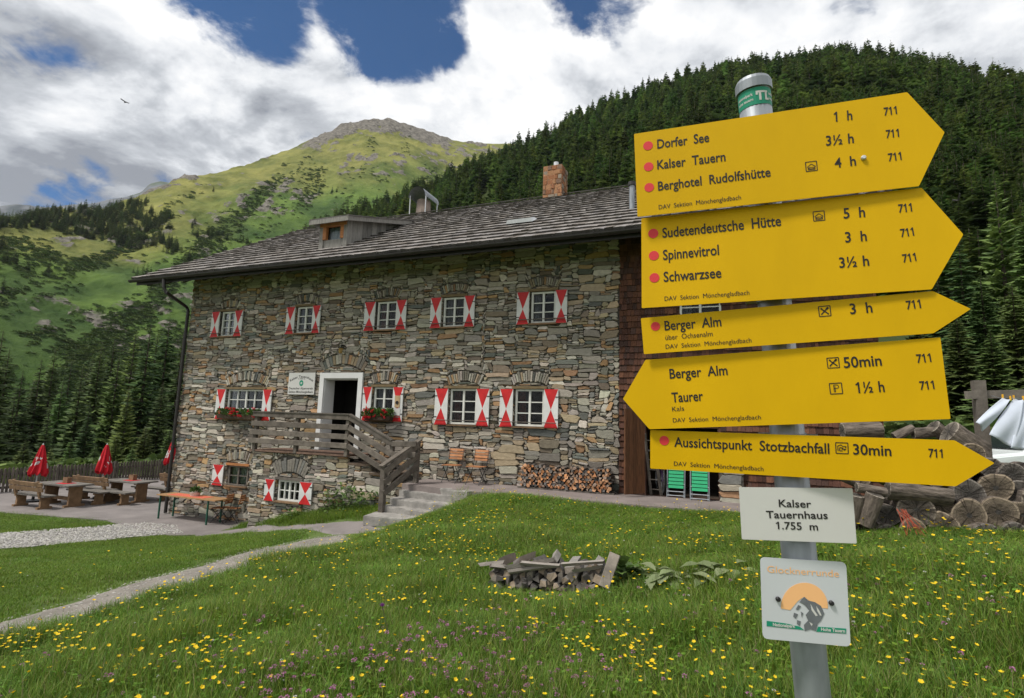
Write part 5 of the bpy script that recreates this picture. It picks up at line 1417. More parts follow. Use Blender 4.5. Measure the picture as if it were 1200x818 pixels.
# ------------------------------------------------------------------ firewood stacked against the house wall
WL_, WG = 'orange split firewood stacked against the house wall beside the timber wing', 'split firewood against the wall'
wx0, wx1 = onZ(629, 566, TERR).x, onZ(722, 577, TERR).x; wy = FY - .42; r_ = random.Random(5); rows = 9; hh = onY(640, 544, wy).z - TERR
mb = MB(); mb.beam((wx0 - .05, wy + .05, TERR + .02), (wx1 + .06, wy + .05, TERR + .02), .06, .035); mb.beam((wx0 - .05, wy + .3, TERR + .02), (wx1 + .06, wy + .3, TERR + .02), .06, .035)
tag(mb.build('stack_runner', M['greywood']), 'flat weathered runner boards under the stacked firewood', 'boards')
meshes = []
for k in range(26):
    kk = r_.uniform(.8, 1.2); pal = r_.choice([(.50, .23, .10), (.42, .19, .09), (.52, .28, .15), (.16, .15, .14), (.11, .105, .10), (.30, .22, .17)])
    mbq = wood_piece(.36, .052 * r_.uniform(.8, 1.2), .05 * r_.uniform(.8, 1.15), 300 + k, (.13, .11, .095), tuple(v * kk for v in pal)); meshes.append(mbq.build('firewood', M['split'], local=True))
for o in meshes: tag(o, WL_, 'firewood', WG)
used = set(); n_ = 0
for row in range(rows):
    nk = int((wx1 - wx0) / .098)
    for k in range(nk):
        x = wx0 + (k + .5 + .5 * (row % 2)) * (wx1 - wx0) / (nk + .5); z = TERR + .085 + row * (hh - .09) / rows + r_.uniform(-.008, .008)
        if row == rows - 1 and r_.random() < .35: continue
        i = r_.randrange(26); loc = (x + r_.uniform(-.012, .012), wy + r_.uniform(-.03, .03), z); rot = (0, r_.uniform(-3, 3), r_.uniform(-.05, .05))
        if i not in used: o = meshes[i]; used.add(i)
        else: o = meshes[i].copy(); COL.objects.link(o)
        o.location = loc; o.rotation_euler = rot
for i in range(26):
    if i not in used: bpy.data.objects.remove(meshes[i])


# ------------------------------------------------------------------ folding chairs
def folding_chair(label, group=None):
    t = thing('folding_chair', label, 'chair', group=group); W = .42
    for k in range(6):
        mb = MB(); mb.box((0, -.17 + k * .066, .455), (W, .05, .018), 0, (U(.8, 1.2),) * 3); mb.build('seat_slat', M['slatwood'], t, local=True)
    for k in range(4):
        z = .62 + k * .075; mb = MB(); mb.box((0, .21 + (z - .455) * .22, z), (W, .016, .055), 0, (U(.8, 1.2),) * 3, Euler((-.2, 0, 0))); mb.build('back_slat', M['slatwood'], t, local=True)
    for sx in (-1, 1):
        x = sx * (W / 2 - .015)
        mb = MB(); mb.tube([(x, -.20, 0), (x, .20, .45), (x, .31, .90)], .011, 6); mb.build('frame_leg', M['blackmetal'], t, local=True)
        mb = MB(); mb.tube([(x * .9, .24, 0), (x * .9, -.18, .45)], .011, 6); mb.build('frame_leg', M['blackmetal'], t, local=True)
    mb = MB(); mb.tube([(-W / 2 + .02, .17, .08), (W / 2 - .02, .17, .08)], .009, 6); mb.tube([(-W / 2 + .02, -.13, .08), (W / 2 - .02, -.13, .08)], .009, 6); mb.build('stretcher', M['blackmetal'], t, local=True)
    return t


fc = folding_chair('slatted wooden folding chair against the wall near the stone steps', 'folding chairs below the shuttered window')
cpos = [onZ(550, 561.5, TERR), onZ(575, 564, TERR)]
fc.location = (cpos[0].x, FY - .42, TERR); fc.rotation_euler = (0, 0, .06)
dup(fc, (cpos[1].x, FY - .42, TERR), -.05)
for k, (px, py, rz) in enumerate(((257, 612, -1.25), (275, 612, -1.4))):
    p = onZ(px, py, PAT); dup(fc, (p.x, p.y, PAT), rz, 'slatted wooden folding chair drawn up to the patio wall table', 'folding chairs at the wall table')

# beer table against the wall
A_ = onZ(194, 606, PAT); tX0, tX1 = onY(187.5, 577, 12.75).x, onY(256, 583, 12.75).x
bt = thing('trestle_table', 'folding table with red runner and green legs against the house corner', 'table', ((tX0 + tX1) / 2, 12.95, PAT))
mb = MB(); mb.box(((tX0 + tX1) / 2, 12.95, PAT + .75), (tX1 - tX0, .62, .03)); mb.build('table_top', mat('varnished_board', (.33, .19, .085), .45, .2, 5, stretch=(1, 6, 1)), bt)
mb = MB(); mb.box(((tX0 + tX1) / 2 - .15, 12.95, PAT + .768), ((tX1 - tX0) * .62, .4, .006)); mb.build('runner', mat('coral_runner', (.52, .12, .07), .9, .1, 9), bt)
for x in (tX0 + .12, tX1 - .35):
    for y in (12.70, 13.2): mb = MB(); mb.beam((x, y, PAT), (x, y, PAT + .735), .04, .04); mb.build('leg', M['greenmetal'], bt)
def leafy(mb, c, R, n, size, cols, flat=1.0, up_=.3, rr=random):
    for _ in range(n):
        th_, ph = rr.uniform(0, 6.283), rr.uniform(-.2, 1.57); q = rr.uniform(.35, 1) ** .6
        p = Vector((c[0] + math.cos(th_) * math.cos(ph) * R[0] * q, c[1] + math.sin(th_) * math.cos(ph) * R[1] * q, c[2] + math.sin(ph) * R[2] * q))
        d_ = Vector((math.cos(th_), math.sin(th_), rr.uniform(-.2, .9) + up_)).normalized(); s_ = d_.cross(Vector((rr.uniform(-1, 1), rr.uniform(-1, 1), rr.uniform(.2, 1)))).normalized()
        L = size * rr.uniform(.6, 1.3); w = L * .34 * flat; c_ = rr.choice(cols); k = rr.uniform(.7, 1.3)
        mid = p + d_ * L * .5 + Vector((0, 0, .08 * L))
        mb.add([p, mid - s_ * w, p + d_ * L, mid + s_ * w], [(0, 1, 2, 3)], 0, tuple(v * k for v in c_))


GRN = [(.07, .13, .03), (.10, .17, .04), (.05, .095, .025)]
pt_ = onY(229, 575, 12.98); r_ = random.Random(2)
fpot = thing('flower_pot', 'pale oval pot with low green plant on the wall table', 'plant pot', (pt_.x, 12.98, PAT + .772))
mb = MB(); mb.tube([(0, 0, 0), (0, 0, .10), (0, 0, .125)], [.13, .16, .165], 14); mb.build('pot', M['terracotta'], fpot, local=True)
mb = MB(); leafy(mb, (0, 0, .1), (.16, .13, .17), 240, .07, GRN, rr=r_); mb.build('foliage', M['leafplant'], fpot, local=True)

# geranium boxes
for w_, lab in (([q for q in WIN if q['n'] == 'L1'][0], 'window box of red geraniums under the wide four light window'), ([q for q in WIN if q['n'] == 'L3'][0], 'window box of red geraniums under the window right of the door')):
    x0, x1 = w_['x'][1] - .05, w_['x'][2] + .05; z = w_['zb'] + .02; r_ = random.Random(int(x0 * 10))
    t = thing('flower_box', lab, 'flower box', ((x0 + x1) / 2, FY - .16, z))
    mb = MB(); hw = (x1 - x0) / 2; mb.box((0, 0, .075), (2 * hw, .19, .15), 0, (.45, .36, .28), taper=1.05); mb.build('box', M['greywood'], t, local=True)
    mb = MB(); 
    for k in range(9): leafy(mb, (-hw + (k + .5) * 2 * hw / 9, -.04, .13), (.13, .14, .2), 60, .075, GRN, 1.5, rr=r_)
    mb.build('foliage', M['leafplant'], t, local=True)
    for k in range(15):
        cx, cz = r_.uniform(-hw, hw), r_.uniform(.08, .36); m2 = MB()
        for _ in range(16):
            d_ = Vector((r_.gauss(0, 1), r_.gauss(0, 1), r_.gauss(0, 1))).normalized(); s_ = d_.orthogonal().normalized(); u_ = d_.cross(s_); p = Vector((cx, -.15 + r_.uniform(-.05, .04), cz)) + d_ * .036; k_ = r_.uniform(.8, 1.2)
            m2.add([p - s_ * .02, p - u_ * .02, p + s_ * .02, p + u_ * .02], [(0, 1, 2, 3)], 0, (.60 * k_, .02 * k_, .035 * k_))
        m2.build('bloom', M['petal'], t, local=True)

# ------------------------------------------------------------------ patio sets
def trestle_leg(mb_, x, w, h, c=(1, 1, 1)):
    mb_.box((x, 0, h / 2 + .03), (.09, w * .62, h - .06), 0, c); mb_.box((x, 0, .035), (.11, w, .07), 0, c); mb_.box((x, 0, h - .03), (.10, w * .86, .06), 0, c)


def rustic_table(label, group=None):
    t = thing('picnic_table', label, 'table', group=group)
    for k in range(5):
        mb = MB(); mb.box((0, -.34 + k * .17, .745), (1.95, .165, .05), 0, (1.15, 1.2, 1.25)); mb.build('table_plank', M['greywood'], t, local=True)
    for x in (-.68, .68): mb = MB(); trestle_leg(mb, x, .66, .72); mb.build('trestle', M['brownwood'], t, local=True)
    mb = MB(); mb.box((0, 0, .25), (1.36, .05, .12)); mb.build('stretcher', M['brownwood'], t, local=True); return t


def rustic_bench(label, back=True, group=None):
    t = thing('bench', label, 'bench', group=group)
    for k in range(2):
        mb = MB(); mb.box((0, -.10 + k * .19, .435), (1.9, .18, .05), 0, (1.15, 1.2, 1.25)); mb.build('seat_plank', M['greywood'], t, local=True)
    for x in (-.68, .68):
        mb = MB(); trestle_leg(mb, x, .44, .41); mb.build('trestle', M['brownwood'], t, local=True)
        if back: mb = MB(); mb.beam((x, .17, .42), (x, .30, .93), .10, .07, upv=(0, 1, 0)); mb.build('back_post', M['brownwood'], t, local=True)
    if back:
        for z in (.66, .83): mb = MB(); mb.box((0, .19 + (z - .42) * .25, z), (1.9, .04, .14), 0, (1, 1, 1), Euler((-.25, 0, 0))); mb.build('back_plank', M['brownwood'], t, local=True)
    return t


PI = math.pi
tab = rustic_table('rustic plank table with red mat below the furthest open parasol pole', None)
tA = (-22.35, 12.75); tab.location = (*tA, PAT); tab['label'] = 'rustic plank table nearest the lawn with red mat on it'
ben = rustic_bench('brown plank bench with backrest at the lawn edge of the patio'); ben.location = (tA[0] - .25, tA[1] - .78, PAT); ben.rotation_euler = (0, 0, PI)
bnf = rustic_bench('backless plank bench between the first two patio tables', False); bnf.location = (tA[0] + .15, tA[1] + .72, PAT)
t2 = dup(tab, (-21.55, 14.55, PAT), .03, 'rustic plank table in the middle of the patio by the second parasol')
dup(ben, (-22.6, 14.55 - .72 + .2, PAT), PI + .05, 'backrest bench standing back to back with the backless bench')
dup(bnf, (-21.4, 13.85, PAT), .03, 'backless plank bench on the lawn side of the middle patio table')
dup(bnf, (-21.3, 15.3, PAT), .03, 'backless plank bench on the fence side of the middle patio table')
dup(tab, (-21.0, 17.2, PAT), .02, 'rustic plank table behind the house corner by the third parasol')
dup(ben, (-21.1, 16.4, PAT), PI + .02, 'backrest bench in front of the rearmost patio table')
dup(ben, (-21.0, 18.0, PAT), .02, 'backrest bench behind the rearmost patio table')
for (x, y, lab) in ((tA[0] + .1, tA[1], 'nearest the lawn'), (-21.5, 14.6, 'in the middle of the patio')):
    mb = MB(); mb.box((x, y, PAT + .773), (.5, .42, .005)); tag(mb.build('place_mat', M['redcloth']), 'red cloth mat on the plank table ' + lab, 'mat')
    mb = MB(); mb.box((x - .05, y + .05, PAT + .782), (.26, .17, .012)); mb.box((x - .05, y - .02, PAT + .88), (.26, .012, .19)); mb.box((x - .05, y + .12, PAT + .88), (.26, .012, .19))
    for sx in (-.125, .125): mb.box((x - .05 + sx, y + .05, PAT + .88), (.012, .13, .19))
    tag(mb.build('menu_box', M['brownwood']), 'small brown wooden caddy on the plank table ' + lab, 'caddy')


def umbrella(label, group=None):
    t = thing('umbrella', label, 'umbrella', group=group)
    mb = MB(); mb.tube([(0, 0, 0), (0, 0, 2.08)], .022, 10); mb.build('pole', M['alu'], t, local=True)
    mb = MB(); mb.tube([(0, 0, 0), (0, 0, .07), (0, 0, .08), (0, 0, .3)], [.25, .25, .05, .04], 20); mb.build('base', M['blackmetal'], t, local=True)
    mb = MB(); n, m = 56, 34; z0, z1 = .98, 2.07; vs = []
    for i in range(m + 1):
        s_ = i / m; z = z0 + (z1 - z0) * s_; R = .235 * (1 - s_) ** .75 + .03
        if s_ < .06: R *= .86 + s_ * 2.2
        for j in range(n):
            a = 2 * PI * j / n; f_ = 1 + .24 * math.cos(8 * a + 1.2 * s_ + .3 * math.sin(3 * a)) * (1 - s_ * .6); zz_ = z - (.05 * math.cos(8 * a + 2) * (1 - s_)) - (.04 * math.sin(2 * a) if i == 0 else 0)
            vs.append((math.cos(a + .5 * s_) * R * f_, math.sin(a + .5 * s_) * R * f_, zz_))
    r_ = random.Random(8)
    for i in range(m):
        for j in range(n):
            a = (2 * PI * (j + .5) / n + .5 * i / m) % (2 * PI); s_ = i / m
            u_, v_ = (a % (PI / 1.0)) , s_
            white = .22 < s_ < .58 and (mnoise.noise(Vector((a * 4.6, s_ * 9, 2.3))) > -.02) and (math.sin(a * 2.0 - 4.2 * s_ + .4) > .12)
            mb.add([vs[i * n + j], vs[i * n + (j + 1) % n], vs[(i + 1) * n + (j + 1) % n], vs[(i + 1) * n + j]], [(0, 1, 2, 3)], 1 if white else 0)
    can = mb.build('canopy', [M['redcloth'], M['white']], t, local=True)
    mb = MB(); mb.tube([(0, 0, 2.06), (0, 0, 2.13)], [.03, .012], 8); mb.build('finial', M['white'], t, local=True)
    return t


um = umbrella('closed red parasol with white lettering beside the table nearest the lawn')
p = onZ(38, 588, PAT); um.location = (p.x, p.y, PAT); um.rotation_euler = (0.0, .045, .4)
p = onZ(117.5, 584, PAT); o = dup(um, (p.x, p.y, PAT), 1.5, 'closed red parasol with white lettering behind the middle patio table'); o.rotation_euler = (0, 0, 2.2)
p = onZ(197, 568, PAT); dup(um, (p.x, p.y, PAT), 3.4, 'closed red parasol half hidden behind the house corner')
# fence
FX = -27.4
fence = thing('picket_fence', 'dark weathered picket fence closing the back of the patio', 'fence', (FX, 16, PAT - .1))
y = 8.0; r_ = random.Random(44); k = 0
while y < 27.5:
    hgt = 1.08 + r_.uniform(-.03, .03); mb = MB(); kk = r_.uniform(.7, 1.15)
    mb.prism([(-.045, 0), (.045, 0), (.045, hgt - .06), (0, hgt), (-.045, hgt - .06)], (FX, y, PAT - .1), (0, 1, 0), (0, 0, 1), 0, .022, 0, (kk, kk, kk)); mb.build('picket', M['greywood'], fence); y += .135; k += 1
for z in (.28, .82): mb = MB(); mb.beam((FX - .05, 7.9, PAT - .1 + z), (FX - .05, 27.6, PAT - .1 + z), .05, .09, 0, (.55, .55, .55)); mb.build('fence_rail', M['greywood'], fence)
for k in range(9): mb = MB(); mb.box((FX - .14, 8.2 + k * 2.4, PAT + .42), (.12, .12, 1.15), 0, (.6, .6, .6)); mb.build('post', M['greywood'], fence)

# ------------------------------------------------------------------ ladder, bicycle, green chairs at the wing
lA = onZ(767, 579, TERR); ld = thing('ladder', 'grey wooden ladder leaning in the doorway of the timber wing', 'ladder', tuple(lA))
l0, l1 = onZ(763, 580, TERR), onZ(775, 581, TERR); lt0 = Vector((l0.x - .12, FY + .02, EYE - .15))
for q in (Vector((0, 0, 0)), l1 - l0): mb = MB(); mb.beam(l0 + q, lt0 + q * .8, .035, .06); mb.build('rail', M['greywood'], ld)
for k in range(6):
    t = (k + .6) / 6.3; a, b = l0.lerp(lt0, t), (l1).lerp(lt0 + (l1 - l0) * .8, t); mb = MB(); mb.tube([a, b], .014, 6); mb.build('rung', M['greywood'], ld)
bc = onZ(776, 580, TERR); bike = thing('bicycle', 'purple bicycle with red rear lamp parked in the wing doorway', 'bicycle', (bc.x, bc.y, TERR), .25)
def wheel(mb_, cx, cz, R):
    mb_.tube([(math.cos(a) * R + cx, 0, math.sin(a) * R + cz) for a in np.linspace(0, 2 * PI, 29)], .019, 6, caps=False)
for yx in (0.0, 1.02):
    mb = MB(); n = 26; wheel(mb, 0, .33, .31); o = mb.build('tyre', M['rubber'], bike, local=True); o.location = (0.02, yx, 0); o.rotation_euler = (0, 0, PI / 2)
    mb = MB(); wheel(mb, 0, .33, .285)
    for k in range(14): a = 2 * PI * k / 14; mb.tube([(0, 0, .33), (math.cos(a) * .285, 0, .33 + math.sin(a) * .285)], .0022, 4)
    o2 = mb.build('rim', M['alu'], bike, local=True); o2.location = (0.02, yx, 0); o2.rotation_euler = (0, 0, PI / 2)
mb = MB(); X_ = .02
for a, b in (((X_, 0, .33), (X_, .42, .30)), ((X_, 0, .33), (X_, .30, .70)), ((X_, .42, .30), (X_, .27, .78)), ((X_, .42, .30), (X_, .88, .70)), ((X_, .30, .70), (X_, .86, .76)), ((X_, .85, .80), (X_, 1.02, .33)), ((X_, .85, .80), (X_, .80, .98))): mb.tube([a, b], .017, 8)
mb.build('frame', M['purple'], bike, local=True)
mb = MB(); mb.box((X_, .24, .83), (.15, .26, .06), taper=.7); mb.build('saddle', M['rubber'], bike, local=True)
mb = MB(); mb.tube([(-.28, .74, 1.0), (-.1, .82, .99), (.14, .82, .99), (.30, .74, 1.0)], .012, 6); mb.build('handlebar', M['alu'], bike, local=True)
mb = MB(); mb.box((X_, -.10, .62), (.06, .03, .05)); mb.build('rear_lamp', M['red'], bike, local=True)
for k, (px, py, flip) in enumerate(((792, 583, 0), (820, 587, 1))):
    p = onZ(px, py, TERR); gc = thing('garden_chair', 'folded green slatted garden chair with grey frame, ' + ('next to the bicycle' if k == 0 else 'next to the stone pier'), 'chair', (p.x, p.y, TERR), 0)
    wd = .40; H = .82; ln = .20
    mb = MB()
    for sx in (-1, 1): mb.tube([(sx * wd / 2, 0, 0), (sx * wd / 2, ln, H)], .013, 6); mb.tube([(sx * (wd / 2 - .03), .05, 0), (sx * (wd / 2 - .03), ln + .05, H * .92)], .011, 6)
    for z in (.04, .13, .30): mb.tube([(-wd / 2, ln * z / H, z), (wd / 2, ln * z / H, z)], .011, 6)
    mb.build('frame', M['galv'], gc, local=True)
    for q in range(7):
        z = .24 + q * .08; mb = MB(); mb.box((0, ln * z / H - .012, z), (wd - .06, .012, .066), 0, (1, 1, 1), Euler((-.24, 0, 0))); mb.build('slat', M['greenplastic'], gc, local=True)
# ------------------------------------------------------------------ laundry and car
lp0 = onY(1155, 545, 8.6); ltop = onY(1146, 446, 8.6)
clp = thing('clothesline_post', 'grey wooden clothesline post with crossbar above the log pile', 'post', (lp0.x, 8.6, hz(lp0.x, 8.6)))
mb = MB(); mb.beam((lp0.x, 8.6, hz(lp0.x, 8.6) - .2), (ltop.x, 8.6, ltop.z), .12, .12, 0, (1, 1, 1), upv=(0, 1, 0)); mb.build('post', M['greywood'], clp)
zc = onY(1146, 462, 8.52).z; cb0, cb1 = onY(1132, 463, 8.52), onY(1330, 458, 9.2); mb = MB(); mb.beam(cb0, cb1, .05, .1, 0, (1.2, 1.2, 1.2)); mb.build('crossbar', M['greywood'], clp)
lnA, lnB = onY(1172, 466.5, 8.2), onY(1320, 468, 8.5)
mb = MB(); mb.tube([cb0.lerp(cb1, .14) + Vector((0, -.06, -.02)), lnA, lnB], .004, 5); tag(mb.build('clothesline', M['galv']), 'thin line strung from the clothesline crossbar', 'line')
pegm = mat('yellow_peg', (.75, .40, .03), .5)
for k, (a, b, bl_, br_, lab) in enumerate((((1175, 466), (1184, 468), (1144, 495), (1152, 506), 'narrow white cloth blowing on the clothesline beside the post'), ((1188, 467), (1199, 468), (1159, 511), (1187, 522), 'wide white cloth hanging next to the narrow one'), ((1200, 468), (1214, 469), (1183, 523), (1208, 528), 'white cloth hanging behind the wide one'), ((1216, 469), (1232, 470), (1206, 524), (1230, 528), 'last white cloth along the line'))):
    Yl = 8.2 + k * .06; A_, B_, C_, D_ = onY(*a, Yl), onY(*b, Yl), onY(*br_, Yl - .25), onY(*bl_, Yl - .3); mb = MB(); n, m = 14, 18; vs = []
    for i in range(m + 1):
        s_ = i / m
        for j in range(n + 1):
            u_ = j / n; p = A_.lerp(B_, u_).lerp(D_.lerp(C_, u_), s_); bil = math.sin(s_ * PI) * .06
            vs.append(p + Vector((-bil * .5 * (1 - u_), -bil + .025 * math.sin(u_ * 6.0 + s_ * 2.4 + k) * s_, .02 * math.sin(u_ * 3 + k * 2) * s_ - .012 * math.sin(u_ * PI) * (1 - s_))))
    fs = [(i * (n + 1) + j, i * (n + 1) + j + 1, (i + 1) * (n + 1) + j + 1, (i + 1) * (n + 1) + j) for i in range(m) for j in range(n)]
    mb.add(vs, fs); lo = mb.build('laundry', M['whitecloth'], smooth=True); tag(lo, lab, 'laundry', None)
    sm = lo.modifiers.new('thick', 'SOLIDIFY'); sm.thickness = .003
    for p in (A_, B_): mb = MB(); mb.box(p + Vector((0, 0, .015)), (.012, .02, .05)); mb.build('peg', pegm, lo)
# car
cpos = onY(1128, 500, 11.2); carz = hz(cpos.x + 1.2, 11.2)
roof_z = onY(1110, 487, 10.6).z; CH = 1.5
car = thing('parked_car', 'white car parked behind the log pile and the laundry', 'car', (cpos.x + 1.45, 11.2, roof_z - CH), .12)
prof = [(-2.05, .30), (-2.12, .62), (-1.95, .86), (-1.15, .98), (-.45, 1.40), (.1, 1.49), (1.1, 1.46), (1.75, 1.20), (2.0, .92), (2.05, .5), (1.95, .28)]
def car_y(z): return .84 if z < .95 else .84 - (z - .95) * .42
mb = MB(); n = len(prof); vs = [(x, -car_y(z), z) for x, z in prof] + [(x, car_y(z), z) for x, z in prof]
mb.add(vs, [tuple(range(n))[::-1], tuple(range(n, 2 * n))] + [(i, (i + 1) % n, n + (i + 1) % n, n + i) for i in range(n)])
body = mb.build('body', M['carpaint'], car, local=True); bv = body.modifiers.new('b', 'BEVEL'); bv.width = .05; bv.segments = 3
for sgn in (-1, 1):
    for (pts) in ([(-.95, 1.0), (-.40, 1.345), (.0, 1.40), (.0, 1.0)], [(.06, 1.0), (.06, 1.405), (.62, 1.40), (.62, 1.0)], [(.68, 1.0), (.68, 1.395), (1.05, 1.37), (1.5, 1.16), (1.55, 1.02)]):
        mb = MB(); v1 = [(x, sgn * (car_y(z) + .006), z) for x, z in pts]; mb.add(v1, [tuple(range(len(v1))) if sgn < 0 else tuple(range(len(v1)))[::-1]]); mb.build('side_window', M['carglass'], car, local=True)
    for x in (-1.3, 1.3):
        mb = MB(); mb.tube([(x, sgn * .66, .32), (x, sgn * .87, .32)], .32, 20); wh_ = mb.build('wheel', M['rubber'], car, local=True)
        mb = MB(); mb.tube([(x, sgn * .85, .32), (x, sgn * .885, .32)], .2, 16); mb.build('rim', M['alu'], wh_, local=True)
mb = MB(); mb.add([(-1.12, -.72, 1.005), (-1.12, .72, 1.005), (-.49, .62, 1.385), (-.49, -.62, 1.385)], [(3, 2, 1, 0)]); [None for _ in ()]
mb.v = [(x - .012, y, z + .015) for x, y, z in mb.v]; mb.build('windscreen', M['carglass'], car, local=True)
mb = MB(); mb.tube([(-.3, -.6, 1.53), (1.2, -.6, 1.52)], .018, 6); mb.tube([(-.3, .6, 1.53), (1.2, .6, 1.52)], .018, 6); mb.build('roof_rail', M['blackmetal'], car, local=True)
# bird
bp_ = atR(147, 120, 60); mb = MB(); mb.tube([bp_ + Vector((-.2, 0, 0)), bp_ + Vector((0, 0, .02)), bp_ + Vector((.22, 0, 0))], [.02, .06, .02], 8)
for sgn in (-1, 1): mb.add([bp_ + Vector((-.08, 0, .03)), bp_ + Vector((.10, 0, .03)), bp_ + Vector((-.05, sgn * .4, .18)), bp_ + Vector((-.16, sgn * .38, .15))], [(0, 1, 2, 3)])
tag(mb.build('bird', M['blackmetal']), 'small dark bird flying high under the grey cloud', 'bird')


# ------------------------------------------------------------------ mountains
def _hash(ix, iy, seed):
    h = (ix.astype(np.int64) * 374761393 + iy.astype(np.int64) * 668265263 + seed * 1442695041) & 0x7fffffff
    h = ((h ^ (h >> 13)) * 1274126177) & 0x7fffffff
    return ((h ^ (h >> 16)) & 0xffff) / 65535.0 * 2 * math.pi


def pnoise(x, y, seed=0):
    x = np.asarray(x, float); y = np.asarray(y, float)
    ix, iy = np.floor(x), np.floor(y); fx, fy = x - ix, y - iy
    u_, v_ = fx * fx * fx * (fx * (fx * 6 - 15) + 10), fy * fy * fy * (fy * (fy * 6 - 15) + 10)
    def gr(dx, dy):
        a = _hash(ix + dx, iy + dy, seed); return np.cos(a) * (fx - dx) + np.sin(a) * (fy - dy)
    a = gr(0, 0) * (1 - u_) + gr(1, 0) * u_; b = gr(0, 1) * (1 - u_) + gr(1, 1) * u_
    return (a * (1 - v_) + b * v_) * 1.4


def fbm(x, y, oct=5, seed=0, ridged=False, gain=.5):
    s = 0; a = 1.0; t = 0
    for o_ in range(oct):
        n = pnoise(x * 2 ** o_, y * 2 ** o_, seed + o_ * 17)
        if ridged: n = 1 - 2 * np.abs(n)
        s = s + a * n; t += a; a *= gain
    return s / t


def interp_pts(pts, xs_):
    a = np.array(pts, float); return np.stack([np.interp(xs_, a[:, 0], a[:, k]) for k in range(1, a.shape[1])], -1)


class Loft:
    def __init__(s, ridge, foot, nu, nv, power, amp, freq, seed, ridge_amp=1.0, back=220):
        """ridge: (px, py, distance), foot: (px, distance, z)"""
        px0, px1 = ridge[0][0], ridge[-1][0]
        us = np.linspace(px0, px1, nu); R = interp_pts(ridge, us); Fo = interp_pts(foot, us)
        D = fw[None] + r2[None] * ((us - 600) / F_PX)[:, None] - u2[None] * ((R[:, 0] - 409) / F_PX)[:, None]
        hl = np.hypot(D[:, 0], D[:, 1]); az = D[:, :2] / hl[:, None]
        zr = EYE + D[:, 2] / hl * R[:, 1]
        tv_ = np.r_[np.linspace(0, 1, nv), 1 + np.linspace(0, 1, 12)[1:]]
        s.us, s.tv, s.nv = us, tv_, nv
        t = np.minimum(tv_, 1)[None]; b = np.maximum(tv_ - 1, 0)[None]
        dist = Fo[:, 0:1] + (R[:, 1:2] - Fo[:, 0:1]) * t + b * back
        z = Fo[:, 1:2] + (zr[:, None] - Fo[:, 1:2]) * t ** power - b * b * back * .6 - b * back * .15
        X, Y = az[:, 0:1] * dist, az[:, 1:2] * dist
        env = np.sin(np.clip(t, 0, 1) * math.pi * .5) * (1 - .72 * t ** 6 * (1 if ridge_amp < 1 else 0))
        n = fbm(X / freq, Y / freq, 6, seed) * .6 + fbm(X / freq * .8 + 5, Y / freq * .8, 6, seed + 50, True) * .4
        z = z + amp * env * n
        # drop the mean shift at the ridge so that the skyline keeps its height
        s.X, s.Y, s.Z = X, Y, z; s.T = np.broadcast_to(tv_[None], X.shape)

    def mesh(s, name, m, cols, rock=None):
        nu, nt = s.X.shape; me = bpy.data.meshes.new(name)
        v = np.stack([s.X, s.Y, s.Z], -1).reshape(-1, 3)
        i = (np.arange(nu - 1)[:, None] * nt + np.arange(nt - 1)[None]).ravel(); f = np.stack([i, i + nt, i + nt + 1, i + 1], -1)
        me.from_pydata(v.tolist(), [], f.tolist()); me.materials.append(m)
        at = me.attributes.new('col', 'FLOAT_COLOR', 'POINT'); at.data.foreach_set('color', np.c_[cols.reshape(-1, 3), np.ones(len(v))].astype(np.float32).ravel())
        if rock is not None: at = me.attributes.new('rock', 'FLOAT', 'POINT'); at.data.foreach_set('value', rock.astype(np.float32).ravel())
        me.polygons.foreach_set('use_smooth', [True] * len(me.polygons))
        o = bpy.data.objects.new(name, me); COL.objects.link(o); return o

    def slope(s):
        dx = np.gradient(s.Z, axis=1); ds = np.hypot(np.gradient(s.X, axis=1), np.gradient(s.Y, axis=1)) + 1e-6; return dx / ds

    def sample(s, n, rs, tmax=1.0, power=1.0):
        fi = rs.rand(n) * (len(s.us) - 1.001); w = rs.rand(n) ** power * tmax; fj = w * (s.nv - 1.001)
        i, j = fi.astype(int), fj.astype(int); a, b = fi - i, fj - j
        g = lambda A: A[i, j] * (1 - a) * (1 - b) + A[i + 1, j] * a * (1 - b) + A[i, j + 1] * (1 - a) * b + A[i + 1, j + 1] * a * b
        return np.stack([g(s.X), g(s.Y), g(s.Z)], -1), w


def project(P):
    q = P - CAM; d = q @ fw; return 600 + F_PX * (q @ r2) / d, 409 - F_PX * (q @ u2) / d, d


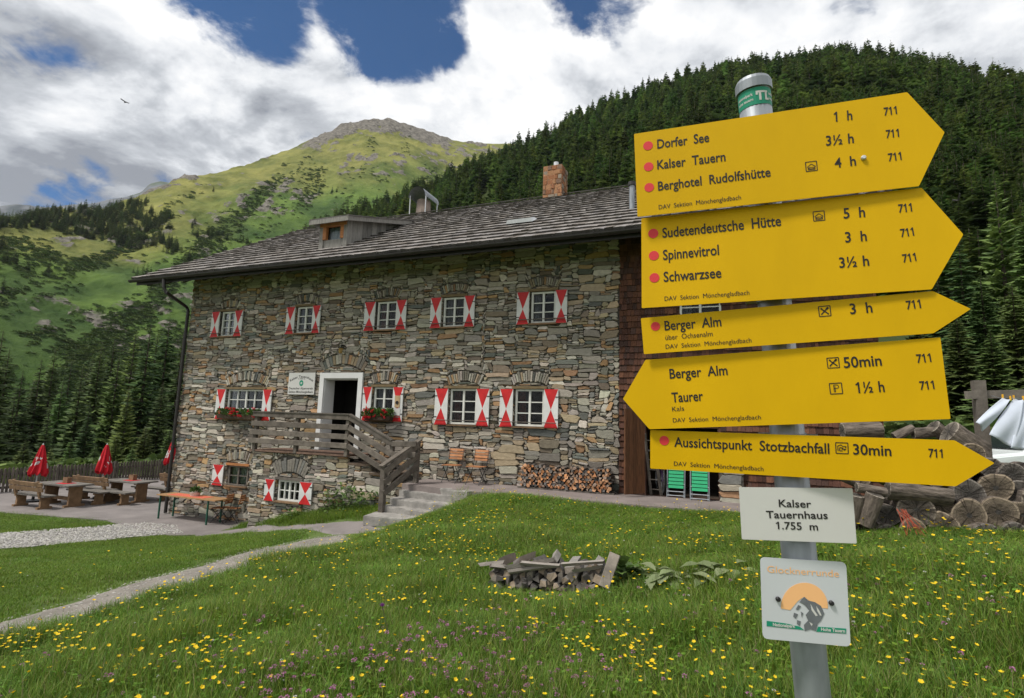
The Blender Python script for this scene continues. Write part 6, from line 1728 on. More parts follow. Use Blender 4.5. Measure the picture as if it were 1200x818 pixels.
def slopemat(name):
    m = bpy.data.materials.new(name); m.use_nodes = True; n, l = m.node_tree.nodes, m.node_tree.links; p = n['Principled BSDF']; p.inputs['Roughness'].default_value = .95; p.inputs['Specular IOR Level'].default_value = .1
    t = n.new('ShaderNodeTexCoord')
    def noise_(sc, det, rough=.65, vec=None):
        q = n.new('ShaderNodeTexNoise'); q.inputs['Scale'].default_value = sc; q.inputs['Detail'].default_value = det; q.inputs['Roughness'].default_value = rough; l.new(vec or t.outputs['Object'], q.inputs['Vector']); return q.outputs['Fac']
    def ramp_(f, a, b, ca, cb):
        r = n.new('ShaderNodeValToRGB'); r.color_ramp.elements[0].position = a; r.color_ramp.elements[1].position = b; r.color_ramp.elements[0].color = (*ca, 1); r.color_ramp.elements[1].color = (*cb, 1); l.new(f, r.inputs[0]); return r.outputs[0]
    a = n.new('ShaderNodeAttribute'); a.attribute_name = 'col'; rk = n.new('ShaderNodeAttribute'); rk.attribute_name = 'rock'
    nf = noise_(.07, 10); ng = noise_(.02, 12, .7); nr = noise_(.16, 8, .7)
    gm = n.new('ShaderNodeMix'); gm.data_type = 'RGBA'; gm.blend_type = 'MULTIPLY'; gm.inputs['Factor'].default_value = 1; l.new(a.outputs['Color'], gm.inputs['A']); l.new(ramp_(ng, .32, .68, (.40, .52, .46), (1.45, 1.38, 1.3)), gm.inputs['B'])
    rc_ = ramp_(nr, .30, .68, (.050, .046, .040), (.26, .238, .205))
    ad = n.new('ShaderNodeMath'); ad.operation = 'ADD'; l.new(rk.outputs['Fac'], ad.inputs[0]); sb = n.new('ShaderNodeMath'); sb.operation = 'MULTIPLY_ADD'; sb.inputs[1].default_value = 1.5; sb.inputs[2].default_value = -.85; l.new(nf, sb.inputs[0]); l.new(sb.outputs[0], ad.inputs[1])
    mr = n.new('ShaderNodeMapRange'); mr.interpolation_type = 'SMOOTHSTEP'; mr.inputs['From Min'].default_value = .28; mr.inputs['From Max'].default_value = .46; l.new(ad.outputs[0], mr.inputs['Value'])
    mx_ = n.new('ShaderNodeMix'); mx_.data_type = 'RGBA'; l.new(mr.outputs[0], mx_.inputs['Factor']); l.new(gm.outputs['Result'], mx_.inputs['A']); l.new(rc_, mx_.inputs['B']); l.new(mx_.outputs['Result'], p.inputs['Base Color'])
    b = n.new('ShaderNodeBump'); b.inputs['Strength'].default_value = .8; b.inputs['Distance'].default_value = 5.0; l.new(nr, b.inputs['Height']); l.new(b.outputs[0], p.inputs['Normal'])
    return m


def hillmat(name, bump=.6, bs=.05, rough=.95, sc=.03, var=.35):
    m = mat(name, (1, 1, 1), rough, var, sc, attr=True, bump=bump, bscale=bs, spec=.1, detail=12)
    for n in m.node_tree.nodes:
        if n.type == 'BUMP': n.inputs['Distance'].default_value = 4.0
    return m


mixc = lambda a, b, w: a * (1 - w[..., None]) + np.array(b) * w[..., None]
# far rocky ridge
L0 = Loft([(-400, 300, 2600), (-150, 262, 2600), (0, 243, 2600), (20, 240, 2600), (60, 243, 2600), (110, 238, 2550), (150, 231, 2500), (165, 226, 2500), (175, 216, 2450), (188, 212, 2450), (200, 214, 2450), (225, 207, 2450), (270, 203, 2500), (330, 196, 2500), (420, 200, 2500)], [(-400, 1500, 150), (420, 1500, 250)], 260, 60, 1.0, 90, 260, 3, .5, 300)
c = np.ones(L0.X.shape + (3,)) * np.array((.15, .16, .175)); n = fbm(L0.X / 60, L0.Y / 60, 5, 8); c = mixc(c, (.085, .10, .11), sstep(-.1, .25, n)); c = mixc(c, (.10, .13, .08), sstep(.15, .35, fbm(L0.X / 180, L0.Y / 180, 4, 33)) * .7)
tag(L0.mesh('far_ridge', hillmat('far_rock'), c), 'distant pale grey rocky ridge beyond the valley', 'ridge', kind='structure')
# left mountain with pastures, rocks and scrub
L1 = Loft([(-500, 330, 620), (-250, 285, 680), (-100, 262, 720), (0, 255, 760), (60, 252, 800), (120, 248, 840), (170, 232, 880), (215, 209, 930), (260, 202, 980), (300, 192, 1020), (340, 177, 1070), (370, 164, 1110), (400, 151, 1140), (430, 145, 1160), (452, 143, 1170), (480, 151, 1180), (510, 160, 1190), (530, 166, 1200), (560, 167.5, 1210), (600, 170, 1220), (660, 185, 1230), (740, 215, 1240)],
          [(-500, 330, -10), (0, 360, -10), (250, 400, -10), (740, 520, -8)], 460, 280, 1.05, 36, 130, 21, .5, 260)
X, Y, Z, T = L1.X, L1.Y, L1.Z, L1.T
ns = fbm(X / 90, Y / 90, 6, 4); ns2 = fbm(X / 28, Y / 28, 5, 9); ns3 = fbm(X / 220, Y / 220, 4, 14)
c = np.ones(X.shape + (3,)) * np.array((.100, .156, .037))
c = mixc(c, (.060, .102, .029), sstep(-.12, .25, ns))
up_ = sstep(.50, .80, T + ns3 * .30 + .08 * ns2)
c = mixc(c, (.205, .200, .066), up_ * .9)  # yellowish high pasture, with the sunlit band also put into its colour
c = mixc(c, (.155, .165, .045), up_ * sstep(.0, .3, ns2) * .7)
stren = L1.slope()
rock = sstep(.10, .30, ns2 * .75 + fbm(X / 45, Y / 45, 5, 77, True) * .35 - .05) * (.35 + .65 * sstep(-.1, .25, fbm(X / 160, Y / 160, 3, 66)))
pxx, pyy, _ = project(np.stack([X, Y, Z], -1))
peak = sstep(.85, .95, T + ns2 * .12) * sstep(330, 400, pxx + 30 * ns) * sstep(560, 500, pxx + 30 * ns)
rock = np.clip(np.maximum(rock * (.55 + .3 * sstep(.5, .8, T)), peak * sstep(-.35, .05, ns2 + .25)), 0, 1)
rc = np.ones(X.shape + (3,)) * np.array((.19, .178, .165)); rc = mixc(rc, (.11, .105, .10), sstep(-.1, .2, fbm(X / 12, Y / 12, 4, 5)))
crag = fbm(X / 22, Y / 22, 5, 55, True); L1.Z = Z + rock * (6 * crag + 1) + peak * 7 * np.maximum(fbm(X / 34, Y / 34, 5, 58, True), -.2) * np.where(T > 1, 0, 1) * sstep(.15, .5, T) + 3.0 * ns2 * sstep(.2, .6, T)
tag(L1.mesh('mountain', slopemat('alpine_slope'), c, rock), 'green alpine mountainside with rock bands and a rocky summit', 'mountain', kind='structure')
# forested hill behind the house
L2 = Loft([(250, 360, 420), (330, 305, 440), (400, 268, 460), (470, 245, 470), (540, 212, 465), (590, 190, 460), (650, 165, 455), (700, 142, 450), (760, 118, 445), (830, 100, 440), (900, 86, 435), (960, 82, 430), (1030, 88, 420), (1080, 97, 410), (1140, 113, 400), (1200, 128, 390), (1300, 160, 380), (1500, 240, 360), (1800, 330, 340)],
          [(250, 150, -6), (480, 90, -4), (750, 55, -2), (1000, 42, -1.5), (1200, 34, -1), (1800, 40, 0)], 320, 150, 1.05, 16, 70, 41, .5, 120)
X, Y, Z, T = L2.X, L2.Y, L2.Z, L2.T
c = np.ones(X.shape + (3,)) * np.array((.045, .062, .02)); c = mixc(c, (.085, .125, .03), sstep(.05, .35, fbm(X / 40, Y / 40, 5, 6)))
tag(L2.mesh('forest_hill', hillmat('forest_floor', .6), c), 'steep forested hillside rising behind the house', 'hill', kind='structure')


# ------------------------------------------------------------------ trees
def conifer(h, r, whorls, nb, side, seed, cols, start=.08, droop=.30, taper=.85, wide=.20):
    rr = random.Random(seed); mb = MB()
    for i in range(whorls):
        t = (i + rr.uniform(0, .9)) / whorls; z0 = h * (start + (1 - start) * t); L0_ = r * ((1 - t) ** taper) * rr.uniform(.72, 1.12) + .025 * r
        a0 = rr.uniform(0, 6.28)
        for b in range(nb):
            a = a0 + 6.283 * b / nb + rr.uniform(-.35, .35); L = L0_ * rr.uniform(.65, 1.15); dx, dy = math.cos(a), math.sin(a); sx, sy = -dy, dx
            dr = droop * rr.uniform(.6, 1.4); z = z0 + rr.uniform(-.5, .5) * h / whorls
            def P(s_, w=0, dz=0): return (dx * L * s_ + sx * w, dy * L * s_ + sy * w, z - dr * L * s_ + .22 * L * s_ * s_ + dz)
            c0 = rr.choice(cols); k = rr.uniform(.72, 1.28); col = tuple(v * k for v in c0); w = L * wide * rr.uniform(.7, 1.3)
            mb.add([P(.05), P(.55, -w, -.10 * L), P(1.0), P(.55, w, -.10 * L)], [(0, 1, 2), (0, 2, 3)], 0, col)
            for q in range(side):
                s0 = .25 + .65 * (q + rr.uniform(0, .8)) / side
                for sg in (-1, 1):
                    l2 = L * .42 * (1.15 - s0) * rr.uniform(.7, 1.3); ang = a + sg * rr.uniform(.6, 1.15); ex, ey = math.cos(ang), math.sin(ang); p0 = P(s0); w2 = l2 * .24
                    m1 = (p0[0] + ex * l2 * .5 - ey * w2, p0[1] + ey * l2 * .5 + ex * w2, p0[2] - .16 * l2); m2 = (p0[0] + ex * l2 * .5 + ey * w2, p0[1] + ey * l2 * .5 - ex * w2, p0[2] - .16 * l2)
                    tip = (p0[0] + ex * l2, p0[1] + ey * l2, p0[2] - rr.uniform(.1, .5) * l2); kk = rr.uniform(.85, 1.2)
                    mb.add([p0, m1, tip, m2], [(0, 1, 2), (0, 2, 3)], 0, tuple(v * kk for v in col))
    return mb


DKG = [(.058, .096, .032), (.074, .116, .037), (.050, .084, .031)]
MDG = [(.096, .152, .044), (.118, .178, .050), (.078, .128, .040)]
LTG = [(.128, .200, .050), (.148, .220, .058), (.108, .172, .047)]


def trunk(h, r, seed):
    rr = random.Random(seed); mb = MB(); mb.tube([(0, 0, -.6), (0, 0, h * .1), (rr.uniform(-.02, .02) * h * .2, 0, h * .5), (0, 0, h * .97)], [r * 1.15, r, r * .6, r * .08], 9)
    for k in range(10):
        z = h * rr.uniform(.1, .6); a = rr.uniform(0, 6.28); mb.tube([(0, 0, z), (math.cos(a) * h * .07, math.sin(a) * h * .07, z - .02 * h)], [r * .16, r * .05], 4)
    return mb


protos = {}
def proto_tree(key, h, r, wh, nb, side, seed, cols, **k):
    cr = conifer(h, r, wh, nb, side, seed, cols, **k).build('crown', M['spruce'], local=True); tr = trunk(h, h * .014, seed).build('trunk', M['bark'], local=True)
    COL.objects.unlink(cr); COL.objects.unlink(tr); protos[key] = (cr.data, tr.data)


for i in range(3):
    proto_tree(('near', i), 20, 3.6 + i * .4, 44, 8, 4, 100 + i, DKG + [MDG[0]], start=.04)
    proto_tree(('nearlight', i), 20, 3.9 + i * .3, 46, 8, 5, 110 + i, LTG + MDG, start=.05, droop=.15)
proto_tree(('nearbig', 0), 20, 4.4, 70, 9, 7, 131, MDG + [LTG[2]], start=.02, droop=.4, wide=.13)
proto_tree(('nearbig', 1), 20, 4.0, 70, 9, 7, 132, DKG + MDG, start=.02, droop=.45, wide=.13)


def tree(kind, base, h, label, group, rz=None, wide=1.0, name='spruce_tree'):
    cm, tm = protos[kind]; t = thing(name, label, 'tree', base, rz if rz is not None else U(0, 6.28), group); s_ = h / 20.0
    for nm, me_ in (('trunk', tm), ('crown', cm)):
        o = bpy.data.objects.new(nm, me_); COL.objects.link(o); o.parent = t
    t.scale = (s_ * wide, s_ * wide, s_); return t


r_ = random.Random(90)
leftspr = [(5, 382, 48), (28, 430, 66), (50, 417, 84), (75, 442, 92), (98, 427, 88), (120, 402, 98), (141, 412, 84), (160, 387, 94), (178, 374, 88), (200, 366, 98), (216, 384, 80), (60, 468, 64), (18, 462, 58), (152, 452, 70), (192, 446, 70), (106, 472, 74), (-30, 390, 54), (-70, 380, 70), (236, 420, 90), (40, 445, 110), (85, 420, 120), (135, 395, 122), (186, 385, 118), (66, 405, 130), (110, 415, 128), (12, 405, 120), (-10, 420, 100), (228, 400, 112)]
for (x, ytop, dist) in leftspr:
    p = atR(x, ytop, dist); zb = hz(p.x, p.y) - .3; hgt = min(30, max(6, p.z - zb))
    tree(('near', r_.randrange(3)) if r_.random() < .8 else ('nearlight', r_.randrange(3)), (p.x, p.y, zb), hgt, 'tall dark spruce standing below the pasture beyond the patio fence', 'spruces beyond the patio fence', wide=r_.uniform(.85, 1.15))
for (x, ytop, dist) in ((84, 512, 40), (138, 505, 42), (172, 497, 47), (112, 522, 38), (30, 515, 41), (200, 500, 50), (60, 525, 39), (156, 522, 40)):
    p = atR(x, ytop, dist); zb = hz(p.x, p.y) - .2; tree(('nearlight', r_.randrange(3)), (p.x, p.y, zb), max(2.5, p.z - zb), 'small light green young conifer just behind the patio fence', 'young conifers behind the fence', wide=1.5, name='young_conifer')
for (x, ytop, dist, k, w_) in ((1165, 204, 46, ('nearlight', 1), .9), (1122, 268, 44, ('nearbig', 1), 1.0), (1200, 240, 38, ('nearbig', 0), 1.0), (1148, 318, 33, ('nearbig', 0), 1.3), (1098, 318, 46, ('nearbig', 1), 1.1), (1185, 330, 27, ('nearbig', 0), 1.4), (1232, 215, 42, ('near', 1), 1.1), (1255, 270, 30, ('nearbig', 1), 1.2), (1070, 300, 52, ('near', 2), 1.1), (1120, 365, 28, ('nearbig', 0), 1.5), (1290, 240, 36, ('near', 0), 1.1), (1160, 385, 24, ('nearbig', 0), 1.6), (1215, 370, 23, ('nearbig', 1), 1.5)):
    p = atR(x, ytop, dist); zb = max(hz(p.x, p.y), 0) - .2; lab = 'light green larch rising above the dark conifers behind the car' if k[0] == 'nearlight' else 'dense drooping conifer behind the car and the clothesline'
    tree(k, (p.x, p.y, zb), max(4, p.z - zb), lab, None if k[0] == 'nearlight' else 'drooping conifers behind the clothesline', wide=w_ * .9, name='larch_tree' if k[0] == 'nearlight' else 'conifer_tree')


# scattered forest as instances of a few small trees
def scatter(name, objs, P, rot, scale, idx, label, cat):
    coll = bpy.data.collections.new(name + '_source')
    for k, o in enumerate(objs):
        for c_ in list(o.users_collection): c_.objects.unlink(o)
        o.name = '%s_source_%02d' % (name, k); coll.objects.link(o)
    me = bpy.data.meshes.new(name); me.vertices.add(len(P)); me.vertices.foreach_set('co', np.asarray(P, np.float32).ravel())
    for an, ty, dat, key in (('rot', 'FLOAT_VECTOR', rot, 'vector'), ('scl', 'FLOAT_VECTOR', scale, 'vector'), ('pick', 'INT', idx, 'value')):
        a = me.attributes.new(an, ty, 'POINT'); a.data.foreach_set(key, np.asarray(dat, np.int32 if ty == 'INT' else np.float32).ravel())
    o = bpy.data.objects.new(name, me); COL.objects.link(o)
    ng = bpy.data.node_groups.new(name, 'GeometryNodeTree'); ng.interface.new_socket('Geometry', in_out='INPUT', socket_type='NodeSocketGeometry'); ng.interface.new_socket('Geometry', in_out='OUTPUT', socket_type='NodeSocketGeometry')
    N, Lk = ng.nodes, ng.links; gi, go = N.new('NodeGroupInput'), N.new('NodeGroupOutput')
    ci = N.new('GeometryNodeCollectionInfo'); ci.inputs['Collection'].default_value = coll; ci.inputs['Separate Children'].default_value = True; ci.inputs['Reset Children'].default_value = True
    ip = N.new('GeometryNodeInstanceOnPoints'); ip.inputs['Pick Instance'].default_value = True
    def attr(nm, ty):
        a = N.new('GeometryNodeInputNamedAttribute'); a.data_type = ty; a.inputs['Name'].default_value = nm; return a.outputs['Attribute']
    er = N.new('FunctionNodeEulerToRotation'); Lk.new(attr('rot', 'FLOAT_VECTOR'), er.inputs[0])
    Lk.new(gi.outputs[0], ip.inputs['Points']); Lk.new(ci.outputs[0], ip.inputs['Instance']); Lk.new(attr('pick', 'INT'), ip.inputs['Instance Index']); Lk.new(er.outputs[0], ip.inputs['Rotation']); Lk.new(attr('scl', 'FLOAT_VECTOR'), ip.inputs['Scale']); Lk.new(ip.outputs[0], go.inputs[0])
    md = o.modifiers.new('scatter', 'NODES'); md.node_group = ng
    tag(o, label, cat, kind='stuff'); return o


def small_tree(seed, cols, r, wh=17, nb=7, side=1, **k):
    k.setdefault('wide', .36); mb = conifer(20, r, wh, nb, side, seed, cols, **k); mb.tube([(0, 0, -1.5), (0, 0, 19.2)], [.2, .03], 5, 1); return mb


MT = [M['spruce'], M['bark']]
farm = [small_tree(200 + i, (DKG + MDG) if i < 4 else (MDG + LTG), 3.3 + .6 * (i % 3), start=.06 if i % 2 else .16) for i in range(6)]
rs = np.random.RandomState(5)
# forest hill
P, w = L2.sample(9000, rs, 1.0, .8)
x_, y_, d_ = project(P)
dens = fbm(P[:, 0] / 55, P[:, 1] / 55, 4, 90)
keep = (dens > -.28 + .0 * w) & (np.hypot(P[:, 0], P[:, 1]) > 65)
P = P[keep]; x_, y_, d_ = x_[keep], y_[keep], d_[keep]; n = len(P)
hts = np.minimum(rs.uniform(8, 22, n), .09 * np.hypot(P[:, 0], P[:, 1])) * (.85 + .3 * (fbm(P[:, 0] / 30, P[:, 1] / 30, 2, 3) > 0)); sc3 = np.stack([hts / 20 * rs.uniform(1.15, 2.0, n)] * 2 + [hts / 20], -1); rot = np.stack([rs.uniform(-.04, .04, n), rs.uniform(-.04, .04, n), rs.uniform(0, 6.28, n)], -1); idx = rs.randint(0, 6, n)
# the largest that stand clear of house and sign become trees of their own
roofl = np.where(x_ < 745, 258 - (x_ - 450) * .133, np.where(x_ < 1075, 150 - (x_ - 745) * .15, 330))
top_y = y_ - hts / d_ * F_PX
clear = (x_ > 440) & (x_ < 1200) & (top_y < roofl - 6)
cand = np.where(clear)[0]; cand = cand[np.argsort(-(hts[cand] / d_[cand]))][:150]
fm = [mb.build('fir_tree', MT, local=True) for mb in farm]
for i in cand:
    o = fm[idx[i]].copy(); o.name = 'fir_tree'; COL.objects.link(o); o.location = P[i]; o.rotation_euler = rot[i]; o.scale = sc3[i]; tag(o, 'dark conifer in the forest on the hillside behind the house', 'tree', 'conifers on the forested hillside')
rest_ = np.setdiff1d(np.arange(n), cand)
scatter('hillside_forest', fm, P[rest_], rot[rest_], sc3[rest_], idx[rest_], 'dense dark conifer forest covering the hillside behind the house', 'forest')
# mountain conifers
fm2 = [small_tree(300 + i, DKG + MDG, 3.6, wh=12, nb=7, side=0, wide=.36).build('pine', MT, local=True) for i in range(4)]
P, w = L1.sample(26000, rs, .97, .9)
x_, y_, d_ = project(P)
m1 = fbm(P[:, 0] / 120, P[:, 1] / 120, 4, 131) + .35 * pnoise(P[:, 0] / 25, P[:, 1] / 25, 7)
left_band = (x_ < 180 + 110 * m1) & (y_ > 238) & (y_ < 290 + 25 * m1) & (m1 > .02 - (y_ < 270) * .32)
mid = (m1 > .30) & (w < .86) & (y_ > 225)
low = (w < .02) & (m1 > .1)
keep = (left_band | mid | low) & (rs.rand(len(P)) < np.where(left_band, 1, np.where(low, .8, .42)))
P = P[keep]; n = len(P); hts = rs.uniform(7, 15, n) * np.where(low[keep], 1.2, .95)
scatter('mountain_pines', fm2, P, np.stack([np.zeros(n), np.zeros(n), rs.uniform(0, 6.28, n)], -1), np.stack([hts / 20 * rs.uniform(1.1, 1.6, n)] * 2 + [hts / 20], -1), rs.randint(0, 4, n), 'scattered dark pines along the mountain pastures', 'trees')
# scrub
SHR = [(.076, .126, .034), (.096, .152, .040), (.062, .104, .031)]


def bush(seed, cols, n=70, R=(1, 1, .75), size=.42):
    rr = random.Random(seed); mb = MB(); leafy(mb, (0, 0, -.05), R, n, size, cols, 1.6, .2, rr); return mb


bm = [bush(400 + i, SHR + (MDG if i > 1 else [])).build('bush', M['bushleaf'], local=True) for i in range(4)]
P, w = L1.sample(72000, rs, .95, .9)
m1 = fbm(P[:, 0] / 45 + P[:, 2] / 60, P[:, 1] / 45 - P[:, 2] / 40, 5, 61); m2 = fbm(P[:, 0] / 200, P[:, 1] / 200, 3, 71)
keep = (m1 + .5 * m2 + .12 * rs.randn(len(P)) > .10 + .42 * sstep(.62, .9, w) - .08 * sstep(.3, .1, w)) ; P = P[keep]; n = len(P); s_ = rs.uniform(.8, 2.5, n)
scatter('mountain_scrub', bm, P, np.stack([np.zeros(n), np.zeros(n), rs.uniform(0, 6.28, n)], -1), np.stack([s_ * rs.uniform(.9, 1.5, n), s_ * rs.uniform(.9, 1.5, n), s_ * .8], -1), rs.randint(0, 4, n), 'dark green dwarf scrub patched over the mountainside', 'scrub')
# bank of shrubs between fence and trees, and at the hill foot
bn = [bush(430 + i, LTG + MDG, 420, (1, 1, .8), .22).build('bush', M['bushleaf'], local=True) for i in range(3)]
Pb = []
for _ in range(900):
    px, dist = U(-120, 260), U(35, 90); p = atR(px, 520, dist); Pb.append((p.x, p.y, hz(p.x, p.y) - .1))
for _ in range(420):
    px, dist = U(1040, 1330), U(17, 48); p = atR(px, 520, dist); Pb.append((p.x, p.y, max(hz(p.x, p.y), -.3) - .1))
Pb = np.array(Pb); n = len(Pb); s_ = rs.uniform(.5, 1.5, n)
scatter('shrub_bank', bn, Pb, np.stack([np.zeros(n), np.zeros(n), rs.uniform(0, 6.28, n)], -1), np.stack([s_ * 1.2, s_ * 1.2, s_], -1), rs.randint(0, 3, n), 'light green shrubs and undergrowth at the edge of the trees', 'undergrowth')

# ------------------------------------------------------------------ grass and flowers
GC = [(.098, .205, .018), (.124, .240, .022), (.074, .165, .016), (.165, .255, .032), (.195, .225, .05)]


def grass_patch(n, R, h0, h1, w, seed, cols, lean=.5, dry=.04):
    rr = random.Random(seed); mb = MB()
    for _ in range(n):
        a, q = rr.uniform(0, 6.28), math.sqrt(rr.random()) * R; x, y = math.cos(a) * q, math.sin(a) * q; h = rr.uniform(h0, h1); b = rr.uniform(0, 6.28); bx, by = math.cos(b), math.sin(b); ww = w * rr.uniform(.6, 1.3); ln = lean * rr.uniform(.2, 1) * h
        c = rr.choice(cols) if rr.random() > dry else (.24, .20, .10); k = rr.uniform(.75, 1.25); c = tuple(v * k for v in c); t = b + 1.57 + rr.uniform(-.6, .6); sx, sy = math.cos(t) * ww, math.sin(t) * ww
        mb.add([(x - sx, y - sy, -.02), (x + sx, y + sy, -.02), (x + bx * ln * .35 + sx * .75, y + by * ln * .35 + sy * .75, h * .6), (x + bx * ln * .35 - sx * .75, y + by * ln * .35 - sy * .75, h * .6), (x + bx * ln, y + by * ln, h)], [(0, 1, 2, 3), (3, 2, 4)], 0, c)
    return mb


def broad_patch(n, R, seed):
    rr = random.Random(seed); mb = grass_patch(int(n * 1.2), R, .05, .2, .0022, seed, GC)
    for _ in range(n // 5):
        a, q = rr.uniform(0, 6.28), math.sqrt(rr.random()) * R; x, y = math.cos(a) * q, math.sin(a) * q; h = rr.uniform(.03, .14); b = rr.uniform(0, 6.28); L = rr.uniform(.02, .05); k = rr.uniform(.7, 1.3); c = tuple(v * k for v in rr.choice(GC[:3])); d_ = Vector((math.cos(b), math.sin(b), rr.uniform(-.1, .5))); s_ = Vector((-math.sin(b), math.cos(b), 0)) * L * .4; p = Vector((x, y, h))
        mb.add([p, p + d_ * L * .5 - s_, p + d_ * L, p + d_ * L * .5 + s_], [(0, 1, 2, 3)], 0, c)
    return mb


mead = [grass_patch(210, .22, .07, .24, .0024, 500 + i, GC, .7) .build('grass', M['blade'], local=True) for i in range(3)] + [broad_patch(170, .22, 520 + i).build('grass', M['blade'], local=True) for i in range(2)]
lawn = [grass_patch(330, .30, .025, .065, .0026, 540 + i, [(.130, .225, .026), (.155, .250, .031), (.108, .195, .023)], .9, .03).build('grass', M['blade'], local=True) for i in range(3)]
pc = [ground_hit(*p) for p in ((-200, 800), (-90, 775), (0, 739), (100, 712), (200, 682), (300, 653), (400, 631))]
LAWN = [(p.x, p.y) for p in pc] + [(-7.5, 10.6), (-8.3, 11.9), (-9, 14), (-40, 14), (-40, -4)]
N = 60000
cx = rs.uniform(-30, 7, N); cy = rs.uniform(1.2, 13.4, N); cz = height(cx, cy); P = np.stack([cx, cy, cz], -1); x_, y_, d_ = project(P)
inv = (d_ > .6) & (x_ > -160) & (x_ < 1360) & (y_ < 1010) & (y_ > 560)
def near_path(x, y, poly, r):
    m_ = in_poly(x, y, poly)
    for a_ in range(8): m_ |= in_poly(x + r * math.cos(a_ * .785), y + r * math.sin(a_ * .785), poly)
    return m_


for k_, poly in enumerate(EXCL): inv &= ~near_path(cx, cy, poly, .17 if k_ == 0 else (.22 if k_ < 3 else (.16 if k_ < len(EXCL) - 3 else .02)))
isl = in_poly(cx, cy, LAWN)
area = 37 * 12.2 / N
dist = np.hypot(cx, cy)
want = np.where(isl, np.where(dist < 9, 26, 15), np.where(dist < 5, 62, np.where(dist < 9, 40, 26)))
inv &= rs.rand(N) < np.clip(want * area, 0, 1)
print('grass patches', inv.sum(), 'lawn', (inv & isl).sum())


def slope_rot(x, y, n):
    e_ = .2; dzx = (height(x + e_, y) - height(x - e_, y)) / (2 * e_); dzy = (height(x, y + e_) - height(x, y - e_)) / (2 * e_)
    out = np.zeros((n, 3))
    for i in range(n):
        q = Vector((0, 0, 1)).rotation_difference(Vector((-dzx[i], -dzy[i], 1)).normalized()); m_ = q.to_matrix() @ Matrix.Rotation(rs.uniform(0, 6.28), 3, 'Z'); out[i] = m_.to_euler()
    return out


a = inv & ~isl; X, Y, Z = cx[a], cy[a], cz[a]; n = len(X); ds = np.hypot(X, Y)
nh = fbm(X / 1.3, Y / 1.3, 3, 12); bank = (Y > 9.6) | ((X < -6.2) & (Y > 8.5))
hs = .78 * np.where(Y > 9.0, .7, 1.0) * (1 - .35 * sstep(7.5, 11, Y)) * (1 + .95 * nh) * (1 - .45 * sstep(6.0, 6.9, Y) * sstep(.3, .9, X)) * (1 - .5 * sstep(.9, .5, np.hypot((X - hb.x) * .7, Y - hb.y - .1))); wx_ = 1 + .5 * sstep(5, 12, ds)
scatter('meadow_grass', mead, np.stack([X, Y, Z], -1), slope_rot(X, Y, n), np.stack([wx_, wx_, np.clip(hs, .28, 1.5)], -1), rs.randint(0, 5, n), 'tall green meadow grass filling the foreground slope', 'grass')
a = inv & isl; X, Y, Z = cx[a], cy[a], cz[a]; n = len(X); ds = np.hypot(X, Y); hs = (1 + .35 * fbm(X / 1.5, Y / 1.5, 3, 15)) * np.where((Y > 11.2) & (X > -14.2), 2.4, 1.0)
wx_ = 1 + .55 * sstep(6, 14, ds)
scatter('lawn_grass', lawn, np.stack([X, Y, Z], -1), slope_rot(X, Y, n), np.stack([wx_, wx_, np.clip(hs, .5, 3)], -1), rs.randint(0, 3, n), 'short mown lawn grass between the footpath and the patio', 'grass')


def flower(kind, seed):
    rr = random.Random(seed); mb = MB(); h = rr.uniform(.12, .22); lx, ly = rr.uniform(-.04, .04), rr.uniform(-.04, .04)
    mb.tube([(0, 0, -.02), (lx * .4, ly * .4, h * .6), (lx, ly, h)], [.0016, .0013, .001], 4, 0, (.08, .13, .03)); c = Vector((lx, ly, h)); tl_ = Vector((rr.uniform(-.5, .5), rr.uniform(-.5, .5), 1)).normalized(); s_ = tl_.orthogonal().normalized(); u_ = tl_.cross(s_)
    if kind == 'y':
        for k in range(5):
            a = 6.283 * k / 5; d_ = s_ * math.cos(a) + u_ * math.sin(a); e_ = s_ * math.cos(a + 1.57) + u_ * math.sin(a + 1.57); L = .0125
            mb.add([c, c + d_ * L * .7 - e_ * L * .55 + tl_ * L * .35, c + d_ * L * 1.1 + tl_ * L * .55, c + d_ * L * .7 + e_ * L * .55 + tl_ * L * .35], [(0, 1, 2, 3)], 0, (.80 * rr.uniform(.9, 1.05), .56 * rr.uniform(.9, 1.05), .012))
    else:
        col = (.46, .20, .34) if kind == 'p' else (.70, .70, .64); R = .013 if kind == 'p' else .010
        for k in range(26):
            d_ = Vector((rr.gauss(0, 1), rr.gauss(0, 1), rr.gauss(0, 1) + .4)).normalized(); q = d_.orthogonal().normalized(); p = c + d_ * R * .6; kk = rr.uniform(.7, 1.25)
            mb.add([p - q * .003, p + d_ * R * .6, p + q * .003], [(0, 1, 2)], 0, tuple(v * kk for v in col))
    return mb


fl_y = [flower('y', 600 + i).build('f', M['petal'], local=True) for i in range(5)]; fl_p = [flower('p', 620 + i).build('f', M['petal'], local=True) for i in range(4)]; fl_w = [flower('w', 640 + i).build('f', M['petal'], local=True) for i in range(3)]
N = 60000; cx = rs.uniform(-11, 6, N); cy = rs.uniform(1.8, 11.9, N); cz = height(cx, cy); x_, y_, d_ = project(np.stack([cx, cy, cz], -1)); isl = in_poly(cx, cy, LAWN)
ok = (d_ > .6) & (x_ > -150) & (x_ < 1350) & (y_ < 960)
for poly in EXCL: ok &= ~in_poly(cx, cy, poly)
cl = fbm(cx / .9, cy / .9, 4, 44) + .5 * fbm(cx / 3, cy / 3, 2, 45)
ds = np.hypot(cx, cy)
py_ = ok & (rs.rand(N) < np.where(isl, .006, np.clip(.05 + .55 * sstep(-.05, .55, cl), 0, 1) * (.45 + .6 * sstep(7.5, 4.0, ds)) * np.where(y_ < 600, .6, 1)))
i = np.where(py_)[0]; n = len(i); print('flowers', n); s_ = rs.uniform(.75, 1.25, n) * (1 + .3 * sstep(4, 9, ds[i]))
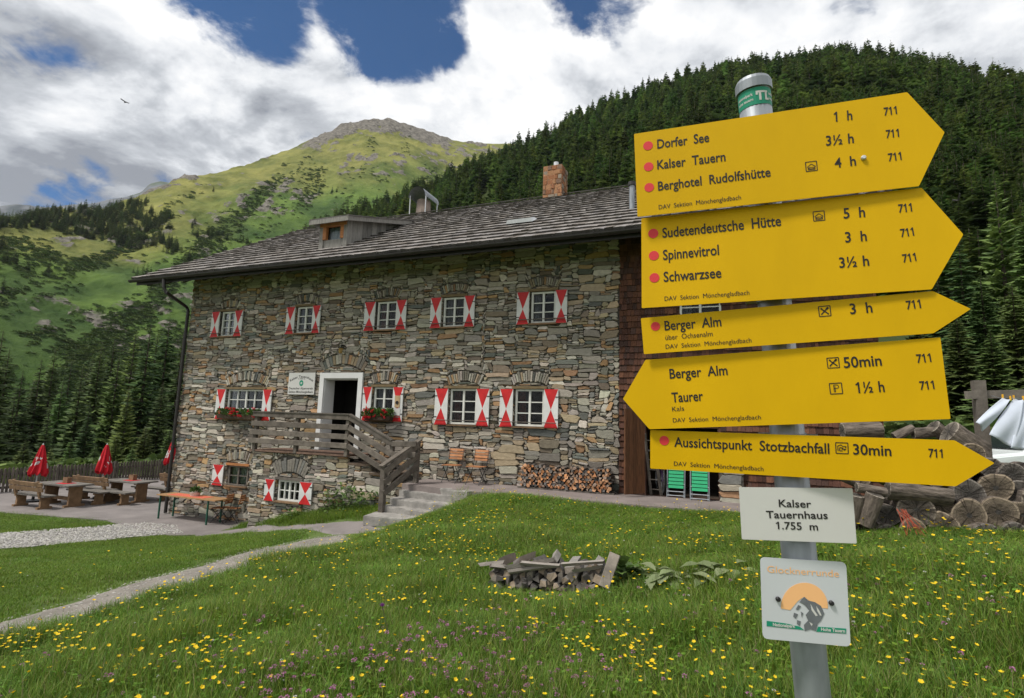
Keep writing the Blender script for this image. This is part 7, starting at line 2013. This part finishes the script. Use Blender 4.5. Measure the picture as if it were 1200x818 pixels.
scatter('buttercups', fl_y, np.stack([cx[i], cy[i], cz[i]], -1), np.stack([rs.uniform(-.15, .15, n), rs.uniform(-.15, .15, n), rs.uniform(0, 6.28, n)], -1), np.stack([s_, s_, rs.uniform(.75, 1.2, n)], -1), rs.randint(0, 5, n), 'yellow buttercups dotted through the meadow', 'flowers')
pk = ok & ~isl & (rs.rand(N) < np.clip(sstep(5.0, 3.6, ds) * sstep(-.25, .3, fbm(cx / .7, cy / .7, 3, 81)) * sstep(200, 430, x_) * sstep(760, 600, x_) * 1.6 + .03 * (ds < 6), 0, 1)); i = np.where(pk)[0]; n = len(i); s_ = rs.uniform(.9, 1.4, n)
scatter('clover_flowers', fl_p, np.stack([cx[i], cy[i], cz[i]], -1), np.stack([np.zeros(n), np.zeros(n), rs.uniform(0, 6.28, n)], -1), np.stack([s_, s_, s_ * .8], -1), rs.randint(0, 4, n), 'pink clover heads in the near meadow', 'flowers')
pk = ok & (rs.rand(N) < np.where(isl, .003, .010)); i = np.where(pk)[0]; n = len(i); s_ = rs.uniform(.7, 1.1, n)
scatter('white_flowers', fl_w, np.stack([cx[i], cy[i], cz[i]], -1), np.stack([np.zeros(n), np.zeros(n), rs.uniform(0, 6.28, n)], -1), np.stack([s_, s_, s_ * .8], -1), rs.randint(0, 3, n), 'small white flowers sprinkled in grass', 'flowers')


# broad-leaved plants
def leaf_plant(name, loc, n, L0, h, label, cat, seed, cols, flat=.5, spread=1.0, elmax=1.1):
    rr = random.Random(seed); t = thing(name, label, cat, loc)
    for k in range(n):
        mb = MB(); a = rr.uniform(0, 6.28); L = L0 * rr.uniform(.6, 1.2); el = rr.uniform(.05, elmax); d_ = Vector((math.cos(a) * math.cos(el), math.sin(a) * math.cos(el), math.sin(el))); s_ = Vector((-math.sin(a), math.cos(a), 0)); p0 = Vector((rr.uniform(-.06, .06) * spread, rr.uniform(-.06, .06) * spread, rr.uniform(0, h))); kk = rr.uniform(.75, 1.25); c = tuple(v * kk for v in rr.choice(cols)); vs = []
        prof = [0, .45, .85, 1, .8, .4, 0]
        for i_, w in enumerate(prof):
            u_ = i_ / 6; p = p0 + d_ * L * u_ + Vector((0, 0, -.35 * L * u_ * u_)); ww = w * L * flat * .5; wv = .12 * ww * math.sin(i_ * 2.2)
            vs += [p - s_ * ww + Vector((0, 0, .25 * ww + wv)), p, p + s_ * ww + Vector((0, 0, .25 * ww - wv))]
        mb.add(vs, [(3 * i_ + j, 3 * i_ + j + 1, 3 * i_ + j + 4, 3 * i_ + j + 3) for i_ in range(6) for j in range(2)], 0, c); mb.build('leaf', M['leafplant'], t, local=True, smooth=True)
    return t


g = ground_hit(731, 690); leaf_plant('dock_plant', (g.x, g.y, hz(g.x, g.y) + .03), 34, .24, .2, 'broad leaved green weed growing against the leaning plank', 'plant', 1, [(.075, .135, .03), (.10, .16, .04)], .55)
for k, (x, y) in enumerate(((768, 690), (795, 688), (820, 687), (848, 682))):
    g = ground_hit(x, y); leaf_plant('wilted_leaves', (g.x, g.y, hz(g.x, g.y) + .05), 14, .28, .12, ('pale wilted leaves lying in the grass right of the dock weed', 'pale wilted leaves in the middle of the leaf litter strip', 'pale curled leaves near the end of the leaf litter strip', 'last pale leaves of the litter strip beside the signpost')[k], 'plant', 10 + k, [(.19, .235, .11), (.25, .29, .15)], .42, 3.5, .38)
for k, (x, y, n_, h_) in enumerate(((388, 590, 110, .55), (406, 590, 120, .62), (428, 592, 80, .45), (345, 597, 40, .25))):
    g = onY(x, y, 11.98 - .04 * k); leaf_plant('wall_weed', (g.x, g.y, hz(g.x, g.y)), n_, .20, h_, ('bushy weed with pale leaves under the porch wall', 'tallest bushy weed against the porch wall', 'leafy weed tuft beside the stair railing post', 'low weed in front of the cellar window')[k], 'plant', 30 + k, [(.10, .17, .04), (.125, .195, .05), (.075, .13, .035)], .34, 4.0)
g = ground_hit(452, 765); th_ = thing('thistle', 'tall thistle with a purple head standing out of the meadow', 'plant', (g.x, g.y, hz(g.x, g.y)))
hd = onY(448, 711, g.y) - Vector((g.x, g.y, hz(g.x, g.y)))
mb = MB(); mb.tube([(0, 0, 0), (hd.x * .3 + .02, 0, hd.z * .5), (hd.x, 0, hd.z)], [.004, .003, .0025], 5, 0, (.10, .11, .05)); mb.build('stem', M['leafplant'], th_, local=True)
mb = MB(); r_ = random.Random(3)
for k in range(60):
    d_ = Vector((r_.gauss(0, .6), r_.gauss(0, .6), 1)).normalized(); q = d_.orthogonal().normalized() * .0025; p = Vector((hd.x, 0, hd.z)); mb.add([p - q, p + d_ * .032, p + q], [(0, 1, 2)], 0, (.25, .05, .30))
mb.build('flower_head', M['petal'], th_, local=True)


# ------------------------------------------------------------------ thin mountain air
mb = MB(); mb.box((0, 900, 480), (6400, 5600, 1020))
hz_o = mb.build('haze', M['white']); hz_o.data.materials.clear()
hm = bpy.data.materials.new('haze'); hm.use_nodes = True; hm.node_tree.nodes.clear()
ho = hm.node_tree.nodes.new('ShaderNodeOutputMaterial'); hv = hm.node_tree.nodes.new('ShaderNodeVolumePrincipled'); hv.inputs['Density'].default_value = .00003; hv.inputs['Color'].default_value = (.82, .9, 1, 1); hv.inputs['Anisotropy'].default_value = .2
hm.node_tree.links.new(hv.outputs[0], ho.inputs['Volume']); hz_o.data.materials.append(hm); tag(hz_o, 'thin bluish mountain air between the house and the far slopes', 'haze', kind='stuff')
